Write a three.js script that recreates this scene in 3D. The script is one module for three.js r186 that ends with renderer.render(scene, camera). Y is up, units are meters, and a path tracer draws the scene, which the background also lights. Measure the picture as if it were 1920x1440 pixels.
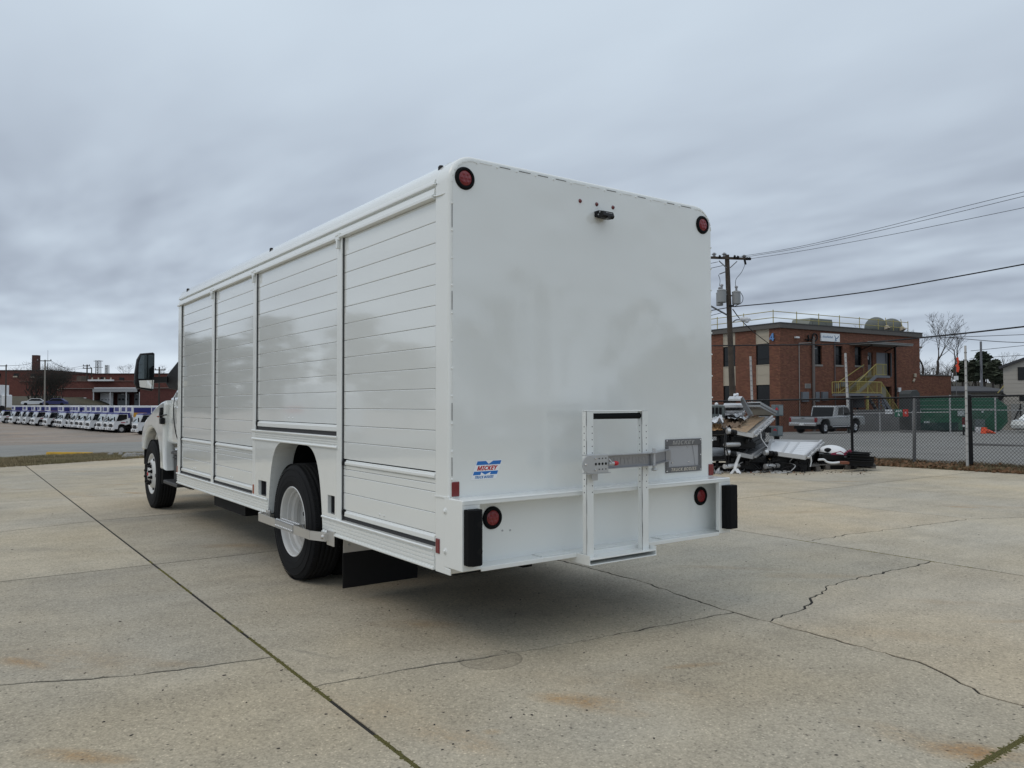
import * as THREE from 'three';
import { mergeGeometries } from 'three/addons/utils/BufferGeometryUtils.js';
import { RoundedBoxGeometry } from 'three/addons/geometries/RoundedBoxGeometry.js';

// ---------------------------------------------------------------- camera, sky, sun, exposure
const scene = new THREE.Scene();
const camera = new THREE.PerspectiveCamera(52.245, 4 / 3, 0.1, 4000);
camera.rotation.order = 'YXZ';
camera.position.set(-2.491, 1.561, 4.105);
camera.rotation.set(0.0254, -0.6253, -0.0017);
camera.updateMatrixWorld(true);
scene.add(camera);
const renderer = new THREE.WebGLRenderer({ antialias: true });
renderer.toneMapping = THREE.LinearToneMapping;
renderer.toneMappingExposure = 1.085;
renderer.shadowMap.enabled = true;

const V3 = THREE.Vector3, PI = Math.PI;
const lerp = (a, b, t) => a + (b - a) * t, clamp = (v, a = 0, b = 1) => Math.min(b, Math.max(a, v));
const sstep = (a, b, v) => { const t = clamp((v - a) / (b - a)); return t * t * (3 - 2 * t); };
function rng(seed) { let s = seed >>> 0; return () => { s = (s + 0x6d2b79f5) >>> 0; let t = Math.imul(s ^ (s >>> 15), 1 | s); t = (t + Math.imul(t ^ (t >>> 7), 61 | t)) ^ t; return ((t ^ (t >>> 14)) >>> 0) / 4294967296; }; }
const hash = (x, y, s) => { let h = Math.imul(x, 374761393) + Math.imul(y, 668265263) + Math.imul(s, 2147483647); h = Math.imul(h ^ (h >>> 13), 1274126177); h ^= h >>> 16; return (h >>> 0) / 4294967296; };
// value noise; px, py > 0 make it repeat after that many cells
function vn(x, y, s, px = 0, py = 0) {
  let xi = Math.floor(x), yi = Math.floor(y); const fx = x - xi, fy = y - yi, u = fx * fx * (3 - 2 * fx), v = fy * fy * (3 - 2 * fy);
  let x1 = xi + 1, y1 = yi + 1;
  if (px) { xi = ((xi % px) + px) % px; x1 = ((x1 % px) + px) % px; yi = ((yi % py) + py) % py; y1 = ((y1 % py) + py) % py; }
  const a = hash(xi, yi, s), b = hash(x1, yi, s), c = hash(xi, y1, s), d = hash(x1, y1, s);
  return a + (b - a) * u + (c - a) * v + (a - b - c + d) * u * v;
}
function fbm(x, y, s, oct, px = 0, py = 0) { let a = 0, w = 0.5, t = 0; for (let i = 0; i < oct; i++) { a += w * vn(x, y, s + i, px, py); t += w; w *= 0.5; x *= 2; y *= 2; px *= 2; py *= 2; } return a / t; }

// overcast sky: flat grey layers, brighter under the cloud edge at the horizon
{
  const W = 2048, H = 1024, data = new Float32Array(W * H * 4);
  const c = Math.cos(0.6253), s = Math.sin(0.6253);
  for (let j = 0; j < H; j++) for (let i = 0; i < W; i++) {
    const az = ((i + 0.5) / W - 0.5) * 2 * PI, el = ((j + 0.5) / H - 0.5) * PI;
    const y = Math.sin(el), h = Math.cos(el), x = h * Math.cos(az), z = h * Math.sin(az);
    let r, g, b;
    if (y < 0) { r = 0.2; g = 0.195; b = 0.18; }
    else {
      const e = el * 180 / PI, k = 1 / (y + 0.035), R = (x * c + z * s) * k, F = (x * s - z * c) * k;
      // broad darkness of the layer
      const side = clamp((x * c + z * s) / Math.max(h, 0.01), -1, 1);
      const wob = fbm(R * 0.25, F * 0.3, 71, 2) * 2.2, hi = sstep(9, 24, e);
      const A = F * 0.78 - R * 0.62, B = R * 0.78 + F * 0.62;   // the layers run towards the far left
      let l = 0.508 + 0.21 * (1 - sstep(0.8, 5.5, e)) + 0.122 * sstep(12, 27, e) + 0.15 * sstep(35, 75, e) - 0.02 * side * sstep(2, 8, e) * (1 - sstep(30, 45, e));
      l += 0.11 * (fbm(A * 0.26 + 4.3, B * 0.40 + 1.7, 11, 3) - 0.5) * sstep(0.5, 5, e) * (1 - 0.45 * hi);
      l += 0.23 * (fbm(A * 0.5 + wob, B * 1.35 + wob * 0.7, 31, 5) - 0.5) * sstep(0.8, 3.5, e) * (1 - 0.72 * hi);
      l += 0.20 * (fbm(R * 0.16 + wob * 0.3, e * 1.25 + 0.2 * wob, 51, 4) - 0.5) * (1 - sstep(4, 9, e));
      l += 0.22 * (fbm(A * 1.5 + wob, B * 3.6, 91, 4) - 0.5) * sstep(2, 6, e) * (1 - 0.7 * hi);
      l += 0.13 * (fbm(A * 2.6 + wob * 2, B * 7.5 + wob, 131, 4) - 0.5) * sstep(3, 6, e) * (1 - sstep(10, 19, e));
      l += 0.05 * (1 - sstep(3, 8, e)) * sstep(0.5, 2, e) * (0.5 - side);
      const up = sstep(34, 60, e), low = 1 - sstep(0.5, 4, e);
      r = l * lerp(lerp(0.868, 0.93, up), 0.93, low); g = l; b = l * lerp(lerp(1.18 - 0.25 * (l - 0.48), 1.09, up), 1.10, low);
    }
    const o = (j * W + i) * 4; data[o] = r; data[o + 1] = g; data[o + 2] = b; data[o + 3] = 1;
  }
  const t = new THREE.DataTexture(data, W, H, THREE.RGBAFormat, THREE.FloatType);
  t.mapping = THREE.EquirectangularReflectionMapping; t.magFilter = THREE.LinearFilter; t.needsUpdate = true;
  scene.background = t; scene.environment = t;
}
const sun = new THREE.DirectionalLight(0xfff1e0, 0.5);
sun.position.set(-60, 75, -14); sun.target.position.set(0, 0, -6);
sun.castShadow = true; sun.shadow.radius = 45; sun.shadow.mapSize.set(2048, 2048);
Object.assign(sun.shadow.camera, { left: -40, right: 40, top: 40, bottom: -40, near: 1, far: 220 });
sun.name = 'sun'; scene.add(sun, sun.target);

// ---------------------------------------------------------------- helpers
const names = {};
function numbered(n) { const k = names[n] = (names[n] ?? -1) + 1; return k ? n + '_' + String(k).padStart(3, '0') : n; }
function tag(o, label, category, group, kind) { o.userData.label = label; o.userData.category = category; if (group) o.userData.group = group; if (kind) o.userData.kind = kind; return o; }
function thing(name, label, category, pos = [0, 0, 0], turn = 0, group) {
  const o = new THREE.Group(); o.name = numbered(name); o.position.set(...pos); o.rotation.y = turn; scene.add(o); return tag(o, label, category, group);
}
function copyOf(src, label, pos, turn) { const c = src.clone(); c.name = numbered(src.name.replace(/_\d{3}$/, '')); c.userData = { ...src.userData, label: label || src.userData.label }; if (pos) c.position.set(...pos); if (turn !== undefined) c.rotation.y = turn; scene.add(c); return c; }
const flat = g => { const n = g.index ? g.toNonIndexed() : g; for (const k of Object.keys(n.attributes)) if (!['position', 'normal', 'uv', 'color'].includes(k)) n.deleteAttribute(k); return n; };
// uv in metres from the dominant axis of each vertex normal
function metric(g) {
  const p = g.attributes.position, n = g.attributes.normal, uv = new Float32Array(p.count * 2);
  for (let f = 0; f < p.count; f += 3) {
    let nx = 0, ny = 0, nz = 0; for (let k = 0; k < 3; k++) { nx += n.getX(f + k); ny += n.getY(f + k); nz += n.getZ(f + k); }
    nx = Math.abs(nx); ny = Math.abs(ny); nz = Math.abs(nz);
    for (let k = 0; k < 3; k++) {
      const i = f + k, x = p.getX(i), y = p.getY(i), z = p.getZ(i);
      if (ny >= nx && ny >= nz) { uv[2 * i] = x; uv[2 * i + 1] = z; } else if (nx >= nz) { uv[2 * i] = z; uv[2 * i + 1] = y; } else { uv[2 * i] = x; uv[2 * i + 1] = y; }
    }
  }
  g.setAttribute('uv', new THREE.BufferAttribute(uv, 2)); return g;
}
function join(geoms) { geoms = geoms.flat(9); return geoms.length === 1 ? flat(geoms[0]) : mergeGeometries(geoms.map(flat)); }
const SPLIT = new Set('rivet bolt_hole lock_stud bumper_gusset weld_plate bumper_stud adjustment_hole latch_hole latch_bolt plate_bolt flap_bolt roof_clip guard_bracket lug_nut hand_hole corner_brace door_panel camera_screw rubber_stop bolt_head post_bracket mud_flap louvre_slat service_head canopy_bracket battery hinge_roller stay conduit bay_interior wheel_housing splash_flap back_wall chassis_member carrier_bar'.split(' '));
function mesh(name, geoms, mat, parent = scene, keepUv = false) {
  if (Array.isArray(geoms) && geoms.length > 1 && SPLIT.has(name)) { let m; for (const g of geoms) m = mesh(name, [g], mat, parent, keepUv); return m; }
  let g = join([geoms]); if (!keepUv) g = metric(g);
  const m = new THREE.Mesh(g, mat); m.name = parent === scene ? numbered(name) : name; m.castShadow = m.receiveShadow = true; parent.add(m); return m;
}
const box = (x0, x1, y0, y1, z0, z1) => new THREE.BoxGeometry(Math.abs(x1 - x0), Math.abs(y1 - y0), Math.abs(z1 - z0)).translate((x0 + x1) / 2, (y0 + y1) / 2, (z0 + z1) / 2);
function rbox(x0, x1, y0, y1, z0, z1, r = 0.006, seg = 2) { const w = Math.abs(x1 - x0), h = Math.abs(y1 - y0), d = Math.abs(z1 - z0); return new RoundedBoxGeometry(w, h, d, seg, Math.min(r, w * 0.49, h * 0.49, d * 0.49)).translate((x0 + x1) / 2, (y0 + y1) / 2, (z0 + z1) / 2); }
function cyl(a, b, r0, r1 = r0, seg = 12, open = false) {
  a = new V3(...a); b = new V3(...b); const d = b.clone().sub(a), L = d.length();
  const g = new THREE.CylinderGeometry(r1, r0, L, seg, 1, open);
  g.applyQuaternion(new THREE.Quaternion().setFromUnitVectors(new V3(0, 1, 0), d.normalize()));
  const m = a.add(b).multiplyScalar(0.5); return g.translate(m.x, m.y, m.z);
}
function bar(a, b, w, h = w) { // rectangular bar between two points, h measured upright
  a = new V3(...a); b = new V3(...b); const d = b.clone().sub(a), L = d.length(), g = new THREE.BoxGeometry(w, h, L);
  const m = new THREE.Matrix4().lookAt(b, a, Math.abs(d.y) > 0.999 * L ? new V3(1, 0, 0) : new V3(0, 1, 0)); g.applyMatrix4(m);
  const c = a.add(b).multiplyScalar(0.5); return g.translate(c.x, c.y, c.z);
}
const tube = (pts, r, n = 24, seg = 6) => new THREE.TubeGeometry(new THREE.CatmullRomCurve3(pts.map(p => new V3(...p))), n, r, seg);
function extrude(pts, depth, bevel = 0, holes = [], seg = 3, curve = 8) {
  const sh = pts instanceof THREE.Shape ? pts : new THREE.Shape(pts.map(p => new THREE.Vector2(...p)));
  for (const h of holes) sh.holes.push(h instanceof THREE.Path ? h : new THREE.Path(h.map(p => new THREE.Vector2(...p))));
  return new THREE.ExtrudeGeometry(sh, { depth, bevelEnabled: bevel > 0, bevelSize: bevel, bevelThickness: bevel, bevelOffset: -bevel, bevelSegments: seg, curveSegments: curve });
}
// extrusion whose outline lies in (z, y) and which runs along +x from x0 for w
function extrudeX(pts, x0, w, bevel = 0, holes = [], seg = 3) {
  const m = p => [-p[0], p[1]]; const g = extrude(pts.map(m), w - 2 * bevel, bevel, holes.map(h => h.map(m)), seg);
  return g.rotateY(PI / 2).translate(x0 + bevel, 0, 0);
}
function lathe(pts, axis, seg = 40) { const g = new THREE.LatheGeometry(pts.map(p => new THREE.Vector2(...p)), seg); if (axis === 'x') g.rotateZ(PI / 2); if (axis === 'z') g.rotateX(PI / 2); return g; }

// place in the view: a point at a pixel of the 1920 px wide photograph and a depth along the optical axis
const CAM = camera.position.clone(), F = 1468.24;
function ray(px, py) { return new V3((px - 960) / F, (720 - py) / F, -1).applyQuaternion(camera.quaternion); }
const at = (px, py, d) => CAM.clone().add(ray(px, py).multiplyScalar(d));
// level of the land: flat under the yard, falling gently away behind it and to the right
const land = (x, z) => -(0.025 * clamp(-20.5 - z, 0, 60) + 0.0115 * clamp(x - 18, 0, 60));
function onLand(px, py) { const r = ray(px, py); let lo = 1, hi = 500; for (let k = 0; k < 60; k++) { const m = (lo + hi) / 2, p = CAM.clone().add(r.clone().multiplyScalar(m)); if (p.y > land(p.x, p.z)) lo = m; else hi = m; } return CAM.clone().add(r.multiplyScalar(lo)); }
const VIEW = -0.6253;   // the turn of things that face the camera
const onGround = (px, d) => { const p = at(px, 757, d); p.y = land(p.x, p.z); return p; };
const arr = v => [v.x, v.y, v.z];

// ---------------------------------------------------------------- materials
function tex(w, h, f, srgb = true, repeat = 1, c = 4) {
  const data = new Uint8Array(w * h * 4), o = [0, 0, 0];
  for (let j = 0; j < h; j++) for (let i = 0; i < w; i++) { f(i, j, o); const k = (j * w + i) * 4; data[k] = clamp(o[0] * 255, 0, 255); data[k + 1] = clamp(o[1] * 255, 0, 255); data[k + 2] = clamp(o[2] * 255, 0, 255); data[k + 3] = 255; }
  const t = new THREE.DataTexture(data, w, h); t.wrapS = t.wrapT = THREE.RepeatWrapping; t.magFilter = THREE.LinearFilter; t.minFilter = THREE.LinearMipmapLinearFilter;
  if (srgb) t.colorSpace = THREE.SRGBColorSpace; t.repeat.set(repeat, repeat); t.needsUpdate = true; return t;
}
const toS = v => v <= 0.0031308 ? v * 12.92 : 1.055 * Math.pow(v, 1 / 2.4) - 0.055;
const lin = (r, g, b) => new THREE.Color().setRGB(r, g, b);
const std = (r, g, b, rough = 0.6, metal = 0, extra = {}) => new THREE.MeshStandardMaterial({ color: lin(r, g, b), roughness: rough, metalness: metal, ...extra });
const phys = (r, g, b, rough, extra = {}) => new THREE.MeshPhysicalMaterial({ color: lin(r, g, b), roughness: rough, ...extra });

// shallow oil-canning of sheet metal, about 0.4 m across
const sheetBump = tex(512, 512, (i, j, o) => { o[0] = o[1] = o[2] = fbm(i / 64, j / 64, 5, 2, 8, 8); }, false, 1 / 2.2);
const panelBump = tex(256, 256, (i, j, o) => { o[0] = o[1] = o[2] = fbm(i / 64, j / 51.2, 15, 3, 4, 5); }, false, 1 / 2.6);
const M = {
  rear: phys(0.81, 0.83, 0.808, 0.12, { ior: 1.62, clearcoat: 1, clearcoatRoughness: 0.09, bumpMap: panelBump, bumpScale: 0.034 }),
  white: phys(0.81, 0.83, 0.808, 0.12, { ior: 1.6, clearcoat: 1, clearcoatRoughness: 0.035, bumpMap: sheetBump, bumpScale: 0.006 }),
  slat: phys(0.79, 0.815, 0.80, 0.10, { ior: 1.62, clearcoat: 1, clearcoatRoughness: 0.05, bumpMap: sheetBump, bumpScale: 0.0018 }),
  trim: phys(0.81, 0.83, 0.81, 0.36, { clearcoat: 0.8, clearcoatRoughness: 0.1 }),
  black: phys(0.009, 0.009, 0.010, 0.5, { specularIntensity: 0.5 }), rubber: phys(0.006, 0.0065, 0.0075, 0.75, { specularIntensity: 0.3 }), frame: phys(0.012, 0.012, 0.013, 0.7, { specularIntensity: 0.4 }),
  seal: std(0.03, 0.03, 0.032, 0.7), edge: std(0.07, 0.072, 0.075, 0.8),
  tyre: phys(0.015, 0.0155, 0.017, 0.85, { specularIntensity: 0.35 }), rim: phys(0.60, 0.60, 0.585, 0.4, { clearcoat: 0.6, clearcoatRoughness: 0.15 }),
  galv: std(0.55, 0.56, 0.57, 0.42, 0.75), alu: std(0.66, 0.65, 0.63, 0.38, 0.8), steel: std(0.4, 0.4, 0.41, 0.35, 0.8), chrome: std(0.75, 0.76, 0.78, 0.12, 1),
  redLens: phys(0.2, 0.003, 0.007, 0.35, { clearcoat: 0.5, clearcoatRoughness: 0.08 }), redDark: phys(0.13, 0.004, 0.008, 0.25, { clearcoat: 1 }), reflector: phys(0.17, 0.004, 0.009, 0.3, { clearcoat: 0.7, clearcoatRoughness: 0.2 }),
  amber: phys(0.32, 0.06, 0.02, 0.3, { clearcoat: 0.6 }), red: std(0.5, 0.02, 0.03, 0.5),
  glass: phys(0.012, 0.014, 0.016, 0.06, { clearcoat: 1 }), mirror: std(0.8, 0.82, 0.83, 0.03, 1), mirrorDark: std(0.10, 0.12, 0.13, 0.04, 1),
  plateGrey: std(0.4, 0.4, 0.41, 0.5, 0.1)
};

// ---------------------------------------------------------------- ground, roads, yard
const concreteTex = (() => {
  const N = 2048, S = 12; // metres per tile
  // stains where the photograph shows them: [pixel x, y, radius along, radius across, turn, kind, strength]
  const st = [[130, 1235, 0.5, 0.2, 0.3, 0, 0.5], [40, 1243, 0.16, 0.05, 0.5, 1, 0.8], [330, 1245, 0.12, 0.06, 0, 0, 0.5], [1085, 1312, 0.2, 0.07, 0.25, 1, 0.95], [1135, 1330, 0.16, 0.06, 0.35, 1, 0.5], [850, 1385, 0.22, 0.08, 0.6, 1, 0.45], [925, 1372, 0.04, 0.025, 0, 1, 0.8], [1300, 1248, 0.14, 0.03, -0.2, 1, 0.6],
    [1530, 1080, 0.45, 0.1, 0.1, 0, 0.5], [1760, 1395, 0.3, 0.09, 0.7, 1, 0.5], [1830, 1412, 0.16, 0.08, 0.2, 1, 0.9], [150, 1418, 0.2, 0.05, 0.2, 1, 0.8], [620, 1258, 0.09, 0.04, 0.2, 2, 0.8], [570, 1222, 0.22, 0.02, 0.55, 2, 0.7], [1790, 1130, 0.35, 0.08, 0.2, 0, 0.4], [1900, 1165, 0.2, 0.04, 0, 0, 0.55], [1380, 1065, 0.4, 0.07, 0.2, 0, 0.5],
    [1000, 1150, 0.3, 0.1, 0.1, 2, 0.45], [440, 1023, 0.3, 0.1, 0, 1, 0.5], [60, 1030, 0.5, 0.12, 0, 2, 0.35], [1680, 1190, 0.5, 0.12, 0.3, 0, 0.3], [780, 1170, 0.25, 0.08, 0.1, 1, 0.5], [1200, 1290, 0.5, 0.18, 0.3, 0, 0.35], [1500, 960, 0.7, 0.12, 0, 0, 0.3], [700, 1330, 0.4, 0.2, 0.4, 0, 0.3]
  ].map(([x, y, a, b, t, k, s]) => { const p = onLand(x, y); return [((p.x % S) + S) % S, ((p.z % S) + S) % S, a, b, t + 0.6, k, s]; });
  const patch = onLand(920, 1236), px0 = ((patch.x % S) + S) % S, pz0 = ((patch.z % S) + S) % S;
  return tex(N, N, (i, j, o) => {
    const x = (i + 0.5) / N * S, z = (j + 0.5) / N * S, u = i / N, v = j / N;
    const big = fbm(u * 6, v * 6, 3, 4, 6, 6) - 0.5, mid = fbm(u * 40, v * 40, 9, 3, 40, 40) - 0.5, warm = fbm(u * 9, v * 9, 17, 4, 9, 9) - 0.5;
    const drag = fbm(u * 16, v * 90, 27, 3, 16, 90) - 0.5;
    const g1 = hash(i, j, 5), g2 = vn(i / 2, j / 2, 6, N / 2, N / 2), g3 = vn(i / 3.999, j / 3.999, 8);
    let l = 0.395 * (1 + 0.36 * big + 0.24 * mid + 0.16 * drag + 0.38 * (g1 - 0.5) + 0.34 * (g2 - 0.5));
    if (g1 > 0.985) l *= 1.5; if (g2 < 0.06 && g3 < 0.45) l *= 0.5; if (hash(i >> 1, j >> 1, 77) > 0.9985) l *= 0.3;
    let r = l * (1.03 + 0.13 * warm), g = l * (0.957 + 0.02 * warm), b = l * (0.855 - 0.15 * warm);
    for (const [sx, sz, a, bb, t, k, s] of st) {
      let dx = x - sx, dz = z - sz; if (dx > 6) dx -= S; if (dx < -6) dx += S; if (dz > 6) dz -= S; if (dz < -6) dz += S;
      if (Math.abs(dx) > 1.6 || Math.abs(dz) > 1.6) continue;
      const c = Math.cos(t), q = Math.sin(t), p1 = (dx * c + dz * q) / a, p2 = (-dx * q + dz * c) / bb, d = p1 * p1 + p2 * p2; if (d > 6) continue;
      const n = 0.55 * fbm(x * 7, z * 7, 40 + k, 4) + 0.45 * fbm(p1 * 3, p2 * 9, 60 + k, 4), m = s * 0.75 * clamp((1.25 - Math.sqrt(d) * 0.75) * 1.1 * (n * 2.4 - 0.55)) * (0.6 + 0.6 * g2);
      if (k === 0) { r *= 1 - 0.25 * m; g *= 1 - 0.42 * m; b *= 1 - 0.6 * m; } else if (k === 1) { r *= 1 - 0.16 * m; g *= 1 - 0.45 * m; b *= 1 - 0.74 * m; } else { r *= 1 - 0.5 * m; g *= 1 - 0.48 * m; b *= 1 - 0.44 * m; }
    }
    { let dx = x - px0, dz = z - pz0; const d = Math.hypot(dx / 0.2, dz / 0.19); if (d < 1 && dz > -0.12) { const e = d > 0.94 ? 0.62 : 0.83; r *= e; g *= e; b *= e; } }
    o[0] = toS(r); o[1] = toS(g); o[2] = toS(b);
  }, true, 1 / S);
})();
const grainBump = tex(512, 512, (i, j, o) => { const n = hash(i, j, 4) * 0.4 + vn(i / 2, j / 2, 14, 256, 256) * 0.6; o[0] = o[1] = o[2] = n; }, false, 1 / 1.3);
const slabTones = [[1, 1, 1], [0.95, 0.945, 0.93], [1.06, 1.055, 1.04], [0.91, 0.91, 0.91], [1.03, 1.0, 0.96]];
const slabMats = slabTones.map(t => new THREE.MeshStandardMaterial({ color: lin(t[0] * 1.04, t[1] * 0.99, t[2] * 0.85), map: concreteTex, bumpMap: grainBump, bumpScale: 0.0022, roughness: 0.9 }));

function noiseMat(r, g, b, amp, scale, rough = 0.95, seed = 1, warm = 0, bump = 0.01, size = 1024) {
  const t = tex(size, size, (i, j, o) => { const u = i / size, v = j / size; const n = fbm(u * 8, v * 8, seed, 4, 8, 8) - 0.5, k = fbm(u * 64, v * 64, seed + 20, 3, 64, 64) - 0.5, gr = hash(i, j, seed) - 0.5, w = (fbm(u * 12, v * 12, seed + 40, 3, 12, 12) - 0.5) * warm; const l = 1 + amp * (0.9 * n + 0.8 * k + 0.8 * gr); o[0] = toS(clamp(r * l * (1 + w))); o[1] = toS(clamp(g * l)); o[2] = toS(clamp(b * l * (1 - w))); }, true, 1 / scale);
  return new THREE.MeshStandardMaterial({ map: t, roughness: rough, bumpMap: grainBump, bumpScale: bump });
}
M.dirt = noiseMat(0.105, 0.088, 0.06, 0.8, 9, 1, 3, 0.3);
M.asphalt = noiseMat(0.205, 0.202, 0.19, 0.3, 14, 0.95, 5, 0.03, 0.004);
M.road = noiseMat(0.235, 0.232, 0.215, 0.3, 30, 0.95, 8, 0.04, 0.004);
M.lot = noiseMat(0.27, 0.225, 0.185, 0.5, 40, 0.95, 12, 0.2, 0.004);
M.bank = noiseMat(0.062, 0.054, 0.034, 0.7, 12, 1, 14, 0.3);

function grid(xs, zs, y, mat, name, kind = 'structure') { // a sheet that follows y(x, z)
  const p = [], uv = [], idx = []; for (const z of zs) for (const x of xs) { p.push(x, y(x, z), z); uv.push(x, z); }
  for (let j = 0; j < zs.length - 1; j++) for (let i = 0; i < xs.length - 1; i++) { const a = j * xs.length + i, b = a + 1, c = a + xs.length, d = c + 1; idx.push(a, c, b, b, c, d); }
  const g = new THREE.BufferGeometry(); g.setAttribute('position', new THREE.Float32BufferAttribute(p, 3)); g.setAttribute('uv', new THREE.Float32BufferAttribute(uv, 2)); g.setIndex(idx); g.computeVertexNormals();
  const m = new THREE.Mesh(g, mat); m.name = name; m.receiveShadow = true; m.userData.kind = kind; scene.add(m); return m;
}
const steps = (a, b, d, extra = []) => { const r = []; const n = Math.max(1, Math.round((b - a) / d)); for (let i = 0; i <= n; i++) r.push(a + (b - a) * i / n); for (const e of extra) if (e > a && e < b) r.push(e); return [...new Set(r)].sort((p, q) => p - q); };
grid(steps(-900, 900, 60, [18, 78, -20, 0, 40, 60]), steps(-900, 900, 60, [-20.5, -80.5, -30, -40]), (x, z) => land(x, z) - 0.03, M.dirt, 'ground');
grid(steps(18.7, 420, 20, [78]), steps(-420, 60, 20, [-20.5, -80.5]), (x, z) => land(x, z) + 0.012, M.asphalt, 'asphalt_yard');
grid(steps(-150, 16, 20), steps(-46, -25.4, 4, []), (x, z) => land(x, z) + 0.012, M.road, 'road');
grid(steps(-260, 60, 20, [18]), steps(-330, -46.004, 20, [-80.5]), (x, z) => land(x, z) + 0.008, M.lot, 'parking_lot');

// the concrete yard: slabs, each a piece; cracks are real gaps
{
  const yard = new THREE.Group(); yard.name = 'concrete_yard'; yard.userData.kind = 'structure'; scene.add(yard);
  const R = rng(21);
  const X = [-13.3, -7.06, -0.83, 5.42, 11.66, 16.55], Z = [15.9, 9.2, 2.51, -4.18, -10.9, -17.6, -24.3];
  const farEdge = x => -19.75 - 0.43 * (x + 0.3);
  const cut = (poly, line) => { // split a polygon by a polyline whose ends lie on or beyond its border
    const inter = (a, b, c, d) => { const rx = b[0] - a[0], ry = b[1] - a[1], sx = d[0] - c[0], sy = d[1] - c[1], den = rx * sy - ry * sx; if (Math.abs(den) < 1e-12) return null; const t = ((c[0] - a[0]) * sy - (c[1] - a[1]) * sx) / den, u = ((c[0] - a[0]) * ry - (c[1] - a[1]) * rx) / den; return t >= 0 && t <= 1 && u >= 0 && u <= 1 ? { t, u } : null; };
    const hits = []; for (let i = 0; i < line.length - 1; i++) for (let j = 0; j < poly.length; j++) { const h = inter(line[i], line[i + 1], poly[j], poly[(j + 1) % poly.length]); if (h) hits.push({ s: i + h.t, e: j + h.u, p: [lerp(line[i][0], line[i + 1][0], h.t), lerp(line[i][1], line[i + 1][1], h.t)] }); }
    if (hits.length < 2) return null; hits.sort((a, b) => a.s - b.s); const A = hits[0], B = hits[hits.length - 1];
    const mid = line.filter((_, i) => i > A.s && i < B.s), path = [A.p, ...mid, B.p];
    const walk = (from, to) => { const r = []; let k = Math.floor(from.e) + 1; const n = poly.length; let left = (to.e - from.e + n) % n, pos = from.e; while (true) { const step = k - pos; if (step >= left - 1e-9) break; left -= step; pos = k; r.push(poly[k % n]); k++; } return r; };
    return [[...path, ...walk(B, A)], [...path.slice().reverse(), ...walk(A, B)]];
  };
  const jag = (pts, amp, seed) => { const q = rng(seed), r = []; for (let i = 0; i < pts.length - 1; i++) { const a = pts[i], b = pts[i + 1], L = Math.hypot(b[0] - a[0], b[1] - a[1]), n = Math.max(2, Math.round(L / 0.07)), nx = -(b[1] - a[1]) / L, nz = (b[0] - a[0]) / L; for (let k = 0; k < n; k++) { const t = k / n, d = k || i ? (q() - 0.5) * 2 * amp + amp * 1.6 * (vn((i * 9 + t * L * 3.1), 0.5, seed) - 0.5) : 0; r.push([lerp(a[0], b[0], t) + nx * d, lerp(a[1], b[1], t) + nz * d]); } } r.push(pts[pts.length - 1]); return r; };
  const off = (line, d) => line.map((p, i) => { const a = line[Math.max(0, i - 1)], b = line[Math.min(line.length - 1, i + 1)], L = Math.hypot(b[0] - a[0], b[1] - a[1]) || 1; const w = d * (0.45 + 1.1 * hash(Math.floor(i / 3), 3, 7)); return [p[0] - (b[1] - a[1]) / L * w, p[1] + (b[0] - a[0]) / L * w]; });
  const cracks = [
    jag([[-7.2, -1.9], [-4, -1.5], [-2.23, -1.15], [-1.62, -0.87], [-1.23, -0.79], [-0.8, -0.71]], 0.012, 2),
    jag([[2.55, -4.3], [2.6, -3], [2.494, -2.07], [2.472, -0.853], [2.3, 0.24], [2.3, 0.6], [2.29, 0.985], [2.29, 1.664], [2.05, 2.13], [2.0, 2.6]], 0.014, 4),
    jag([[-0.9, -0.09], [-0.18, -0.02], [0.55, 0.115], [1.32, 0.197], [2.246, 0.285], [2.7, 0.29]], 0.012, 3),
    jag([[2.2, 0.62], [2.4, 0.585], [2.75, 0.56], [3.094, 0.415], [3.6, 0.24], [4.077, 0.195], [5.11, 0.239], [5.6, 0.22]], 0.02, 5),
    jag([[5.3, -1.16], [6.34, -1.13], [8.0, -0.95], [8.725, -0.87], [9.464, -0.51], [10.4, -0.3], [11.8, -0.25]], 0.022, 6),
    jag([[8.9, -4.3], [8.63, -2.31], [8.75, -0.8]], 0.012, 7),
    jag([[14.34, -10.95], [14.34, -6.11], [14.48, -4.46], [14.95, -2.65], [15.1, 2.6]], 0.014, 8),
    jag([[-7.2, -7.2], [-1.94, -7.4], [-0.7, -7.78], [1.5, -7.9], [5.6, -7.7]], 0.008, 9),
    jag([[-0.9, -13.6], [5.5, -13.4]], 0.01, 10)
  ];
  const gap = 0.0075;
  for (let j = 0; j < Z.length - 1; j++) for (let i = 0; i < X.length - 1; i++) {
    const wide = v => v === -0.83 || v === 5.42 ? 0.012 : gap, gx0 = wide(X[i]), gx1 = wide(X[i + 1]), gz = Z[j] === 2.51 || Z[j + 1] === 2.51 ? 0.014 : gap;
    let x0 = X[i] + gx0, x1 = X[i + 1] - gx1, z0 = Z[j] - gz, z1 = Z[j + 1] + gz;
    let poly = [[x0, z0], [x0, Math.max(z1, farEdge(x0))], [x1, Math.max(z1, farEdge(x1))], [x1, z0]];
    if (z0 < farEdge(x0) && z0 < farEdge(x1)) continue;
    if (z0 < farEdge(x0)) poly = [[(-19.75 - z0) / 0.43 - 0.3, z0], [x1, Math.max(z1, farEdge(x1))], [x1, z0]];
    if (X[i + 1] === 16.55) { const a = 16.55 + 0.12 * (z0 + 5), b = 16.55 + 0.12 * (z1 + 5); poly = jag([[x0, z0], [x0, Math.max(z1, -22)]], 0, 1).concat(jag([[Math.min(17.2, b), Math.max(z1, -22)], [Math.min(17.2, a), z0]], 0.05, 31 + j)); }
    let pieces = [poly];
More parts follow.
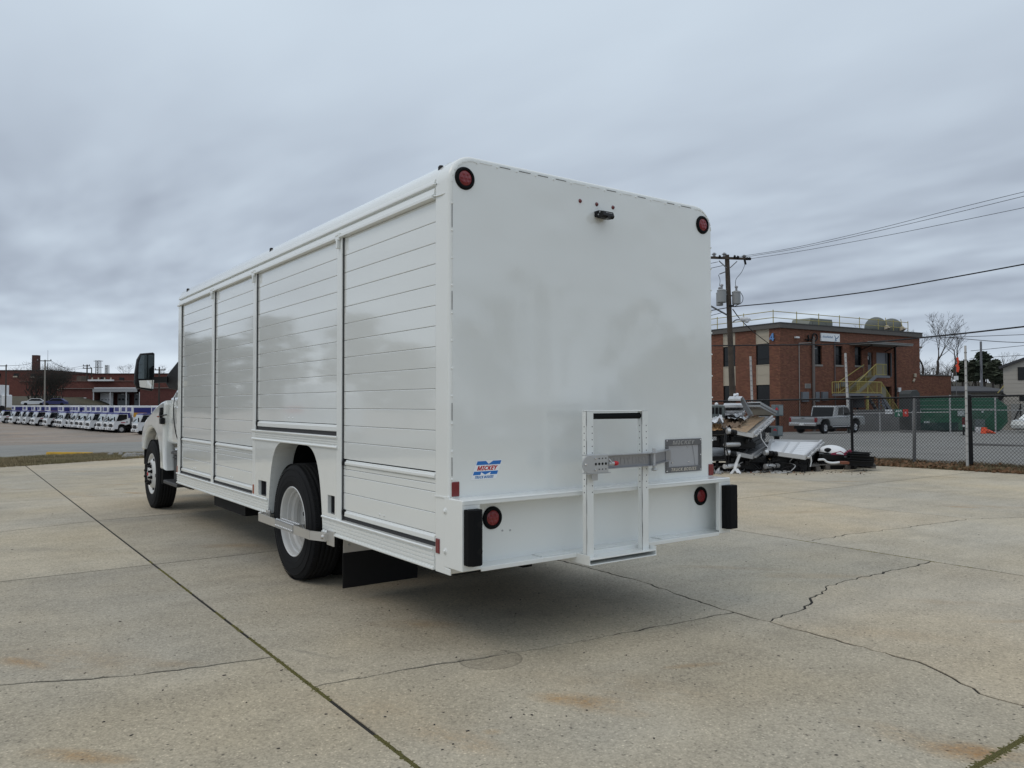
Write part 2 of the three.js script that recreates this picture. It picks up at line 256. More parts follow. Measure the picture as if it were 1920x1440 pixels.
    cracks.forEach(line => { const next = []; for (const p of pieces) { const w = 0.0085; const A = cut(p, off(line, w)), B = cut(p, off(line, -w)); if (A && B) next.push(A[0], B[1]); else next.push(p); } pieces = next; });
    // a crack may leave its halves swapped: keep the pair that does not overlap
    for (const p of pieces) {
      const g = extrude(p.map(q => [q[0], -q[1]]), 0.06, 0); g.rotateX(-PI / 2).translate(0, -0.06, 0);
      const f = flat(g), pp = f.attributes.position, uv = new Float32Array(pp.count * 2); for (let k = 0; k < pp.count; k++) { uv[2 * k] = pp.getX(k); uv[2 * k + 1] = pp.getZ(k); } f.setAttribute('uv', new THREE.BufferAttribute(uv, 2));
      const m = new THREE.Mesh(f, slabMats[Math.floor(R() * slabMats.length)]); m.name = 'concrete_slab'; m.receiveShadow = m.castShadow = true; yard.add(m);
    }
  }
  // dark soil washed into joints and cracks
  { const m = mesh('joint_soil', box(-13.2, 16.2, -0.05, -0.005, -20, 15.8), std(0.022, 0.02, 0.016, 1), yard); m.castShadow = false; }
  // moss grown in the joints
  const q = rng(5), blob = new THREE.IcosahedronGeometry(1, 1), sp = [];
  const line = (x0, z0, x1, z1, n, w, f) => { for (let k = 0; k < n; k++) { const t = q(); if (vn(t * 9, 1.5, 66) < f) continue; sp.push([lerp(x0, x1, t) + (q() - 0.5) * w, lerp(z0, z1, t) + (q() - 0.5) * w]); } };
  line(-0.83, 1.2, -0.83, -1.6, 1500, 0.03, 0.28); line(-0.83, -1.6, -0.83, -4.4, 700, 0.025, 0.4); line(5.42, -1.4, 5.42, 0.6, 700, 0.04, 0.3); line(5.42, 0.6, 5.42, 2.4, 350, 0.03, 0.45); line(0.9, 2.51, 1.9, 2.51, 1800, 0.05, 0.1);
  line(-0.83, 0.02, -0.83, -0.12, 60, 0.06, 0); line(5.5, -4.14, 11.6, -4.1, 260, 0.02, 0.6); line(-0.83, 1.2, -0.83, 2.4, 400, 0.03, 0.3);
  const moss = new THREE.InstancedMesh(blob, noiseMat(0.25, 0.225, 0.065, 0.9, 0.2, 1, 23, 0.3, 0.01, 256), sp.length), m4 = new THREE.Matrix4();
  sp.forEach(([x, z], k) => { const s = 0.003 + 0.006 * q(); m4.makeScale(s * (0.8 + q()), s * (0.3 + 0.45 * q()), s * (0.8 + q())).setPosition(x, -0.004, z); moss.setMatrixAt(k, m4); });
  moss.name = 'joint_moss'; moss.receiveShadow = moss.castShadow = true; tag(moss, 'thin olive green moss growing in the joints between concrete slabs', 'moss', null, 'stuff'); scene.add(moss);
  // loose grit, twigs and leaf crumbs on the slabs
  const gp = []; for (let k = 0; k < 260; k++) { const d = 2.6 + 16 * q() * q(), a = (q() - 0.5) * 1.25; gp.push([CAM.x + Math.sin(0.6253 + a) * d, CAM.z - Math.cos(0.6253 + a) * d]); }
  const grit = new THREE.InstancedMesh(new THREE.IcosahedronGeometry(1, 0), std(0.05, 0.045, 0.04, 0.95), gp.length);
  gp.forEach(([x, z], k) => { const s = 0.002 + 0.0045 * q(); m4.makeRotationY(q() * 6).scale(new V3(s * (1 + 1.6 * q()), s * 0.5, s)).setPosition(x, 0.002, z); grit.setMatrixAt(k, m4); });
  grit.name = 'grit'; grit.castShadow = grit.receiveShadow = true; tag(grit, 'dark grit and leaf crumbs scattered over the concrete yard', 'grit', null, 'stuff'); scene.add(grit);
}

// grass strips: many blades each
{
  const q = rng(77), blade = (() => { const g = new THREE.BufferGeometry(); const p = [], R = rng(3); for (let k = 0; k < 7; k++) { const a = R() * 6.28, r = R() * 0.05, h = 0.04 + R() * 0.06, w = 0.006, x = Math.cos(a) * r, z = Math.sin(a) * r, lx = Math.cos(a + R()) * 0.04, lz = Math.sin(a + R()) * 0.04, c = Math.cos(a + 1.57) * w, s = Math.sin(a + 1.57) * w; p.push(x - c, 0, z - s, x + c, 0, z + s, x + lx, h, z + lz); } g.setAttribute('position', new THREE.Float32BufferAttribute(p, 3)); g.setAttribute('uv', new THREE.Float32BufferAttribute(new Array(p.length / 3 * 2).fill(0.5), 2)); g.computeVertexNormals(); return g; })();
  const mat = new THREE.MeshStandardMaterial({ roughness: 0.95, side: THREE.DoubleSide });
  const strip = (name, label, spots, cols) => { const im = new THREE.InstancedMesh(blade, mat, spots.length), m = new THREE.Matrix4(), c = new THREE.Color(); spots.forEach(([x, z], k) => { const s = 0.6 + q() * 1.1; m.makeRotationY(q() * 6.28).scale(new V3(s, s * (0.5 + 0.7 * vn(x * 1.3, z * 1.3, 8)), s)).setPosition(x, land(x, z) - 0.03, z); im.setMatrixAt(k, m); const w = clamp(vn(x * 0.9, z * 0.9, 4) + (q() - 0.5) * 0.5), v = 0.75 + q() * 0.5; c.setRGB(lerp(cols[0][0], cols[1][0], w) * v, lerp(cols[0][1], cols[1][1], w) * v, lerp(cols[0][2], cols[1][2], w) * v); im.setColorAt(k, c); }); im.name = name; im.castShadow = im.receiveShadow = true; tag(im, label, 'grass', null, 'stuff'); scene.add(im); };
  const a = []; for (let k = 0; k < 22000; k++) { const x = -3.5 + 10 * q(), e = -19.6 - 0.43 * (x + 0.3), z = lerp(e - 0.05, -25.5 + 0.3 * vn(x, 1, 2), q()); a.push([x, z]); }
  strip('grass_strip', 'dull brown green winter grass between concrete yard and road', a, [[0.27, 0.21, 0.12], [0.21, 0.19, 0.10]]);
  const b = []; for (let k = 0; k < 26000; k++) { const z = -26 + 26 * q(), x = lerp(16.5 + 0.12 * (z + 5), 18.9 + 0.4 * vn(z, 2, 3), q()); if (x > 16.45) b.push([x, z]); }
  strip('weed_strip', 'dry brown grass and leaves along the foot of the black fence', b, [[0.20, 0.13, 0.075], [0.17, 0.14, 0.075]]);
  const lf = new THREE.InstancedMesh(new THREE.CircleGeometry(0.035, 5), std(0.17, 0.095, 0.05, 0.9, 0, { side: THREE.DoubleSide }), 2600), m = new THREE.Matrix4(), e = new THREE.Euler();
  for (let k = 0; k < 2600; k++) { const z = -24 + 25 * q(), x = 16.5 + q() * q() * 2.4 + Math.min(0, 0.1 * (z + 5)); e.set(-1.57 + (q() - 0.5) * 1.2, q() * 6, q() * 6); m.makeRotationFromEuler(e).scale(new V3(1, 0.6 + q(), 1)).setPosition(Math.max(x, 16.2), 0.012 + 0.05 * q(), z); lf.setMatrixAt(k, m); }
  lf.name = 'fallen_leaves'; lf.castShadow = lf.receiveShadow = true; tag(lf, 'fallen brown leaves gathered below the chain link fence', 'leaves', null, 'stuff'); scene.add(lf);
}
// yellow wheel stop and rubble on the far side of the grass
{
  const a = onLand(90, 853), b = onLand(173, 852), t = thing('wheel_stop', 'yellow painted concrete wheel stop lying at the far edge of the grass strip', 'wheel stop', [(a.x + b.x) / 2, land(0, a.z) , (a.z + b.z) / 2], Math.atan2(-(b.z - a.z), b.x - a.x));
  const L = Math.hypot(b.x - a.x, b.z - a.z) / 2; const pts = [[-0.1, -0.04], [0.1, -0.04], [0.075, 0.1], [-0.075, 0.1]];
  mesh('block', extrude(pts, 2 * L - 0.04, 0.015).rotateY(PI / 2).translate(-L, 0, 0), noiseMat(0.62, 0.36, 0.03, 0.25, 1, 0.7, 41, 0.1, 0.003, 256), t);
  const q = rng(9), im = new THREE.InstancedMesh(new THREE.DodecahedronGeometry(1, 0), noiseMat(0.3, 0.29, 0.27, 0.5, 0.5, 0.95, 43, 0, 0.01, 256), 90), m = new THREE.Matrix4(), e = new THREE.Euler();
  const c = onLand(268, 856); for (let k = 0; k < 90; k++) { const s = 0.05 + 0.11 * q(); e.set(q() * 6, q() * 6, q() * 6); const x = c.x + (q() - 0.35) * 2.6, z = c.z + (q() - 0.5) * 2.2; m.makeRotationFromEuler(e).scale(new V3(s * 1.3, s * 0.6, s)).setPosition(x, land(x, z) + 0.02 * q(), z); im.setMatrixAt(k, m); }
  im.name = 'rubble'; im.castShadow = im.receiveShadow = true; tag(im, 'broken pale concrete rubble beyond the front wheel of the truck', 'rubble', null, 'stuff'); scene.add(im);
}

// ---------------------------------------------------------------- the truck
const truck = thing('beverage_truck', 'new white beverage delivery truck with roll-up side bays, the large truck in the foreground', 'truck');
{
  const T = truck, W = 2.44, P = (n, g, m, par = T) => mesh(n, g, m, par);
  const zF = -6.93, roofY = 3.118;
  const bolt = (x, y, z, ax, r = 0.008, h = 0.006) => { const d = { x: [-h, 0, 0], z: [0, 0, h] }[ax]; return cyl([x, y, z], [x + d[0], y + d[1], z + d[2]], r, r * 0.7, 8); };
  // roof shell with rounded shoulders (outline x, y run along z)
  const roofOutline = (() => { const s = new THREE.Shape(), r = 0.15, i = 0.012; s.moveTo(i, 2.985); s.lineTo(i, roofY - r); s.absarc(i + r, roofY - r, r, PI, PI / 2, true); s.lineTo(W - i - r, roofY); s.absarc(W - i - r, roofY - r, r, PI / 2, 0, true); s.lineTo(W - i, 2.985); s.lineTo(W - i - 0.02, 2.985); s.lineTo(W - i - 0.02, roofY - r); s.absarc(W - i - r, roofY - r, r - 0.02, 0, PI / 2, false); s.lineTo(i + r, roofY - 0.02); s.absarc(i + r, roofY - r, r - 0.02, PI / 2, PI, false); s.lineTo(i + 0.02, 2.985); return s; })();
  P('roof', new THREE.ExtrudeGeometry(roofOutline, { depth: 6.93 - 0.16, bevelEnabled: false, curveSegments: 14 }).translate(0, 0, zF + 0.012), M.white);
  // header rails under the shoulders of the roof
  for (const s of [0, 1]) {
    const X = x => s ? W - x : x, prof = [[0.012, 2.99], [0.004, 2.985], [-0.004, 2.962], [-0.004, 2.952], [0.02, 2.949], [0.02, 2.938], [0.002, 2.93], [-0.006, 2.892], [-0.022, 2.882], [-0.022, 2.866], [-0.004, 2.862], [0.05, 2.862], [0.05, 2.99]].map(([x, y]) => [X(x), y]);
    P('header_rail', extrude(s ? prof.reverse() : prof, 6.93 - 0.185).translate(0, 0, zF + 0.004), M.trim);
  }
  // front end wall, floor, right side (plain), inner back of the bays
  P('front_wall', [rbox(0.03, W - 0.03, 0.54, 3.05, zF, zF + 0.03, 0.01)], M.white);
  P('floor', [box(0.06, W - 0.06, 0.50, 0.54, zF + 0.03, -3.45), box(0.06, W - 0.06, 0.50, 0.54, -1.85, -0.06), box(0.9, W - 0.9, 0.50, 0.54, -3.45, -1.85)], M.frame);
  P('bay_interior', [box(0.075, 0.09, 1.27, 2.98, zF + 0.03, -0.1), box(0.075, 0.09, 0.645, 1.27, zF + 0.03, -3.75), box(0.075, 0.09, 0.645, 1.27, -1.62, -0.1)], M.frame);
  P('side_panel', [rbox(W - 0.03, W - 0.005, 0.53, 2.9, zF, -0.15, 0.006)], M.white);
  // rear portal: outer frame with rounded edge
  const portal = (() => { const s = new THREE.Shape(), r = 0.175, o = 0; s.moveTo(o, 0.52); s.lineTo(o, roofY - r); s.absarc(o + r, roofY - r, r, PI, PI / 2, true); s.lineTo(W - r, roofY); s.absarc(W - r, roofY - r, r, PI / 2, 0, true); s.lineTo(W, 0.52); return s; })();
  const hole = (() => { const s = new THREE.Path(), r = 0.15, i = 0.05; s.moveTo(i, 0.56); s.lineTo(W - i, 0.56); s.lineTo(W - i, roofY - i - r + 0.05); s.absarc(W - i - r, roofY - i - r + 0.05, r, 0, PI / 2, false); s.lineTo(i + r, roofY - i + 0.05); s.absarc(i + r, roofY - i - r + 0.05, r, PI / 2, PI, false); s.lineTo(i, 0.56); return s; })();
  const hole2 = (() => { const s = new THREE.Path(), r = 0.15, i = 0.05, t = roofY - 0.05; s.moveTo(i, 0.56); s.lineTo(W - i, 0.56); s.lineTo(W - i, t - r); s.absarc(W - i - r, t - r, r, 0, PI / 2, false); s.lineTo(i + r, t); s.absarc(i + r, t - r, r, PI / 2, PI, false); s.lineTo(i, 0.56); return s; })();
  P('corner_frame', extrude(portal, 0.185 - 0.05, 0.025, [hole2], 5, 16).translate(0, 0, -0.185 + 0.025), M.trim);
  // rear panel, sealed into the frame
  const panel = (() => { const s = new THREE.Shape(), r = 0.15, i = 0.02, t = roofY - 0.033; s.moveTo(i, 0.6); s.lineTo(W - i, 0.6); s.lineTo(W - i, t - r); s.absarc(W - i - r, t - r, r, 0, PI / 2, false); s.lineTo(i + r, t); s.absarc(i + r, t - r, r, PI / 2, PI, false); s.lineTo(i, 0.6); return s; })();
  P('rear_panel', extrude(panel, 0.012, 0, [], 1, 16).translate(0, 0, -0.008), M.rear);
  // seam: sealant strips and rivets round the rear panel
  const q = rng(12), seal = [], riv = [], dark = [];
  for (let y = 1.1; y < 2.9; y += 0.17) { riv.push(bolt(0.018, y, 0.003, 'z', 0.0075, 0.007)); riv.push(bolt(W - 0.018, y, 0.003, 'z', 0.0075, 0.007)); const l = 0.1 + 0.05 * q(); (q() < 0.62 ? dark : seal).push(rbox(0.0165, 0.0187, y + 0.02, y + 0.02 + l, 0.0, 0.0055, 0.0008, 1)); }
  for (let x = 0.2; x < 2.2; x += 0.155) { riv.push(bolt(x, roofY - 0.04, 0.003, 'z', 0.007, 0.006)); const l = 0.07 + 0.06 * q(); (q() < 0.4 ? dark : seal).push(rbox(x + 0.02, x + 0.02 + l, roofY - 0.0355, roofY - 0.0315, 0, 0.0065, 0.001, 1)); }
  for (let k = 0; k < 7; k++) { const a = PI - k * PI / 12, a2 = a - PI / 15; for (const s of [0, 1]) { const X = v => s ? W - v : v; seal.push(bar([X(0.17 + 0.152 * Math.cos(a)), roofY - 0.185 + 0.152 * Math.sin(a), 0.003], [X(0.17 + 0.152 * Math.cos(a2)), roofY - 0.185 + 0.152 * Math.sin(a2), 0.003], 0.008, 0.008)); } }
  P('rivet', riv, M.trim); P('sealant', seal, M.trim).userData.kind = 'stuff'; P('seam_gap', dark, std(0.12, 0.12, 0.12, 0.8)).userData.kind = 'stuff';
  for (const y of [2.872, 2.948]) P('weld_bead', [tube([[-0.004, y + 0.01, -0.19], [-0.005, y, -0.15], [-0.004, y - 0.004, -0.1], [0.006, y, -0.03]].slice(0, y < 2.9 ? 4 : 2), 0.005, 8, 5)], M.trim);
  // round lamps of the rear
  const lamp = (x, y, z) => {
    const b = P('tail_light', [lathe([[0.045, -0.004], [0.048, 0.012], [0.06, 0.016], [0.07, 0.008], [0.073, -0.004]], 'z', 36).translate(x, y, z)], M.rubber);
    const lens = P('lens', [lathe([[0.0001, 0.017], [0.03, 0.016], [0.046, 0.010], [0.05, 0.004], [0.05, -0.01]], 'z', 36).translate(x, y, z), ...[[0, 0], ...[0, 1, 2, 3, 4, 5].map(k => [0.027 * Math.cos(k * PI / 3), 0.027 * Math.sin(k * PI / 3)])].map(([a, c]) => new THREE.SphereGeometry(0.012, 12, 6, 0, 2 * PI, 0, PI / 2).rotateX(PI / 2).scale(1, 1, 0.45).translate(x + a, y + c, z + 0.0135))], M.redLens, b); return b;
  };
  lamp(0.108, 2.966, 0.004); lamp(2.322, 2.969, 0.004);
  for (const x of [1.055, 1.209, 1.365]) P('marker_light', [lathe([[0.0001, 0.014], [0.008, 0.012], [0.011, 0.006], [0.0115, 0]], 'z', 16).translate(x, 2.968, 0.004), lathe([[0.011, 0.003], [0.014, 0.003], [0.015, 0]], 'z', 16).translate(x, 2.968, 0.004)], M.redDark);
  // reversing camera under its hood
  { const c = P('rear_camera', [rbox(1.185, 1.295, 2.872, 2.915, 0.004, 0.03, 0.006), extrude([[0.03, 2.862], [0.085, 2.857], [0.098, 2.872], [0.085, 2.905], [0.03, 2.918]], 0.095, 0.005).rotateY(-PI / 2).translate(0, 0, 0).translate(1.285 + 0.005, 0, 0)], M.black);
    P('camera_lens', cyl([1.24, 2.868, 0.07], [1.24, 2.862, 0.1], 0.014, 0.014, 16), M.glass, c); P('camera_screw', [cyl([1.189, 2.885, 0.045], [1.187, 2.885, 0.045], 0.005), cyl([1.189, 2.9, 0.06], [1.187, 2.9, 0.06], 0.005), rbox(1.22, 1.28, 2.893, 2.896, 0.088, 0.0905, 0.001, 1)], M.galv, c); }
  // maker's sticker
  {
    const c = document.createElement('canvas'); c.width = 512; c.height = 256; const g = c.getContext('2d');
    g.fillStyle = '#eef0f2'; g.fillRect(0, 0, 512, 256); g.fillStyle = '#0f6fc0';
    const sk = (pts) => { g.beginPath(); pts.forEach(([x, y], i) => { const X = x + (256 - y) * 0.0; i ? g.lineTo(X, y) : g.moveTo(X, y); }); g.closePath(); g.fill(); };
    sk([[18, 10], [190, 10], [262, 52], [334, 10], [502, 10], [502, 62], [18, 62]]); sk([[18, 148], [502, 148], [502, 196], [358, 196], [358, 160], [262, 196], [166, 160], [166, 196], [18, 196]]);
    g.fillStyle = '#b5121f'; g.font = 'bold 78px sans-serif'; g.textAlign = 'center'; g.save(); g.translate(258, 134); g.scale(1.36, 1); g.fillText('MICKEY', 0, 0); g.strokeStyle = '#b5121f'; g.lineWidth = 5; g.strokeText('MICKEY', 0, 0); g.restore();
    g.fillStyle = '#1768ad'; g.font = 'bold 46px sans-serif'; g.save(); g.translate(258, 243); g.scale(1.16, 1); g.fillText('TRUCK BODIES', 0, 0); g.strokeStyle = '#1768ad'; g.lineWidth = 3; g.strokeText('TRUCK BODIES', 0, 0); g.restore();
    const t = new THREE.CanvasTexture(c); t.colorSpace = THREE.SRGBColorSpace;
    const mat = new THREE.MeshPhysicalMaterial({ map: t, roughness: 0.35, clearcoat: 0.6, clearcoatRoughness: 0.1 });
    const gg = new THREE.BoxGeometry(0.193, 0.118, 0.0006).translate(0.0965, 0.059, 0); const p = gg.attributes.position; for (let k = 0; k < p.count; k++) p.setX(k, p.getX(k) + p.getY(k) * 0.40);
    gg.computeVertexNormals(); gg.translate(0.15, 1.089, 0.0049); const m = mesh('logo_sticker', gg, mat, T, true); m.userData.label = 'blue and red parallelogram maker sticker reading MICKEY TRUCK BODIES';
  }
  // reflectors
  const refl = (n, x0, x1, y0, y1, z0, z1) => P(n, rbox(x0, x1, y0, y1, z0, z1, 0.006, 3), n === 'side_marker' ? M.amber : M.reflector);
  refl('reflector', 0.013, 0.067, 0.995, 1.085, 0.003, 0.012); refl('reflector', 2.372, 2.426, 0.995, 1.085, 0.003, 0.012); refl('reflector', -0.008, 0.002, 0.633, 0.725, -0.155, -0.112);
  refl('side_marker', -0.007, 0.002, 0.672, 0.765, -3.765, -3.725); refl('side_marker', -0.007, 0.002, 0.66, 0.75, -6.935, -6.90);

  // side posts, doors with slats, sills
  const bays = [[-6.79, -5.305, 0.665], [-5.215, -3.79, 0.665], [-3.705, -1.705, 1.312], [-1.615, -0.185, 0.665]];
  P('side_post', rbox(-0.002, 0.06, 0.645, 2.865, -6.93, -6.79, 0.006), M.trim); P('side_post', rbox(-0.002, 0.06, 0.645, 2.865, -5.305, -5.215, 0.006), M.trim); P('side_post', rbox(-0.002, 0.06, 0.645, 2.865, -3.79, -3.705, 0.006), M.trim); P('side_post', rbox(-0.002, 0.06, 0.645, 2.865, -1.705, -1.615, 0.006), M.trim);
  for (const z of [-5.26, -3.748, -1.66]) P('post_bracket', [rbox(-0.024, -0.004, 2.845, 2.905, z - 0.035, z + 0.035, 0.006), rbox(-0.03, -0.002, 2.78, 2.86, z - 0.008, z + 0.018, 0.006), bolt(-0.024, 2.885, z - 0.016, 'x', 0.007, 0.008), bolt(-0.024, 2.885, z + 0.016, 'x', 0.007, 0.008)], M.trim);
  bays.forEach(([z0, z1, yb], bi) => {
    const d = new THREE.Group(); d.name = 'roll_up_door'; T.add(d); const xi = 0.02;
    const tops = [2.862]; for (let y = 2.722; y > yb + 0.12; y -= 0.1322) tops.push(y);
    // the slats: each a shallow formed strip with a hollow joint below
    const lip = (y0, y1) => extrudeZ([[xi, y0], [xi - 0.011, y0 + 0.003], [xi - 0.015, y0 + 0.009], [xi - 0.015, y1 - 0.018], [xi - 0.012, y1 - 0.011], [xi - 0.002, y1 - 0.006], [xi, y1], [xi + 0.02, y1], [xi + 0.02, y0]], z0 + 0.05, z1 - 0.004);
    function extrudeZ(pr, a, b) { return extrude(pr.slice().reverse(), b - a).translate(0, 0, a); }
    const slat = (y0, y1) => { const g = 0.0012; mesh('slat', extrudeZ([[xi + 0.018, y0 + g], [xi + 0.002, y0 + g], [xi, y0 + g + 0.003], [xi, y1 - g - 0.003], [xi + 0.002, y1 - g], [xi + 0.018, y1 - g]], z0 + 0.007, z1 - 0.004), M.slat, d); };
    const cuts = bi === 2 ? [2.862, 2.722, 2.587, 2.454, 2.32, 2.188, 2.057, 1.925, 1.791, 1.658, 1.526, 1.402] : [2.862, 2.722, 2.587, 2.454, 2.32, 2.188, 2.057, 1.925, 1.791, 1.658, 1.526, 1.394, 1.267, 1.135];
    for (let k = 0; k < cuts.length - 1; k++) slat(cuts[k + 1], cuts[k]);
    if (bi !== 2) { mesh('lift_rail', lip(1.088, 1.128), M.trim, d); slat(1.058, 1.088); slat(1.006, 1.058); slat(0.874, 1.006); slat(0.744, 0.874); mesh('bottom_rail', [lip(0.693, 0.742)], M.trim, d); }
    else mesh('bottom_rail', [lip(1.343, 1.398)], M.trim, d);
    const yS = bi === 2 ? 1.338 : 0.688;
    mesh('bottom_seal', box(xi, xi + 0.016, yb - 0.01, yS + 0.006, z0 + 0.007, z1 - 0.004), M.seal, d);
    mesh('edge_seal', [box(0.008, 0.05, yb, 2.862, z0 + 0.0005, z0 + 0.004)], M.edge, d);
    const st = bi === 2 ? [1.375] : [1.105, 0.722]; mesh('rubber_stop', st.map(y => rbox(0.0, 0.03, y - 0.016, y + 0.018, z0 + 0.012, z0 + 0.055, 0.004)), M.rubber, d);
    const yb2 = bi === 2 ? 1.44 : 0.775; mesh('lock_stud', [bolt(xi, yb2, lerp(z0, z1, 0.44), 'x', 0.008, 0.007), bolt(xi, yb2, lerp(z0, z1, 0.49), 'x', 0.008, 0.007)], M.trim, d);
  });
  // ribbed skirt and sill, wheel panel with its arch
  const ribs = (y0, y1, n) => { const r = [[0.05, y0], [-0.004, y0]]; for (let k = 0; k < n; k++) { const a = lerp(y0, y1, k / n), h = (y1 - y0) / n; r.push([-0.004, a + h * 0.3], [0.003, a + h * 0.42], [0.003, a + h * 0.5], [-0.004, a + h * 0.62]); } r.push([-0.004, y1 - 0.004], [-0.004, y1], [0.05, y1]); return r; };
  const run = (pr, a, b) => extrude(pr.slice().reverse(), b - a).translate(0, 0, a);
  P('skirt', run([[0.05, 0.524], [-0.012, 0.524], [-0.014, 0.53], [-0.012, 0.538], ...ribs(0.54, 0.644, 4).slice(1, -1), [-0.016, 0.648], [-0.018, 0.656], [-0.012, 0.663], [0.05, 0.665]], zF, -3.305), M.trim);
  P('skirt', run([[0.05, 0.524], [-0.012, 0.524], [-0.014, 0.53], [-0.012, 0.538], ...ribs(0.54, 0.644, 4).slice(1, -1), [-0.016, 0.648], [-0.018, 0.656], [-0.012, 0.663], [0.05, 0.665]], -1.972, -0.18), M.trim);
  P('sill_rail', run([[0.05, 1.214], [-0.014, 1.214], [-0.016, 1.222], [-0.01, 1.23], ...ribs(1.232, 1.29, 3).slice(1, -1), [-0.016, 1.296], [-0.018, 1.304], [-0.01, 1.31], [0.05, 1.312]], -3.79, -1.68), M.trim);
  {
    const s = new THREE.Shape(); const m = (z, y) => [-z, y];
    s.moveTo(...m(-3.705, 0.665)); s.lineTo(...m(-3.31, 0.665)); s.lineTo(...m(-3.31, 0.53)); s.lineTo(...m(-3.303, 0.53)); s.bezierCurveTo(...m(-3.26, 0.95), ...m(-3.2, 1.19), ...m(-2.95, 1.211)); s.lineTo(...m(-2.33, 1.211)); s.bezierCurveTo(...m(-2.08, 1.19), ...m(-2.02, 0.95), ...m(-1.977, 0.53)); s.lineTo(...m(-1.97, 0.53)); s.lineTo(...m(-1.97, 0.665)); s.lineTo(...m(-1.705, 0.665)); s.lineTo(...m(-1.705, 1.213)); s.lineTo(...m(-3.705, 1.213));
    const pocket = (a, b, y0, y1) => { const p = new THREE.Path(); p.moveTo(...m(a, y0)); p.lineTo(...m(b, y0)); p.lineTo(...m(b, y1)); p.lineTo(...m(a, y1)); return p; };
    s.holes.push(pocket(-3.6, -3.36, 0.678, 0.822), pocket(-1.875, -1.735, 0.69, 0.835));
    P('wheel_panel', new THREE.ExtrudeGeometry(s, { depth: 0.03, bevelEnabled: false, curveSegments: 20 }).rotateY(PI / 2).translate(0.0, 0, 0), M.white);
    const arch = (w, x0, name, mat) => { const o = new THREE.Shape(), pts = []; const cv = new THREE.CubicBezierCurve(new THREE.Vector2(-3.303, 0.53), new THREE.Vector2(-3.26, 0.95), new THREE.Vector2(-3.2, 1.19), new THREE.Vector2(-2.95, 1.211)), cw = new THREE.CubicBezierCurve(new THREE.Vector2(-2.33, 1.211), new THREE.Vector2(-2.08, 1.19), new THREE.Vector2(-2.02, 0.95), new THREE.Vector2(-1.977, 0.53)); const all = [...cv.getPoints(14), ...cw.getPoints(14)]; all.forEach((p, i) => i ? o.lineTo(-p.x, p.y) : o.moveTo(-p.x, p.y)); all.slice().reverse().forEach(p => { const c = new THREE.Vector2(-2.64, 0.6), d = p.clone().sub(c).normalize().multiplyScalar(0.012).add(p); o.lineTo(-d.x, d.y); }); P(name, new THREE.ExtrudeGeometry(o, { depth: w, bevelEnabled: false }).rotateY(PI / 2).translate(x0, 0, 0), mat); };
    arch(0.2, 0.002, 'arch_flange', M.trim); arch(0.62, 0.21, 'arch_liner', M.black);
    P('wheel_housing', [box(0.84, 0.86, 0.5, 1.25, -3.4, -1.9), box(0.1, 0.86, 1.225, 1.24, -3.4, -1.9)], M.frame);
    const pk = (a, b, y0, y1) => P('step_pocket', [box(0.16, 0.17, y0, y1, a, b), box(0.03, 0.17, y0 - 0.008, y0, a, b), box(0.03, 0.17, y1, y1 + 0.008, a, b), box(0.03, 0.17, y0, y1, a - 0.008, a), box(0.03, 0.17, y0, y1, b, b + 0.008)], std(0.05, 0.05, 0.055, 0.6)); pk(-3.6, -3.36, 0.678, 0.822); pk(-1.875, -1.735, 0.69, 0.835);
    P('pocket_rib', [box(0.06, 0.15, 0.68, 0.82, -3.5, -3.49), box(0.06, 0.07, 0.68, 0.82, -3.56, -3.49)], std(0.12, 0.12, 0.15, 0.5));
  }
  // bumper: channel beam with end boxes, rubber dock blocks, lamps
  P('bumper', [rbox(-0.004, W + 0.004, 0.968, 0.988, 0.005, 0.158, 0.008, 3), rbox(-0.004, W + 0.004, 0.955, 0.985, 0.143, 0.158, 0.006, 2), box(0.0, W, 0.57, 0.966, 0.006, 0.018), rbox(-0.002, W + 0.002, 0.565, 0.578, 0.012, 0.155, 0.005), rbox(0.13, W - 0.13, 0.552, 0.58, 0.146, 0.156, 0.004),
    rbox(-0.006, 0.006, 0.565, 0.985, -0.055, 0.156, 0.004), rbox(W - 0.006, W + 0.006, 0.565, 0.985, -0.055, 0.156, 0.004), rbox(0.0, 0.122, 0.568, 0.975, 0.144, 0.156, 0.004), rbox(W - 0.122, W, 0.568, 0.975, 0.144, 0.156, 0.004), rbox(0.112, 0.122, 0.59, 0.96, 0.12, 0.146, 0.003), rbox(W - 0.122, W - 0.112, 0.59, 0.96, 0.12, 0.146, 0.003)], M.trim);
  P('bumper_gusset', [0.32, 0.78, 1.02, 1.42, 2.25].map(x => extrude([[0.016, 0.969], [0.12, 0.969], [0.016, 0.93]], 0.05, 0).rotateY(-PI / 2).translate(x + 0.05, 0, 0)), M.trim);
  P('weld_plate', [[0.62, 0.86], [1.08, 1.28], [1.72, 1.9]].map(([a, b]) => rbox(a, b, 0.578, 0.584, 0.016, 0.12, 0.002, 1)), M.trim);
  P('corner_brace', [bar([0.0, 0.986, -0.2], [0.0, 0.988, 0.0], 0.012, 0.008), rbox(-0.005, 0.004, 0.52, 0.56, -0.05, 0.02, 0.004)], M.trim);
  for (const y of [0.66, 0.905]) P('bolt_head', [lathe([[0.0001, 0.013], [0.009, 0.013], [0.012, 0.009], [0.012, 0]], 'z', 8).rotateY(-PI / 2).translate(-0.006, y, -0.038), lathe([[0.008, 0.004], [0.02, 0.003], [0.021, 0]], 'z', 16).rotateY(-PI / 2).translate(-0.006, y, -0.038)], M.trim);
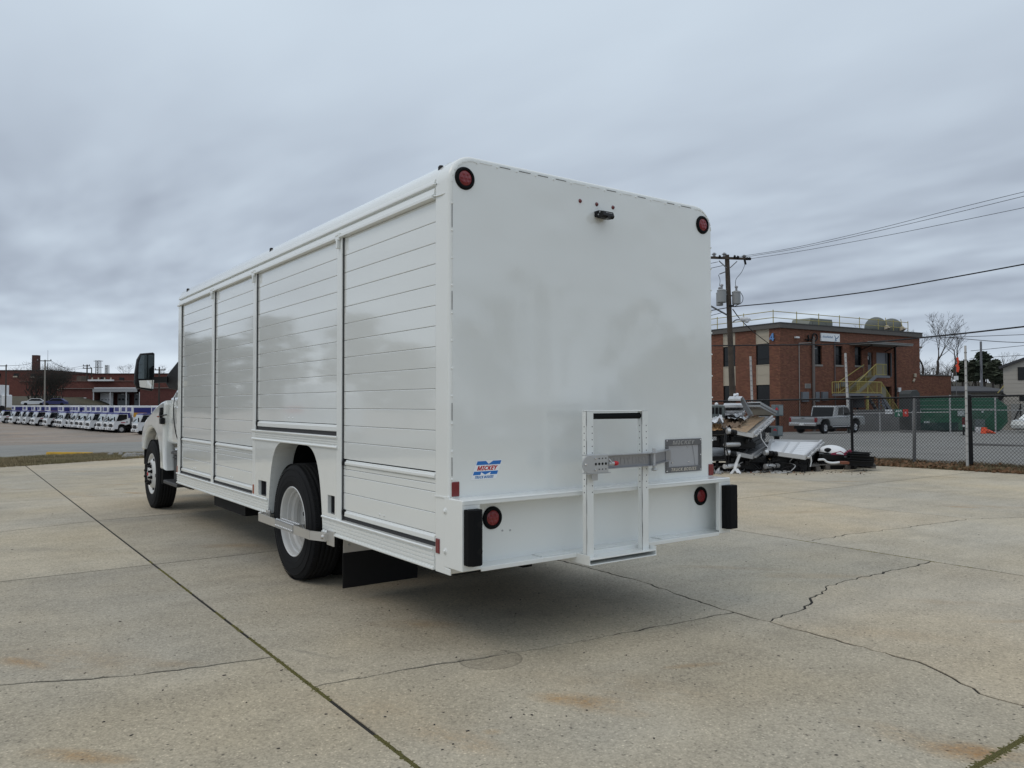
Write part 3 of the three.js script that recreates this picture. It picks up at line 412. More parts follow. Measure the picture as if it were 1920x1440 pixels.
  for (const [x, w] of [[0.006, 0.1], [W - 0.098, 0.122]]) { const b = P('dock_bumper', extrude([[0.156, 0], [0.205, 0], [0.226, 0.022], [0.226, w - 0.022], [0.205, w], [0.156, w]].map(([z, a]) => [a, -z]), 0.322, 0.004).rotateX(-PI / 2).translate(x, 0.608, 0), M.rubber); P('bolt_hole', [0.69, 0.85].map(y => cyl([x + w * 0.68, y, 0.2265], [x + w * 0.68, y, 0.2255], 0.019, 0.019, 20)), std(0.003, 0.003, 0.003, 1), b); }
  lamp(0.303, 0.845, 0.02); lamp(2.258, 0.845, 0.02);
  P('bumper_stud', [bolt(0.382, 0.757, 0.018, 'z', 0.007, 0.005), bolt(0.443, 0.753, 0.018, 'z', 0.007, 0.005)], M.galv);
  // hand truck carrier: two channels, top grip, nose pocket
  {
    const x0 = 0.902, x1 = 1.472, ch = (x, s) => { const z0 = 0.193, z1 = 0.235; return [rbox(x, x + 0.006, 0.55, 1.515, z0, z1, 0.002, 1), rbox(x, x + 0.062, 0.55, 1.515, z1 - 0.006, z1, 0.002, 1)]; };
    const l = P('carrier_upright', ch(x0, 1), M.trim), r = P('carrier_upright', ch(x1 - 0.062, 1), M.trim);
    const hl = [], hr = []; for (let y = 0.98; y < 1.42; y += 0.043) { hl.push(cyl([x0 + 0.05, y, 0.2358], [x0 + 0.05, y, 0.2348], 0.0037, 0.0037, 10), cyl([x0 - 0.0008, y, 0.213], [x0 + 0.0005, y, 0.213], 0.0037, 0.0037, 10)); hr.push(cyl([x1 - 0.02, y, 0.2358], [x1 - 0.02, y, 0.2348], 0.0037, 0.0037, 10), cyl([x1 - 0.0628, y, 0.213], [x1 - 0.0615, y, 0.213], 0.0037, 0.0037, 10)); }
    P('adjustment_hole', hl, M.black, l); P('adjustment_hole', hr, M.black, r);
    P('carrier_top', [rbox(x0, x1, 1.507, 1.517, 0.185, 0.235, 0.004)], M.trim);
    P('foam_grip', cyl([x0 + 0.006, 1.478, 0.21], [x1 - 0.056, 1.478, 0.21], 0.019, 0.021, 20), M.rubber);
    P('carrier_foot', [rbox(x0 - 0.02, x1 + 0.02, 0.548, 0.556, 0.1, 0.285, 0.002, 1), rbox(x0 - 0.02, x1 + 0.02, 0.516, 0.523, 0.06, 0.29, 0.002, 1), rbox(x0 - 0.022, x0 - 0.014, 0.516, 0.58, 0.02, 0.285, 0.002, 1), rbox(x1 + 0.014, x1 + 0.022, 0.516, 0.58, 0.02, 0.285, 0.002, 1), box(x0, x1, 0.523, 0.55, 0.11, 0.13)], M.trim);
    P('carrier_foot_liner', box(x0 - 0.01, x1 + 0.01, 0.5235, 0.5475, 0.13, 0.135), M.black);
    // galvanised swing latch, in front of both channels
    const arm = P('latch_arm', [rbox(1.0, 1.50, 1.132, 1.137, 0.24, 0.292, 0.002, 1), rbox(1.0, 1.50, 1.217, 1.222, 0.24, 0.292, 0.002, 1), box(1.0, 1.485, 1.137, 1.217, 0.24, 0.245)], M.steel);
    const lk = P('latch_link', [bar([1.5, 1.136, 0.24], [1.875, 1.136, 0.03], 0.05, 0.005), bar([1.5, 1.214, 0.24], [1.875, 1.214, 0.03], 0.05, 0.005), bar([1.52, 1.175, 0.215], [1.875, 1.175, 0.018], 0.006, 0.07), rbox(1.86, 1.915, 1.13, 1.22, 0.015, 0.035, 0.003)], M.steel); void lk;
    const plate = new THREE.Shape(); plate.moveTo(0.87, 1.112); plate.lineTo(1.035, 1.112); plate.lineTo(1.035, 1.228); plate.lineTo(0.87, 1.228); plate.absarc(0.87, 1.17, 0.058, PI / 2, 1.5 * PI, false);
    P('latch_bracket', [extrude(plate, 0.006, 0.001, [], 1, 16).translate(0, 0, 0.293), rbox(0.86, 1.04, 1.224, 1.23, 0.236, 0.292, 0.002, 1), rbox(0.86, 1.06, 1.106, 1.111, 0.236, 0.3, 0.002, 1), rbox(0.925, 0.975, 1.06, 1.106, 0.26, 0.265, 0.002, 1)], M.galv);
    const ho = [], bl = []; for (let k = 0; k < 4; k++) for (const y of [1.135, 1.17, 1.205]) ho.push(cyl([0.925 + 0.029 * k, y, 0.3012], [0.925 + 0.029 * k, y, 0.3002], y === 1.17 ? 0.009 : 0.0045, y === 1.17 ? 0.009 : 0.0045, 14)); bl.push(bolt(0.84, 1.17, 0.3, 'z', 0.008, 0.006), bolt(0.92, 1.207, 0.301, 'z', 0.008, 0.008), bolt(0.92, 1.132, 0.301, 'z', 0.008, 0.008));
    P('latch_hole', ho, M.black); P('latch_bolt', bl, M.chrome);
    P('latch_pin', [tube([[1.038, 1.2, 0.302], [1.048, 1.182, 0.312], [1.06, 1.17, 0.31], [1.09, 1.17, 0.306]], 0.004, 12), cyl([1.036, 1.168, 0.302], [1.08, 1.168, 0.302], 0.012, 0.012, 14)], M.galv); P('latch_knob', [lathe([[0.0001, 0], [0.013, 0.003], [0.016, 0.018], [0.012, 0.034], [0.0001, 0.042]], 'y', 16).rotateZ(-PI / 2).translate(1.08, 1.168, 0.304)], M.red);
    P('hinge_bolt', [cyl([1.495, 1.1, 0.265], [1.495, 1.25, 0.265], 0.011, 0.011, 12), lathe([[0.0001, 0], [0.018, 0.004], [0.02, 0.018], [0.0001, 0.02]], 'y', 12).translate(1.495, 1.093, 0.265)], M.galv);
    // number plate box
    const px0 = 1.885, px1 = 2.285, py0 = 1.04, py1 = 1.292, fr = (a, b, c, d) => rbox(a, b, c, d, 0.004, 0.014, 0.004, 2);
    const pb = P('plate_box', [fr(px0, px1, py1 - 0.05, py1), fr(px0, px1, py0, py0 + 0.044), fr(px0, px0 + 0.032, py0 + 0.044, py1 - 0.05), fr(px1 - 0.03, px1, py0 + 0.044, py1 - 0.05)], std(0.16, 0.16, 0.165, 0.35, 0.3));
    P('plate_recess', [box(px0 + 0.03, px1 - 0.028, py0 + 0.04, py1 - 0.048, 0.0045, 0.006), extrude([[px1 - 0.1, py1 - 0.052], [px1 - 0.095, py1 - 0.052], [px1 - 0.065, py0 + 0.046], [px1 - 0.07, py0 + 0.046]], 0.006).translate(0, 0, 0.005)], M.plateGrey, pb);
    P('plate_bolt', [bolt(px0 + 0.07, py0 + 0.075, 0.006, 'z', 0.008, 0.006), bolt(px0 + 0.255, py0 + 0.075, 0.006, 'z', 0.008, 0.006), bolt(px0 + 0.24, py1 - 0.065, 0.006, 'z', 0.007, 0.005), ...[[px0 + 0.012, py0 + 0.012], [px1 - 0.012, py0 + 0.012], [px0 + 0.012, py1 - 0.012], [px1 - 0.012, py1 - 0.012], [px1 - 0.012, (py0 + py1) / 2]].map(([x, y]) => bolt(x, y, 0.0135, 'z', 0.006, 0.004))], M.chrome, pb);
    // cast lettering
    const { FontLoader } = await import('three/addons/loaders/FontLoader.js'); const { TextGeometry } = await import('three/addons/geometries/TextGeometry.js');
    const font = await new FontLoader().loadAsync('fonts/droid/droid_sans_bold.typeface.json');
    const text = (s, size, w, cx, y, z, depth = 0.002, skew = 0.25) => { const g = new TextGeometry(s, { font, size, depth, curveSegments: 3, bevelEnabled: false }); g.computeBoundingBox(); const b = g.boundingBox, k = w / (b.max.x - b.min.x); g.translate(-(b.max.x + b.min.x) / 2, 0, 0).scale(k, 1, 1); const p = g.attributes.position; for (let i = 0; i < p.count; i++) p.setX(i, p.getX(i) + p.getY(i) * skew); return g.translate(cx, y, z); };
    P('cast_lettering', [text('MICKEY', 0.03, 0.24, (px0 + px1) / 2 - 0.01, py1 - 0.041, 0.014), text('TRUCK BODIES', 0.024, 0.28, (px0 + px1) / 2 - 0.01, py0 + 0.01, 0.014)], M.chrome, pb);
    P('stamped_lettering', [text('SAFETY FIRST', 0.046, 0.36, 1.275, 1.152, 0.245, 0.002, 0)], M.steel, arm);
    truck.font = font;
  }
  // wheels: tyre with grooved tread, dished rim
  const tyreProf = (w, R0) => { const h = w / 2, r = 0.29; return [[r, -h + 0.03], [r + 0.02, -h + 0.008], [R0 - 0.14, -h - 0.004], [R0 - 0.06, -h + 0.002], [R0 - 0.022, -h + 0.018], [R0 - 0.004, -h + 0.04], [R0, -h + 0.055], ...[-0.06, -0.02, 0.02, 0.06].flatMap(c => [[R0, c * w / 0.28 - 0.006], [R0 - 0.014, c * w / 0.28 - 0.004], [R0 - 0.014, c * w / 0.28 + 0.004], [R0, c * w / 0.28 + 0.006]]), [R0, h - 0.055], [R0 - 0.004, h - 0.04], [R0 - 0.022, h - 0.018], [R0 - 0.06, h - 0.002], [R0 - 0.14, h + 0.004], [r + 0.02, h - 0.008], [r, h - 0.03]]; };
  const wheel = (z, x, front, s, visible) => { // s = +1: outer face towards -x
    const g = new THREE.Group(); g.name = 'wheel'; g.position.set(x, 0.515, z); if (s < 0) g.rotation.y = PI; T.add(g);
    // lathe axis y -> turned so that its +y looks to -x
    const L = (pts, seg = 72) => lathe(pts, 'x', seg);
    const ridge = [[0.46, 0.1365], [0.462, 0.1405], [0.468, 0.1405], [0.47, 0.136]], ridge2 = [[0.355, 0.139], [0.357, 0.143], [0.362, 0.143], [0.364, 0.139]], ridge3 = [[0.402, 0.141], [0.404, 0.1445], [0.409, 0.1445], [0.411, 0.14]];
    mesh('tyre', [L(tyreProf(0.28, 0.515)), L(ridge), L(ridge2), L(ridge3)], M.tyre, g);
    if (visible) { const lug = []; for (let k = 0; k < 150; k++) { const a = k / 150 * 2 * PI; for (const sd of [-1, 1]) lug.push(new THREE.BoxGeometry(0.03, 0.004, 0.011).translate(sd * 0.108, 0.5125, 0).rotateX(a)); } const t = mesh('tread_sipe', lug, M.tyre, g); t.userData.kind = 'stuff'; }
    if (front) {
      mesh('rim', [L([[0.3, 0.11], [0.308, 0.125], [0.302, 0.133], [0.285, 0.126], [0.27, 0.09], [0.258, 0.085], [0.24, 0.1], [0.2, 0.14], [0.17, 0.152], [0.0001, 0.153]])], M.rim, g);
      mesh('hub', [L([[0.1, 0.15], [0.095, 0.175], [0.07, 0.182], [0.0001, 0.183]], 36)], M.rim, g);
      const n = [], hh = []; for (let k = 0; k < 10; k++) { const a = k / 10 * 2 * PI; n.push([cyl([-0.15, 0.143 * Math.cos(a), 0.143 * Math.sin(a)], [-0.21, 0.143 * Math.cos(a), 0.143 * Math.sin(a)], 0.02, 0.016, 8), cyl([-0.15, 0.143 * Math.cos(a), 0.143 * Math.sin(a)], [-0.172, 0.143 * Math.cos(a), 0.143 * Math.sin(a)], 0.027, 0.027, 12)]); }
      for (let k = 0; k < 5; k++) { const a = (k + 0.3) / 5 * 2 * PI; hh.push(cyl([-0.09, 0.222 * Math.cos(a), 0.222 * Math.sin(a)], [-0.125, 0.222 * Math.cos(a), 0.222 * Math.sin(a)], 0.027, 0.027, 16)); }
      mesh('lug_nut', n, M.black, g); mesh('hand_hole', hh, M.black, g); mesh('oil_cap', cyl([-0.183, 0, 0], [-0.19, 0, 0], 0.03, 0.026, 16), M.red, g);
    } else {
      const prof = [[0.3, 0.105], [0.306, 0.125], [0.312, 0.132], [0.306, 0.137], [0.296, 0.13], [0.289, 0.112], [0.284, 0.082], [0.274, 0.076], [0.27, 0.046], [0.252, 0.03], [0.248, 0.0], [0.256, -0.012], [0.262, -0.04], [0.24, -0.056], [0.2, -0.062], [0.172, -0.058], [0.166, -0.066], [0.11, -0.066]];
      mesh('rim', prof.slice(1).map((p, i) => L([prof[i], p])), M.rim, g);   // creased along its steps
      mesh('hub', [L([[0.11, -0.066], [0.105, -0.045], [0.09, -0.035], [0.0001, -0.033]], 36)], M.rim, g);
      const n = [], hh = []; for (let k = 0; k < 10; k++) { const a = k / 10 * 2 * PI; n.push(cyl([0.07, 0.143 * Math.cos(a), 0.143 * Math.sin(a)], [0.03, 0.143 * Math.cos(a), 0.143 * Math.sin(a)], 0.017, 0.015, 6)); } for (let k = 0; k < 12; k++) { const b = k / 12 * 2 * PI + 0.13; hh.push(cyl([0.07, 0.222 * Math.cos(b), 0.222 * Math.sin(b)], [0.0535, 0.222 * Math.cos(b), 0.222 * Math.sin(b)], 0.02, 0.02, 14)); }
      mesh('lug_nut', n, M.galv, g); mesh('hand_hole', hh, M.black, g);
      mesh('tyre', L(tyreProf(0.28, 0.515)).translate(0.33, 0, 0), M.tyre, g);
    }
    return g;
  };
  wheel(-2.735, 0.16, false, 1, true); wheel(-2.735, W - 0.16, false, -1); wheel(-8.72, 0.17, true, 1, true); wheel(-8.72, W - 0.17, true, -1);
  // wheel guard bar with its tread step, aluminium
  P('wheel_guard_bar', [bar([-0.04, 0.51, -3.31], [-0.1, 0.505, -3.26], 0.012, 0.072), bar([-0.1, 0.505, -3.265], [-0.1, 0.505, -1.99], 0.012, 0.072), bar([-0.1, 0.505, -2.0], [-0.03, 0.505, -1.83], 0.012, 0.072)], M.alu);
  P('guard_bracket', [rbox(-0.012, 0.0, 0.455, 0.56, -3.34, -3.23, 0.004), rbox(-0.055, 0.0, 0.48, 0.54, -3.325, -3.312, 0.003), rbox(-0.014, -0.004, 0.44, 0.56, -1.86, -1.72, 0.004), rbox(-0.05, 0, 0.475, 0.535, -1.84, -1.828, 0.003), bolt(-0.045, 0.505, -1.86, 'x', 0.02, 0.02), bolt(-0.055, 0.525, -3.355, 'x', 0.018, 0.02)], M.alu);
  P('tread_step', [rbox(-0.11, -0.108, 0.47, 0.54, -2.8, -2.36, 0.001, 1), rbox(-0.11, -0.02, 0.534, 0.541, -2.8, -2.36, 0.002, 1), rbox(-0.025, -0.018, 0.51, 0.541, -2.8, -2.36, 0.002, 1), ...[...Array(11).keys()].flatMap(k => [cyl([-0.11, 0.488, -2.78 + k * 0.04], [-0.116, 0.488, -2.78 + k * 0.04], 0.012, 0.008, 8), cyl([-0.095, 0.541, -2.78 + k * 0.04], [-0.095, 0.549, -2.78 + k * 0.04], 0.012, 0.008, 8), cyl([-0.045, 0.541, -2.78 + k * 0.04], [-0.045, 0.549, -2.78 + k * 0.04], 0.012, 0.008, 8)])], M.galv);
  // mud flaps, frame, axle
  P('mud_flap', [rbox(0.1, 0.78, 0.085, 0.43, -1.812, -1.8, 0.003, 1)], M.black); P('mud_flap', [rbox(W - 0.78, W - 0.1, 0.085, 0.5, -1.812, -1.8, 0.003, 1)], M.black);
  P('flap_bracket', [rbox(0.1, 0.78, 0.37, 0.6, -1.799, -1.794, 0.002, 1)], M.alu); P('flap_bolt', [bolt(0.15, 0.43, -1.794, 'z', 0.012, 0.008), bolt(0.4, 0.43, -1.794, 'z', 0.012, 0.008)], M.galv);
  P('chassis', [box(0.78, 0.86, 0.42, 0.62, -9.6, -0.3), box(W - 0.86, W - 0.78, 0.42, 0.62, -9.6, -0.3), ...[-1, -2.1, -3.3, -4.6, -6, -7.4].map(z => box(0.86, W - 0.86, 0.46, 0.58, z, z + 0.08)), cyl([0.3, 0.515, -2.735], [W - 0.3, 0.515, -2.735], 0.08), new THREE.SphereGeometry(0.2, 20, 14).translate(W / 2, 0.515, -2.735), cyl([W / 2, 0.5, -2.9], [W / 2, 0.6, -7], 0.05), cyl([0.2, 0.5, -8.72], [W - 0.2, 0.5, -8.72], 0.06), box(0.12, 0.75, 0.36, 0.6, -5.6, -4.4)], M.frame);
  P('brake_tag', extrude([[0.3, 0.5], [0.36, 0.52], [0.34, 0.46]], 0.004).translate(0.1, 0.04, -0.2), M.alu);
  // cab: hood with flared fender, cab box, doors, mirror, step, battery tray
  const arch = new THREE.Shape(); const mz = (z, y) => [-z, y];
  arch.moveTo(...mz(-7.84, 0.62)); arch.lineTo(...mz(-8.1, 0.62)); arch.bezierCurveTo(...mz(-8.12, 0.95), ...mz(-8.32, 1.19), ...mz(-8.7, 1.2)); arch.bezierCurveTo(...mz(-9.02, 1.21), ...mz(-9.24, 1.05), ...mz(-9.3, 0.86)); arch.lineTo(...mz(-9.42, 0.84)); arch.lineTo(...mz(-9.46, 1.0)); arch.bezierCurveTo(...mz(-9.42, 1.2), ...mz(-9.25, 1.31), ...mz(-9.05, 1.37)); arch.bezierCurveTo(...mz(-8.65, 1.46), ...mz(-8.3, 1.6), ...mz(-7.85, 1.62));
  arch.lineTo(...mz(-7.8, 1.56)); arch.bezierCurveTo(...mz(-7.95, 1.2), ...mz(-7.9, 0.8), ...mz(-7.84, 0.62));
  const side = s => { const g = extrude(arch, 0.07, 0.05, [], 5, 14).rotateY(PI / 2).translate(0, 0, 0); g.translate(s ? W - 0.2 : 0.075, 0, 0); return g; };
  P('fender', side(0), M.white); P('fender', side(1), M.white);
  P('hood', [extrudeX([[-7.5, 1.0], [-7.5, 1.66], [-7.9, 1.66], [-8.6, 1.6], [-9.5, 1.5], [-9.95, 1.4], [-10.02, 1.2], [-10.0, 0.9], [-9.7, 0.85], [-9.5, 1.15], [-8.0, 1.2], [-7.9, 1.0]], 0.24, W - 0.48, 0.09, [], 6)], M.white);
  P('hood_side', [extrudeX([[-7.3, 1.0], [-7.3, 1.56], [-7.9, 1.58], [-8.8, 1.42], [-9.3, 1.3], [-8.3, 1.15], [-7.95, 0.99]], 0.09, W - 0.18, 0.07, [], 5)], M.white);
  P('cab', [extrudeX([[-6.98, 0.98], [-6.98, 2.5], [-7.08, 2.58], [-7.6, 2.55], [-7.75, 2.46], [-8.15, 1.6], [-7.72, 1.0]], 0.34, W - 0.68, 0.1, [], 6)], M.white);
  P('door_panel', [extrudeX([[-7.02, 1.0], [-7.02, 1.66], [-7.85, 1.66], [-7.62, 1.3], [-7.44, 1.0]], 0.105, 0.2, 0.05, [], 4), extrudeX([[-7.02, 1.0], [-7.02, 1.66], [-7.85, 1.66], [-7.62, 1.3], [-7.44, 1.0]], W - 0.305, 0.2, 0.05, [], 4)], M.white);
  P('cab_window', [extrudeX([[-7.04, 1.7], [-7.04, 2.4], [-7.66, 2.4], [-7.98, 1.74]], 0.336, W - 0.672, 0.01)], M.glass); P('windscreen', [box(0.46, W - 0.46, -0.01, 0.01, -0.4, 0.4).rotateX(-1.13).translate(0, 2.06, -7.955)], M.glass);
  P('hood_seam', tube([[0.085, 1.66, -7.5], [0.083, 1.5, -7.55], [0.083, 1.3, -7.5], [0.086, 1.12, -7.36], [0.09, 1.02, -7.18]], 0.006, 24, 5), M.frame);
  P('hood_latch', [rbox(-0.01, 0.04, 1.42, 1.52, -8.0, -7.91, 0.012), rbox(-0.02, 0.04, 1.28, 1.37, -7.96, -7.85, 0.015), bar([0.0, 1.45, -7.95], [0.0, 1.34, -7.91], 0.035), tube([[0.015, 1.415, -8.1], [-0.01, 1.4, -7.95], [0.03, 1.415, -7.72]], 0.009, 12, 5)], M.black);
  P('fender_marker', [rbox(-0.0, 0.04, 1.375, 1.395, -8.22, -8.17, 0.006)], M.amber);
  P('splash_flap', [box(0.03, 0.32, 0.42, 0.64, -7.98, -7.955), box(0.06, 0.32, 0.62, 0.9, -9.4, -9.38)], M.black);
  P('battery_box', [rbox(0.16, 0.7, 0.42, 0.86, -7.85, -6.96, 0.02), rbox(0.1, 0.72, 0.86, 0.9, -7.75, -6.97, 0.01), ...[0, 1, 2, 3, 4].map(k => cyl([0.14, 0.8, -7.7 + k * 0.13], [0.2, 0.92, -7.66 + k * 0.13], 0.035, 0.035, 10))], std(0.06, 0.06, 0.062, 0.5));
  P('cab_step', [rbox(0.0, 0.32, 0.455, 0.50, -7.75, -6.95, 0.008), ...[...Array(10).keys()].map(k => rbox(0.01, 0.31, 0.50, 0.506, -7.72 + k * 0.075, -7.69 + k * 0.075, 0.002, 1)), box(0.24, 0.26, 0.4, 0.6, -7.3, -7.1)], std(0.05, 0.05, 0.053, 0.55));
  P('grille', [rbox(0.5, W - 0.5, 0.9, 1.3, -10.06, -10.0, 0.02)], M.chrome); P('front_bumper', [rbox(0.3, W - 0.3, 0.45, 0.8, -10.25, -9.95, 0.05, 4)], M.chrome);
  P('headlight', rbox(0.2, 0.46, 1.0, 1.25, -10.03, -9.8, 0.03), M.glass); P('headlight', rbox(W - 0.46, W - 0.2, 1.0, 1.25, -10.03, -9.8, 0.03), M.glass);
  const PIV = p => p.reduce((t, q) => t + q[1], 0) / p.length;
  for (const s of [0, 1]) {
    const X = x => s ? W - x : x, mg = new THREE.Group(); mg.name = 'wing_mirror'; T.add(mg);
    const sh = new THREE.Shape(); [[-0.345, 1.86], [-0.315, 1.79], [-0.12, 1.755], [-0.088, 1.79], [-0.088, 2.29], [-0.11, 2.305], [-0.27, 2.285], [-0.315, 2.2], [-0.34, 2.02]].forEach(([x, y], i) => i ? sh.lineTo(X(x), y) : sh.moveTo(X(x), y));
    mesh('mirror_housing', new THREE.ExtrudeGeometry(sh, { depth: 0.06, bevelEnabled: true, bevelSize: 0.022, bevelThickness: 0.03, bevelOffset: -0.022, bevelSegments: 4 }).translate(0, 0, -8.02), M.black, mg);
    const gl = (p, m, n, tilt, dip = -0.05) => { const g = new THREE.Shape(); p.forEach(([x, y], i) => i ? g.lineTo(X(x), y) : g.moveTo(X(x), y)); mesh(n, new THREE.ExtrudeGeometry(g, { depth: 0.004, bevelEnabled: false }).translate(-X(-0.2), -2, 0).rotateY(tilt * (s ? -1 : 1)).rotateX(0).translate(0, 2 - PIV(p), 0).rotateX(dip > 0 ? dip : 0).translate(X(-0.2), PIV(p), -7.928 + (dip > 0 ? 0.025 : 0)), m, mg); };
    gl([[-0.305, 1.925], [-0.105, 1.925], [-0.105, 2.27], [-0.27, 2.26], [-0.3, 2.15]], M.mirrorDark, 'mirror_glass', 0.02); gl([[-0.305, 1.905], [-0.288, 1.81], [-0.105, 1.778], [-0.105, 1.908]], M.mirror, 'wide_angle_glass', 0.12, 0.3);
    mesh('mirror_arm', [bar([X(-0.1), 1.91, -7.95], [X(0.06), 1.915, -7.75], 0.06, 0.085), extrudeX([[-7.9, 1.86], [-7.9, 1.95], [-7.7, 2.02], [-7.2, 2.15], [-7.0, 2.12], [-7.0, 1.82], [-7.3, 1.76], [-7.7, 1.78]], X(0.1) - 0.05, 0.1, 0.02)], M.black, mg);
  }
  P('cowl', [extrudeX([[-7.4, 1.6], [-7.4, 1.75], [-7.75, 1.78], [-7.95, 1.7], [-7.98, 1.6]], 0.16, W - 0.32, 0.06, [], 5)], M.white);
  P('roof_clip', [[0.06, -0.2], [0.05, -3.4], [0.04, -6.6]].map(([x, z]) => lathe([[0.0001, 0.012], [0.014, 0.01], [0.02, 0.002], [0.021, -0.03]], 'y', 12).translate(x, 3.078 + (0.06 - x) * -0.9, z)), M.black);
}
const FONT = truck.font; delete truck.font;
const { TextGeometry } = await import('three/addons/geometries/TextGeometry.js');
function textMesh(s, size, depth) { const g = new TextGeometry(s, { font: FONT, size, depth, curveSegments: 3, bevelEnabled: false }); g.computeBoundingBox(); const b = g.boundingBox; return g.translate(-(b.max.x + b.min.x) / 2, -(b.max.y + b.min.y) / 2, 0); }

// ---------------------------------------------------------------- right: fence, yard, brick office
const ordinal = n => ['first', 'second', 'third', 'fourth', 'fifth', 'sixth', 'seventh', 'eighth', 'ninth', 'tenth', 'eleventh', 'twelfth', 'thirteenth', 'fourteenth', 'fifteenth', 'sixteenth', 'seventeenth', 'eighteenth', 'nineteenth', 'twentieth', 'twenty-first', 'twenty-second', 'twenty-third', 'twenty-fourth'][n];
Object.assign(M, {
  blackPipe: phys(0.012, 0.012, 0.013, 0.5, { specularIntensity: 0.5 }), greyPipe: std(0.2, 0.2, 0.2, 0.5, 0.5), yellow: std(0.40, 0.34, 0.11, 0.6), wood: noiseMat(0.075, 0.058, 0.045, 0.6, 2, 0.95, 51, 0.1, 0.01, 512), cream: std(0.42, 0.37, 0.29, 0.8), darkGlass: phys(0.008, 0.0095, 0.011, 0.16, { specularIntensity: 0.55 }),
  concreteGrey: noiseMat(0.2, 0.195, 0.19, 0.3, 4, 0.95, 53, 0, 0.01, 512), silver: phys(0.32, 0.33, 0.335, 0.35, { metalness: 0.5, clearcoat: 1 }), greySteel: std(0.16, 0.165, 0.18, 0.6), insulator: std(0.3, 0.3, 0.31, 0.3), cable: std(0.015, 0.015, 0.017, 0.8), paintWhite: std(0.72, 0.73, 0.74, 0.5), bark: std(0.05, 0.042, 0.036, 0.95), navy: std(0.03, 0.035, 0.13, 0.5), darkRoof: std(0.05, 0.05, 0.055, 0.9)
});
function brickMat(r, g, b, mortar, w = 0.23, h = 0.085, sc = 2.76) {
  const N = 1024, t = tex(N, N, (i, j, o) => {
    const x = i / N * sc, y = j / N * sc * (1.02 / 1.02), row = Math.floor(y / h), fy = y / h - row, xx = x / w + (row % 2) * 0.5, col = Math.floor(xx), fx = xx - col;
    const m = fy < 0.14 || fx < 0.05, n = Math.round(sc / w), v = hash(((col % n) + n) % n, row, 3), k = 0.75 + 0.5 * v + 0.15 * (hash(i, j, 2) - 0.5);
    const st = 1 + 0.22 * (fbm(i / N * 4, j / N * 4, 6, 3, 4, 4) - 0.5);
    const c = m ? mortar : [r * k, g * k * (0.94 + 0.12 * hash(col, row, 9)), b * k]; o[0] = toS(c[0] * st); o[1] = toS(c[1] * st); o[2] = toS(c[2] * st);
  }, true, 1 / sc); t.repeat.set(1 / sc, 1 / sc);
  return new THREE.MeshStandardMaterial({ map: t, roughness: 0.92 });
}
M.brick = brickMat(0.195, 0.078, 0.046, [0.045, 0.034, 0.028], 0.23, 0.092, 2.76);
M.brickDark = brickMat(0.14, 0.045, 0.034, [0.085, 0.05, 0.042], 0.23, 0.092, 2.76);

{ // black chain link fence along the right edge of the yard
  const f = thing('chain_link_fence', 'black chain link fence with top rail along the right edge of the concrete yard', 'fence'), X = 17.95, Y = z => 1.69 + 0.011 * (z + 8), zA = -30, zB = 7;
  for (const z of [-29, -26, -23, -20, -17, -14, -11, -8.06, -6.3, -4.95, -2, 1, 4, 7]) {
    const grey = z === -6.3, r = z === -4.95 ? 0.05 : grey ? 0.042 : 0.037, top = grey ? 1.66 : Y(z) + (z === -4.95 ? 0.02 : 0.0), base = land(X, z) - 0.1;
    const p = mesh('fence_post', [cyl([X + (grey ? 0.02 : 0), base, z + (grey ? -0.04 : 0.02)], [X, top, z], r, r, 14), new THREE.SphereGeometry(r * 1.1, 12, 8).scale(1, 0.8, 1).translate(X, top, z)], grey ? M.greyPipe : M.blackPipe, f); void p;
  }
  mesh('top_rail', [...Array(37).keys()].map(k => cyl([X - 0.02, Y(zA + k), zA + k], [X - 0.02, Y(zA + k + 1), zA + k + 1], 0.024, 0.024, 10)), M.blackPipe, f);
  const w = [], s = 0.082, H = 1.68, r = 0.0038; for (let c = zA - H; c < zB + H; c += s) for (const d of [1, -1]) {
    let y0 = 0.02, y1 = H, z0 = c, z1 = c + d * H * 0.95; if (d < 0) { z0 = c + H * 0.95; z1 = c; }
    if (Math.min(z0, z1) < zA - 0.1 || Math.max(z0, z1) > zB + 0.1) continue;
    const g = cyl([X - 0.03 + d * 0.003, y0 + land(X, z0) * 0, z0], [X - 0.03 - d * 0.003, y1 + 0.011 * (z1 + 8), z1], r, r, 3, true); w.push(g);
  }
  const m = mesh('chain_link_mesh', w, M.blackPipe, f); m.userData.kind = 'stuff';
}
{ // tall white rods with marks
  const ring = std(0.3, 0.29, 0.28, 0.8);
  const rod = (px, top, base, d, label, lean = 0) => { const a = base ? onLand(px, base) : onGround(px, d), dep = base ? a.clone().sub(CAM).dot(new V3(Math.sin(0.6253), 0, -Math.cos(0.6253))) : d, b = at(px - lean, top, dep); const t = thing('marker_pole', label, 'pole', arr(a)), h = b.clone().sub(a); mesh('shaft', cyl([0, -0.1, 0], arr(h), dep * 0.0017, dep * 0.0013, 12), std(0.5, 0.49, 0.47, 0.7), t); const n = 16; for (let k = 1; k < n; k++) { const p = h.clone().multiplyScalar(k / n), q = h.clone().multiplyScalar(k / n + 0.01); mesh('band', cyl(arr(p), arr(q), dep * 0.00172, dep * 0.00172, 10), ring, t); } };
  rod(1814, 648, 876, 0, 'tall pale ringed pole standing in front of the black fence post at right', 4); rod(1592, 662, 812, 0, 'tall thin white pole standing beside the silver pickup truck', 7); rod(1412, 668, 0, 45, 'thin white pole standing behind the scrap stack left of the pickup', 5);
}
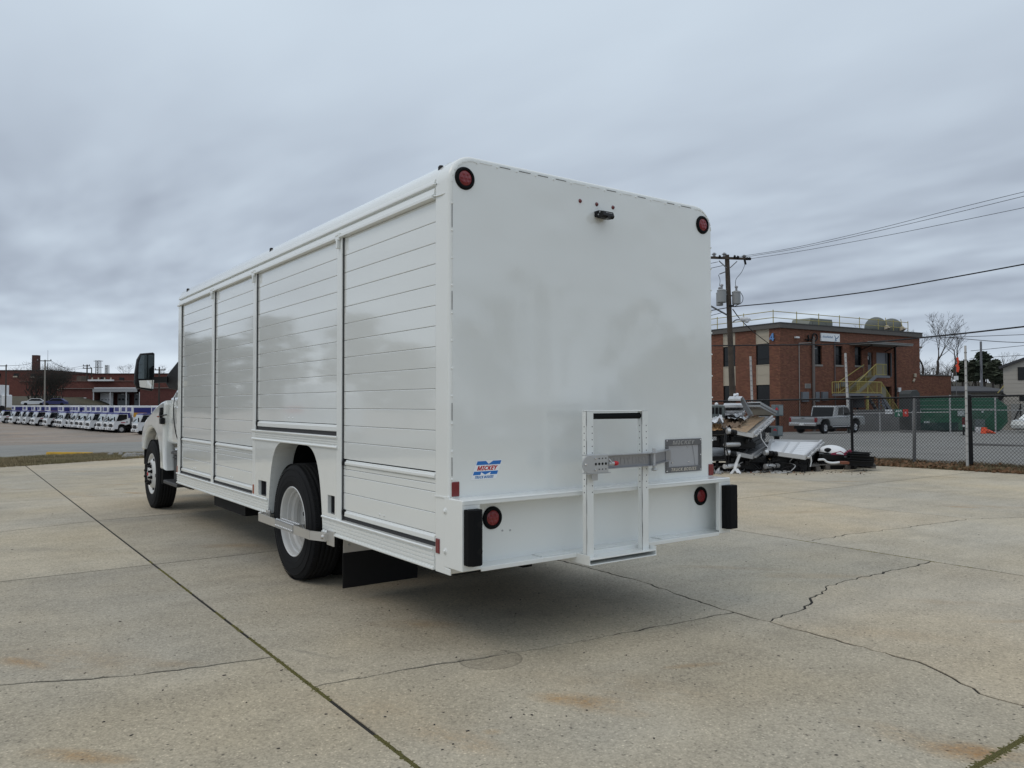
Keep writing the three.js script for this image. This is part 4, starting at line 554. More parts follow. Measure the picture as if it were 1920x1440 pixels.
{ // utility pole with transformers
  const D = 45, b = onGround(1376, D), top = at(1363, 478, D), t = thing('utility_pole', 'dark wooden utility pole with three transformers beside the brick office', 'utility pole', arr(b));
  const L = p => p.clone().sub(b), pt = (px, py, dz = 0) => { const q = at(px, py, D + dz).sub(b); return arr(q); }, R = new V3(Math.cos(0.6253), 0, Math.sin(0.6253));
  mesh('shaft', cyl([0, -0.3, 0], arr(L(top)), 0.19, 0.13, 14), M.wood, t);
  for (const dz of [-0.16, 0.16]) mesh('crossarm', bar(pt(1333, 483, dz), pt(1408, 485.5, dz), 0.1, 0.13), M.wood, t);
  for (const [x, y, d] of [[1339, 474, 0], [1358, 474, 0], [1395, 478, 0]]) mesh('insulator', [cyl(pt(x, y + 7, d), pt(x, y, d), 0.09, 0.07, 10), cyl(pt(x, y + 3, d), pt(x, y + 2, d), 0.14, 0.14, 10)], M.insulator, t);
  for (const [x, y] of [[1348, 481], [1376, 481], [1382, 482], [1400, 485], [1404, 485]]) mesh('insulator', [cyl(pt(x, y, -0.25), pt(x + 3, y + 0.5, -0.25), 0.1, 0.08, 8)], M.black, t);
  mesh('brace', bar(pt(1348, 489, -0.16), pt(1362, 502, -0.1), 0.05), M.greyPipe, t); mesh('brace', bar(pt(1382, 490, -0.16), pt(1369, 502, -0.1), 0.05), M.greyPipe, t);
  mesh('cutout', bar(pt(1396, 486, -0.3), pt(1398, 496, -0.3), 0.09), M.black, t);
  const can = (x0, x1, y0, y1, dz) => { const a = at((x0 + x1) / 2, y1, D + dz).sub(b), c = at((x0 + x1) / 2, y0, D + dz).sub(b), r = (x1 - x0) / 2 * D / F, h = c.y - a.y; const g = mesh('transformer', [lathe([[0.0001, 0], [r * 0.95, 0], [r, 0.04], [r, h - 0.05], [r * 1.05, h - 0.05], [r * 1.05, h], [r * 0.6, h + 0.05], [0.0001, h + 0.06]], 'y', 24).translate(a.x, a.y, a.z)], std(0.3, 0.31, 0.31, 0.6), t); mesh('bushing', [lathe([[0.0001, 0], [0.07, 0], [0.05, 0.08], [0.07, 0.1], [0.05, 0.14], [0.09, 0.2], [0.1, 0.26], [0.0001, 0.32]], 'y', 12).translate(c.x, c.y + 0.04, c.z)], M.insulator, g); mesh('hanger', bar(arr(new V3(a.x, a.y + h * 0.7, a.z)), [L(top).x * 0.75, a.y + h * 0.7, L(top).z * 0.75], 0.08), M.greyPipe, g); };
  can(1345, 1361.5, 544, 567.5, -0.3); can(1343, 1356, 549, 573, 0.5); can(1373, 1388.5, 547, 570.5, -0.1);
  mesh('drop_wire', tube([pt(1397, 496, -0.3), pt(1390, 511, -0.3), pt(1380, 524, -0.2), pt(1379, 538, -0.1)], 0.018, 16, 4), M.cable, t); mesh('drop_wire', tube([pt(1347, 515), pt(1350, 525), pt(1349, 536, -0.2)], 0.018, 12, 4), M.cable, t); mesh('drop_wire', tube([pt(1389, 549), pt(1393, 557), pt(1391, 567), pt(1378, 574)], 0.022, 16, 4), M.cable, t);
  mesh('standoff', bar(pt(1349, 514), pt(1362, 509), 0.06), M.greyPipe, t);
  mesh('lamp_arm', tube([pt(1374, 604), pt(1380, 600), pt(1388, 599.5)], 0.035, 10, 6), M.greyPipe, t);
  mesh('lamp_head', [new THREE.SphereGeometry(1, 20, 14).scale(0.34, 0.14, 0.16).rotateY(VIEW).translate(...pt(1397, 598.5)), new THREE.SphereGeometry(0.14, 14, 10).scale(1.1, 0.8, 1).translate(...pt(1400, 602)), cyl(pt(1394, 596), pt(1394, 593.5), 0.05)], M.paintWhite, t);
  mesh('guy_arm', cyl(pt(1333, 574, -0.6), pt(1366, 592), 0.05, 0.05, 8), M.greyPipe, t); mesh('crossarm_lower', bar(pt(1366, 574, -0.1), pt(1376, 573.5, -0.1), 0.12), M.cable, t);
}
// wires
function wire(label, pts, r, n = 30) { const w = mesh('overhead_wire', tube(pts.map(([x, y, d]) => arr(at(x, y, d))), r, n, 5), M.cable); tag(w, label, 'wire'); return w; }
wire('upper thin power line from the pole crossarm to the top right corner', [[1372, 483, 45], [1480, 466, 42], [1640, 430, 38], [1800, 389, 34], [1960, 350, 31]], 0.011); wire('second thin power line just below the uppermost one at right', [[1388, 483.5, 45], [1500, 465, 42], [1660, 430, 38], [1800, 397, 34.5], [1960, 358, 31]], 0.011); wire('third thin power line from the end of the crossarm', [[1408, 485, 45], [1500, 471, 42], [1660, 442, 38], [1800, 414, 34.5], [1960, 381, 31]], 0.011);
wire('thick dark cable from the transformers to the right', [[1376, 575, 45], [1480, 565, 42], [1640, 545, 38], [1780, 521, 35], [1960, 488, 31.5]], 0.03); wire('thick black cable crossing low in front of the brick office', [[1200, 653, 42], [1335, 648.5, 40], [1470, 647, 38], [1600, 644, 36], [1760, 630, 33], [1960, 608, 30]], 0.034); wire('service cable dropping from the utility pole to the brick office', [[1374, 580, 45], [1385, 595, 48], [1408, 618, 54], [1441, 644, 63]], 0.03);
wire('thin power line left of the utility pole, uppermost', [[1200, 522, 45], [1346, 491, 45]], 0.016, 6); wire('thin power line left of the utility pole, below the uppermost', [[1200, 532, 45], [1355, 498, 45]], 0.016, 6); wire('dark cable left of the utility pole at transformer foot level', [[1200, 605, 45], [1364, 577, 45]], 0.025, 6); wire('thin cable left of the utility pole below the transformers', [[1200, 626, 45], [1355, 586, 45]], 0.016, 6);
wire('faint far wire above the pine trees at right, upper', [[1745, 634, 120], [1850, 630, 120], [1960, 626, 120]], 0.045); wire('faint far wire above the pine trees at right, middle', [[1780, 633, 120], [1880, 641, 120], [1960, 643, 120]], 0.05); wire('faint far wire above the pine trees at right, lower', [[1820, 658, 120], [1920, 648, 120], [1960, 645, 120]], 0.04); wire('faint far wire just above the pine crowns at right', [[1820, 672, 120], [1920, 666, 120], [1960, 664, 120]], 0.04);

{ // brick office building, own axes: x along the front, z out of it, origin at the near corner
  const base = -0.9, B = thing('brick_office', 'two storey red brick office building with flat roof and yellow railing', 'building', [50.91, 0, -33.64], -0.0898), P = (n, g, m, par = B) => mesh(n, g, m, par);
  // walls in bands around the openings
  const holesF = [[4.01, 5.04, 4.75, 6.31], [6.7, 7.7, 4.77, 6.38], [9.3, 10.27, 4.79, 6.42], [11.05, 11.75, 3.9, 5.96], [12.25, 14.43, 3.9, 6.0], [12.88, 14.35, base, 3.03]];
  const wallF = new THREE.Shape([[0, base], [18.6, base], [18.6, 7.55], [0, 7.55]].map(p => new THREE.Vector2(...p)));
  for (const [a, b, c, d] of holesF) wallF.holes.push(new THREE.Path([[a, c + (c === base ? 0.002 : 0)], [b, c + (c === base ? 0.002 : 0)], [b, d], [a, d]].map(p => new THREE.Vector2(...p))));
  P('front_wall', new THREE.ExtrudeGeometry(wallF, { depth: 0.3, bevelEnabled: false }).translate(0, 0, -0.3), M.brick);
  const wallL = new THREE.Shape([[0.3, base], [20, base], [20, 7.55], [0.3, 7.55]].map(p => new THREE.Vector2(...p))); for (const [a, b] of [[1.07, 2.45], [4.68, 6.07], [8.3, 9.7], [11.9, 13.3], [15.5, 16.9]]) wallL.holes.push(new THREE.Path([[a, base + 0.002], [b, base + 0.002], [b, 7.548], [a, 7.548]].map(p => new THREE.Vector2(...p))));
  P('side_wall', new THREE.ExtrudeGeometry(wallL, { depth: 0.3, bevelEnabled: false }).rotateY(PI / 2).translate(0, 0, 0), M.brick);
  P('back_wall', [box(0, 18.6, base, 7.55, -20, -19.7), box(18.3, 18.6, base, 7.55, -19.7, -0.3)], M.brick);
  P('roof', box(0.1, 18.5, 7.5, 7.6, -19.9, -0.1), M.darkRoof);
  P('fascia', [box(-0.2, 18.75, 7.55, 7.92, -0.05, 0.2), box(-0.2, 0.05, 7.55, 7.92, -20.2, -0.05), box(18.5, 18.75, 7.55, 7.92, -20.2, -0.05)], std(0.11, 0.1, 0.09, 0.7)); P('coping', [box(-0.25, 18.8, 7.92, 7.98, -0.1, 0.25), box(-0.25, 0.1, 7.92, 7.98, -20.25, -0.1)], std(0.06, 0.058, 0.055, 0.6));
  for (const [a, b] of [[1.07, 2.45], [4.68, 6.07], [8.3, 9.7], [11.9, 13.3], [15.5, 16.9]]) {
    for (const [c, d] of [[6.4, 7.548], [3.07, 4.7]]) P('spandrel_panel', [box(0.05, 0.12, c, d, -b, -a), box(0.02, 0.06, c, c + 0.06, -b, -a), box(0.02, 0.06, d - 0.06, d, -b, -a), box(0.02, 0.06, c + 0.06, d - 0.06, -a - 0.07, -a), box(0.02, 0.06, c + 0.06, d - 0.06, -b, -b + 0.07), box(0.03, 0.06, (c + d) / 2 - 0.01, (c + d) / 2 + 0.01, -b + 0.07, -a - 0.07)], M.cream);
    for (const [c, d] of [[4.7, 6.4], [base, 3.07]]) { const w = P('window', [box(0.1, 0.13, c + 0.06, d - 0.06, -b + 0.06, -a - 0.06)], M.darkGlass); P('frame', [box(0.06, 0.14, c, c + 0.06, -b, -a), box(0.06, 0.14, d - 0.06, d, -b, -a), box(0.06, 0.14, c + 0.06, d - 0.06, -b, -b + 0.06), box(0.06, 0.14, c + 0.06, d - 0.06, -a - 0.06, -a), box(0.07, 0.135, c + 0.45, c + 0.49, -b + 0.06, -a - 0.06)], M.black, w); P('blind', box(0.15, 0.16, d - 0.5, d - 0.1, -b + 0.1, -a - 0.1), std(0.14, 0.15, 0.16, 0.8), w); }
  }
  holesF.slice(0, 3).forEach(([a, b, c, d], k) => { const w = P('window', box(a, b, c, d, -0.22, -0.2), M.darkGlass); P('frame', [box(a, a + 0.06, c, d, -0.19, -0.12), box(b - 0.06, b, c, d, -0.19, -0.12), box(a + 0.06, b - 0.06, c, c + 0.06, -0.19, -0.12), box(a + 0.06, b - 0.06, d - 0.06, d, -0.19, -0.12), box(a + 0.06, b - 0.06, (c + d) / 2, (c + d) / 2 + 0.04, -0.19, -0.13)], M.black, w); P('sill', rbox(a - 0.06, b + 0.06, c - 0.16, c, -0.1, 0.06, 0.02), std(0.24, 0.22, 0.2, 0.8), w); if (!k) P('lamp_reflection_blind', box(a + 0.1, b - 0.4, d - 0.26, d - 0.2, -0.198, -0.19), std(0.3, 0.32, 0.33, 0.6), w); });
  const dA = P('door', box(11.05, 11.75, 3.9, 5.96, -0.2, -0.15), M.greySteel); P('door_window', box(11.12, 11.55, 4.9, 5.8, -0.149, -0.14), M.darkGlass, dA); P('door_notice', box(11.2, 11.34, 5.35, 5.62, -0.139, -0.135), M.paintWhite, dA);
  P('door', box(12.25, 13.78, 3.9, 6.0, -0.2, -0.14), std(0.2, 0.21, 0.235, 0.6)); P('doorway', box(13.78, 14.43, 3.9, 6.0, -0.28, -0.26), M.black); P('door_frame', [box(13.74, 13.8, 3.9, 6.0, -0.13, -0.02), box(14.38, 14.43, 3.9, 6.0, -0.13, 0.0)], M.greySteel);
  P('door', box(12.88, 13.75, base, 3.03, -0.2, -0.14), std(0.17, 0.18, 0.21, 0.6)); P('doorway', box(13.75, 14.35, base, 3.03, -0.28, -0.26), M.black);
  P('canopy', [box(8.6, 14.6, 6.5, 6.64, 0.003, 1.9), box(8.6, 14.6, 6.64, 6.7, 1.7, 1.95)], std(0.22, 0.22, 0.21, 0.6)); P('canopy_bracket', [bar([13.4, 6.5, 1.2], [13.4, 6.1, 0.05], 0.06), bar([10, 6.5, 1.2], [10, 6.1, 0.05], 0.06)], M.black);
  P('downpipe', cyl([14.8, base, 0.1], [14.8, 6.5, 0.1], 0.08, 0.08, 8), M.black); P('conduit', [cyl([2.15, base, 0.08], [2.15, 6.4, 0.08], 0.035, 0.035, 6), bar([2.15, 6.4, 0.08], [3.6, 6.5, 0.08], 0.06)], std(0.3, 0.28, 0.26, 0.6)); P('conduit', cyl([3.8, base, 0.14], [3.8, 7.0, 0.14], 0.12, 0.12, 8), std(0.15, 0.13, 0.12, 0.6)); P('conduit', cyl([6.58, base, 0.07], [6.58, 6.7, 0.07], 0.05, 0.05, 6), std(0.12, 0.1, 0.1, 0.6));
  P('service_head', [new THREE.TorusGeometry(0.3, 0.06, 8, 16).translate(4.0, 6.95, 0.15), new THREE.TorusGeometry(0.22, 0.06, 8, 16).rotateY(0.8).translate(3.2, 6.85, 0.15), bar([2.9, 6.75, 0.1], [3.8, 6.75, 0.1], 0.08)], M.black);
  for (const [a, b, c, d] of [[2.88, 3.56, 2.79, 3.16], [6.64, 7.2, 2.82, 3.2]]) { const v = P('louvre', box(a, b, c, d, 0.003, 0.05), std(0.32, 0.31, 0.29, 0.7)); for (let k = 0; k < 4; k++) P('louvre_slat', box(a + 0.05, b - 0.05, c + 0.06 + k * 0.08, c + 0.09 + k * 0.08, 0.05, 0.07), std(0.12, 0.12, 0.12, 0.7), v); }
  for (const [a, b, c, d] of [[2.38, 3.09, 1.7, 2.49], [3.95, 4.4, 1.7, 2.5], [4.8, 5.47, 1.8, 2.51], [7.35, 7.95, 2.95, 3.42]]) P('meter_cabinet', rbox(a, b, c, d, 0.003, 0.25, 0.02), std(0.15, 0.165, 0.185, 0.6));
  P('security_camera', [rbox(1.6, 2.05, 6.78, 6.92, 0.05, 0.25, 0.03)], M.paintWhite); P('floodlight', rbox(15.1, 15.45, 2.55, 2.95, 0.05, 0.2, 0.02).rotateZ(0), M.paintWhite); P('wall_lamp', [rbox(17.55, 17.8, 3.9, 4.25, 0.02, 0.2, 0.05), cyl([17.6, 3.75, 0.1], [17.4, 3.5, 0.1], 0.09)], M.cream);
  // numeral and company sign
  P('numeral', textMesh('4', 0.62, 0.05).rotateY(-PI / 2).translate(-0.06, 6.86, -0.72), std(0.12, 0.27, 0.55, 0.5));
  { const c = document.createElement('canvas'); c.width = 512; c.height = 144; const g = c.getContext('2d'); g.fillStyle = '#e9ecee'; g.fillRect(0, 0, 512, 144); g.fillStyle = '#2d5c86'; g.font = 'bold 56px sans-serif'; g.fillText('AkzoNobel', 34, 84); g.lineWidth = 15; g.strokeStyle = '#17527d'; g.lineCap = 'round'; g.beginPath(); g.moveTo(372, 36); g.lineTo(396, 84); g.lineTo(380, 138); g.moveTo(396, 84); g.quadraticCurveTo(430, 104, 482, 40); g.moveTo(392, 96); g.lineTo(418, 128); g.stroke();
    const t = new THREE.CanvasTexture(c); t.colorSpace = THREE.SRGBColorSpace; const m = mesh('company_sign', new THREE.BoxGeometry(2.35, 0.66, 0.12).translate(5.98, 7.02, 0.08), new THREE.MeshStandardMaterial({ map: t, roughness: 0.5 }), B, true); m.userData.label = 'white company sign with blue lettering AkzoNobel and figure emblem'; }
  // low wing at right and cream stub behind it
  P('low_wing', [box(18.603, 23.6, base - 0.3, 4.1, -8, -0.05)], M.brick); P('wing_coping', box(18.603, 23.7, 4.1, 4.2, -8.1, 0.02), std(0.1, 0.095, 0.09, 0.7)); P('stair_tower', box(18.603, 20.9, 4.2, 6.75, -6, -1.5), M.cream); P('tower_roof', box(18.603, 21.1, 6.75, 6.9, -6.2, -1.3), std(0.14, 0.12, 0.1, 0.7));
  { const w = P('glass_block_window', box(19.35, 20.3, 4.25, 6.05, -1.49, -1.46), std(0.5, 0.48, 0.4, 0.4)); const gl = []; for (let k = 1; k < 4; k++) gl.push(box(19.35 + k * 0.24 - 0.012, 19.35 + k * 0.24 + 0.012, 4.25, 6.05, -1.459, -1.452)); P('glazing_bar', gl.concat([0, 1, 2, 3, 4].map(k => box(19.35, 20.3, 4.55 + k * 0.3, 4.575 + k * 0.3, -1.452, -1.448))), std(0.2, 0.19, 0.16, 0.7), w); }
  // roof railing
  const ry = [8.98, 8.46]; for (const x of [0.3, 3.1, 5.85, 8.55, 11.25, 13.9, 16.1, 18.3]) P('railing_post', cyl([x, 7.6, -0.9], [x, 9.1, -0.9], 0.035, 0.035, 6), M.yellow); for (const z of [-4, -7, -10, -13]) P('railing_post', cyl([0.3, 7.6, z], [0.3, 9.1, z], 0.035, 0.035, 6), M.yellow);
  for (const y of ry) { P('railing_rail', cyl([0.3, y, -0.9], [18.3, y, -0.9], 0.03, 0.03, 6), M.yellow); P('railing_rail', cyl([0.3, y, -0.9], [0.3, y, -16], 0.03, 0.03, 6), M.yellow); }
}
{ // things on the roof of the office, in the building's axes
  const c = Math.cos(0.0898), s = Math.sin(-0.0898), W = (x, y, z) => [50.91 + x * c + z * s, y, -33.64 - x * s + z * c];
  const a = thing('rooftop_unit', 'grey air conditioning unit standing on the roof of the brick office', 'air conditioner', W(11.3, 7.6, -6), -0.0898); mesh('cabinet', [extrude([[-1.75, 0], [1.7, 0], [1.7, 1.75], [-1.3, 1.75], [-1.75, 0.9]], 2, 0.02).translate(0, 0, -1)], std(0.2, 0.21, 0.18, 0.7), a); for (let k = 0; k < 3; k++) mesh('panel', box(-1.1 + k * 0.95, -0.2 + k * 0.95, 0.2, 1.55, 1.02, 1.05), std(0.17, 0.18, 0.155, 0.7), a);
  for (const [x, l] of [[15.45, 'left'], [17.75, 'right']]) { const t = thing('roof_ventilator', `round dark mesh ventilator on the office roof, the ${l} one of the pair`, 'ventilator', W(x, 7.6, -2.2), -0.0898, 'round ventilators on the office roof'); mesh('dome', new THREE.SphereGeometry(0.98, 24, 14, 0, 2 * PI, 0, PI * 0.6).translate(0, 0.88, 0), std(0.13, 0.14, 0.13, 0.8), t); mesh('base', cyl([0, 0, 0], [0, 0.62, 0], 0.8, 0.92, 20), std(0.12, 0.12, 0.11, 0.8), t); mesh('fan_motor', cyl([0, 0.95, 1.0], [0, 0.65, 1.15], 0.2, 0.28, 10), M.cream, t); mesh('stay', cyl([0, 0.9, 1.1], [0, 1.7, 0.95], 0.03), M.yellow, t); }
  // outside stair, yellow rails
  const base = -0.9, T = thing('outside_stair', 'grey steel outside stair with yellow railings at the upper door of the brick office', 'staircase', [50.91, 0, -33.64], -0.0898), P = (n, g, m) => mesh(n, g, m, T);
  P('landing', [box(5.1, 9.2, 2.15, 2.35, 0.9, 2.5)], M.greySteel); P('landing', [box(10.0, 11.9, 3.72, 3.9, 0.02, 1.5)], M.greySteel);
  const railing = (a, b, n) => { const out = []; const A = new V3(...a), Bv = new V3(...b); for (let k = 0; k <= n; k++) { const p = A.clone().lerp(Bv, k / n); const th = k % 8 === 0 ? 0.07 : 0.028; out.push(cyl(arr(p), [p.x, p.y + 0.95, p.z], th / 2, th / 2, 5)); } out.push(cyl([a[0], a[1] + 0.95, a[2]], [b[0], b[1] + 0.95, b[2]], 0.035, 0.035, 6), cyl([a[0], a[1] + 0.08, a[2]], [b[0], b[1] + 0.08, b[2]], 0.025, 0.025, 6)); const m = P('railing', out, M.yellow); m.userData.kind = 'stuff'; return m; };
  railing([5.1, 2.35, 2.5], [9.2, 2.35, 2.5], 28); railing([5.1, 2.35, 0.9], [5.1, 2.35, 2.5], 8); railing([10.0, 3.9, 1.5], [11.4, 3.9, 1.5], 12);
  railing([7.5, 2.35, 1.5], [10, 3.9, 1.5], 18); railing([6.6, 2.35, 0.35], [10, 3.9, 0.35], 1); railing([9.2, 2.35, 2.5], [11.4, 0.15, 2.5], 16); railing([9.2, 2.35, 1.2], [11.4, 0.15, 1.2], 2);
  P('stringer', bar([7.3, 2.3, 1.5], [10, 3.85, 1.5], 0.06, 0.3), M.greySteel); P('stringer', bar([7.3, 2.3, 0.4], [10, 3.85, 0.4], 0.06, 0.3), M.greySteel); P('stringer', bar([9.2, 2.2, 2.5], [12.0, -0.6, 2.5], 0.06, 0.3), M.greySteel); P('stringer', bar([9.2, 2.2, 1.2], [12.0, -0.6, 1.2], 0.06, 0.3), M.greySteel);
  for (let k = 1; k < 9; k++) P('tread', box(7.3 + 0.3 * k, 7.6 + 0.3 * k, 2.32 + 0.172 * k, 2.36 + 0.172 * k, 0.43, 1.47), M.black); for (let k = 0; k < 10; k++) P('tread', box(9.25 + 0.27 * k, 9.55 + 0.27 * k, 2.05 - 0.27 * k, 2.09 - 0.27 * k, 1.23, 2.47), std(0.2, 0.2, 0.2, 0.7));
  P('support_post', box(7.42, 7.58, base - 0.1, 2.15, 2.3, 2.46), M.yellow); P('support_post', box(5.15, 5.27, base - 0.1, 2.15, 2.3, 2.42), M.greySteel); P('support_post', box(9.02, 9.14, base - 0.1, 2.15, 2.3, 2.42), M.greySteel);
  const w = thing('retaining_wall', 'low grey concrete wall in front of the brick office behind the pickup', 'wall', [50.91, 0, -33.64], -0.0898); mesh('wall', [box(5.0, 13.2, base - 0.2, 0.95, 2.9, 3.2)], M.concreteGrey, w); mesh('coping', box(4.95, 13.25, 0.95, 1.05, 2.85, 3.25), std(0.2, 0.19, 0.18, 0.9), w);
  for (let k = 0; k < 1; k++) { const e = thing('exhaust_drum', 'dark drum shaped vent against the brick wall above the pickup cab', 'vent', W(7.6, 1.2, 1.4), -0.0898); mesh('drum', [cyl([0, 0, 0], [0, 0.9, 0], 0.55, 0.5, 20), new THREE.SphereGeometry(0.5, 20, 8, 0, 6.3, 0, 1.57).scale(1, 0.5, 1).translate(0, 0.9, 0)], std(0.07, 0.07, 0.075, 0.7), e); mesh('stand', cyl([0, -2, 0], [0, 0, 0], 0.08), M.black, e); }
}
// pickup truck
{
  const b = onLand(1545, 813.5), t = thing('pickup_truck', 'silver crew cab pickup truck parked beyond the black fence', 'pickup truck', arr(b), 0), P = (n, g, m, par = t) => mesh(n, g, m, par), S = M.silver;
  const hx = Math.sin(0.6253 + 0.93), hz = -Math.cos(0.6253 + 0.93); t.rotation.y = Math.atan2(-hx, -hz) ; // local -z is forward
  // local: rear wheel axle at z = 0, x right; b is at the right rear wheel
  const o = new THREE.Group(); void o; const wx = 0.84, q = new V3(-wx, 0, 0).applyEuler(t.rotation); t.position.add(q);
  const prof = [[1.05, 0.62], [1.08, 0.95], [1.06, 1.1], [-1.3, 1.12], [-3.2, 1.14], [-4.55, 1.12], [-4.75, 1.02], [-4.82, 0.7], [-4.75, 0.5], [-4.2, 0.5], [-4.15, 0.72], [-3.95, 0.92], [-3.62, 0.98], [-3.3, 0.92], [-3.1, 0.72], [-3.05, 0.48], [-0.6, 0.48], [-0.54, 0.72], [-0.36, 0.92], [0, 0.99], [0.36, 0.92], [0.54, 0.72], [0.58, 0.6]];
  P('body', extrudeX(prof, -0.98, 1.96, 0.06, [], 3), S);
  P('bed_opening', box(-0.82, 0.82, 1.07, 1.125, -0.95, 0.98), M.black); P('tailgate_handle', box(-0.12, 0.12, 0.99, 1.04, 1.075, 1.085), M.black);
  P('cab', extrudeX([[-1.15, 1.05], [-1.36, 1.75], [-1.48, 1.81], [-2.5, 1.84], [-2.8, 1.77], [-3.6, 1.15], [-3.62, 1.05]], -0.86, 1.72, 0.06, [], 4), S);
  P('rear_window', box(-0.75, 0.75, -0.31, 0.31, -0.012, 0.012).rotateX(-0.3).translate(0, 1.42, -1.25), M.darkGlass);
  for (const sx of [-1, 1]) { P('side_window', extrudeX([[-1.62, 1.2], [-1.72, 1.68], [-2.25, 1.72], [-2.25, 1.2]], sx > 0 ? 0.84 : -0.87, 0.03), M.darkGlass); P('side_window', extrudeX([[-2.33, 1.2], [-2.33, 1.72], [-2.75, 1.7], [-3.3, 1.2]], sx > 0 ? 0.84 : -0.87, 0.03), M.darkGlass); P('tail_light', rbox(sx * 0.83, sx * 0.99, 0.76, 1.06, 0.93, 1.09, 0.03), M.redLens); P('door_handle', rbox(sx * 0.97, sx * 0.995, 0.99, 1.03, -1.75, -1.6, 0.01), M.black); P('door_handle', rbox(sx * 0.97, sx * 0.995, 0.99, 1.03, -2.6, -2.45, 0.01), M.black); P('mirror', rbox(sx * 0.98, sx * 1.2, 1.12, 1.3, -3.05, -2.9, 0.04), M.black); P('running_board', rbox(sx * 0.9, sx * 1.02, 0.42, 0.47, -2.9, -0.75, 0.02), M.chrome); }
  P('rear_bumper', rbox(-0.95, 0.95, 0.52, 0.72, 1.0, 1.2, 0.04), M.chrome); P('number_plate', box(-0.16, 0.16, 0.56, 0.7, 1.2, 1.21), M.paintWhite); P('underbody', box(-0.75, 0.75, 0.3, 0.5, -4.4, 0.9), M.black);
  for (const z of [0, -3.62]) for (const sx of [-1, 1]) { const w = P('wheel', lathe([[0.22, -0.12], [0.36, -0.12], [0.39, -0.09], [0.39, 0.09], [0.36, 0.12], [0.22, 0.12]], 'x', 28).translate(sx * 0.84, 0.39, z), M.tyre); P('rim', [lathe([[0.23, 0.11], [0.2, 0.09], [0.08, 0.07], [0.0001, 0.09]], 'x', 20).rotateY(sx > 0 ? PI : 0).translate(sx * 0.84, 0.39, z), ...[0, 1, 2, 3, 4, 5].map(k => new THREE.BoxGeometry(0.03, 0.19, 0.05).translate(0, 0.12, 0).rotateX(k * PI / 3).translate(sx * 0.955, 0.39, z))], M.chrome, w); }
}
{ // back fence with signs, compactor, cone, bucket, bollard, pipe on the ground
  const pts = [1590, 1650, 1712, 1782, 1867, 1925, 2000].map(px => onLand(px, 812 + (px - 1700) * 0.004)), f = thing('back_fence', 'galvanised chain link fence with barbed wire in front of the green compactor', 'fence');
  pts.forEach((p, i) => mesh('fence_post', cyl([p.x, p.y - 0.1, p.z], [p.x, p.y + (i > 2 && i < 6 ? 2.45 : 1.45), p.z], 0.05, 0.05, 10), std(0.38, 0.38, 0.38, 0.5, 0.4), f));
  const w = []; for (let i = 0; i < pts.length - 1; i++) { const a = pts[i], b = pts[i + 1], L = Math.hypot(b.x - a.x, b.z - a.z), H = i > 2 ? 1.5 : 1.35, n = Math.floor(L / 0.11); mesh('fence_rail', cyl([a.x, a.y + H, a.z], [b.x, b.y + H, b.z], 0.025, 0.025, 6), std(0.4, 0.4, 0.4, 0.5, 0.4), f); for (let k = 0; k < n - 13; k++) for (const d of [0, 1]) { const t0 = k / n, t1 = (k + 13) / n, A = a.clone().lerp(b, d ? t1 : t0), Bq = a.clone().lerp(b, d ? t0 : t1); w.push(cyl([A.x, A.y + 0.03, A.z], [Bq.x, Bq.y + H, Bq.z], 0.004, 0.004, 3, true)); } if (i > 1) for (let k = 0; k < 3; k++) mesh('barbed_wire', cyl([a.x, a.y + 1.8 + k * 0.3, a.z], [b.x, b.y + 1.8 + k * 0.3, b.z], 0.008, 0.008, 4), M.greyPipe, f); }
  const m = mesh('chain_link_mesh', w, M.greyPipe, f); m.userData.kind = 'stuff';
  const sign = (px0, px1, py0, py1, col, name, label, text, tc) => { const d = 49.5, a = at((px0 + px1) / 2, (py0 + py1) / 2, d), W = (px1 - px0) * d / F, H = (py1 - py0) * d / F, t = thing(name, label, 'sign', arr(a), VIEW); mesh('board', rbox(-W / 2, W / 2, -H / 2, H / 2, -0.01, 0.01, 0.004, 1), col, t); if (text) text.forEach(([s, y, h]) => mesh('lettering', textMesh(s, h, 0.006).translate(0, y, 0.012), tc, t)); mesh('tie', [box(-W / 2, W / 2, H * 0.3, H * 0.34, -0.03, -0.011)], M.greyPipe, t); };
  sign(1660, 1673, 768, 776, M.paintWhite, 'fence_sign', 'small white sign on the fence below the yellow stair', [['FLAT A', 0, 0.09]], M.black); sign(1677.5, 1692, 767, 781.5, std(0.03, 0.13, 0.08, 0.6), 'fence_sign', 'green square sign with white lettering on the fence', [['ADD', 0.12, 0.14], ['A', -0.1, 0.16]], M.paintWhite); sign(1693, 1703, 767.5, 781, std(0.5, 0.05, 0.04, 0.6), 'fence_sign', 'red sign on the fence right of the green sign', [['V', 0, 0.14]], M.paintWhite);
  const D = 56, cb = onGround(1806, D), c = thing('trash_compactor', 'long dark green trash compactor container behind the back fence', 'container', arr(cb), VIEW), X = px => (px - 1806) * D / F, Y = py => at(1806, py, D).y - cb.y, green = noiseMat(0.022, 0.095, 0.058, 0.35, 3, 0.6, 61, 0.05, 0.004, 256), yB = 0.12;
  const ol = [[X(1724), yB], [X(1724), Y(746)], [X(1868), Y(746)], [X(1888), Y(761)], [X(1889), Y(792)], [X(1876), yB]]; mesh('container', extrude(ol, 2.3, 0.03).translate(0, 0, -2.3), green, c);
  mesh('rib', box(X(1724), X(1866), Y(768), Y(766), 0.003, 0.06), std(0.2, 0.24, 0.22, 0.6), c); mesh('rib', box(X(1724), X(1880), Y(781.5), Y(780), 0.003, 0.05), green, c); mesh('skid', box(X(1726), X(1874), 0.0, 0.28, -2.1, 0.02), std(0.015, 0.03, 0.028, 0.7), c); mesh('base_panel', box(X(1716), X(1795), Y(806), Y(792), 0.031, 0.07), std(0.018, 0.045, 0.042, 0.7), c);
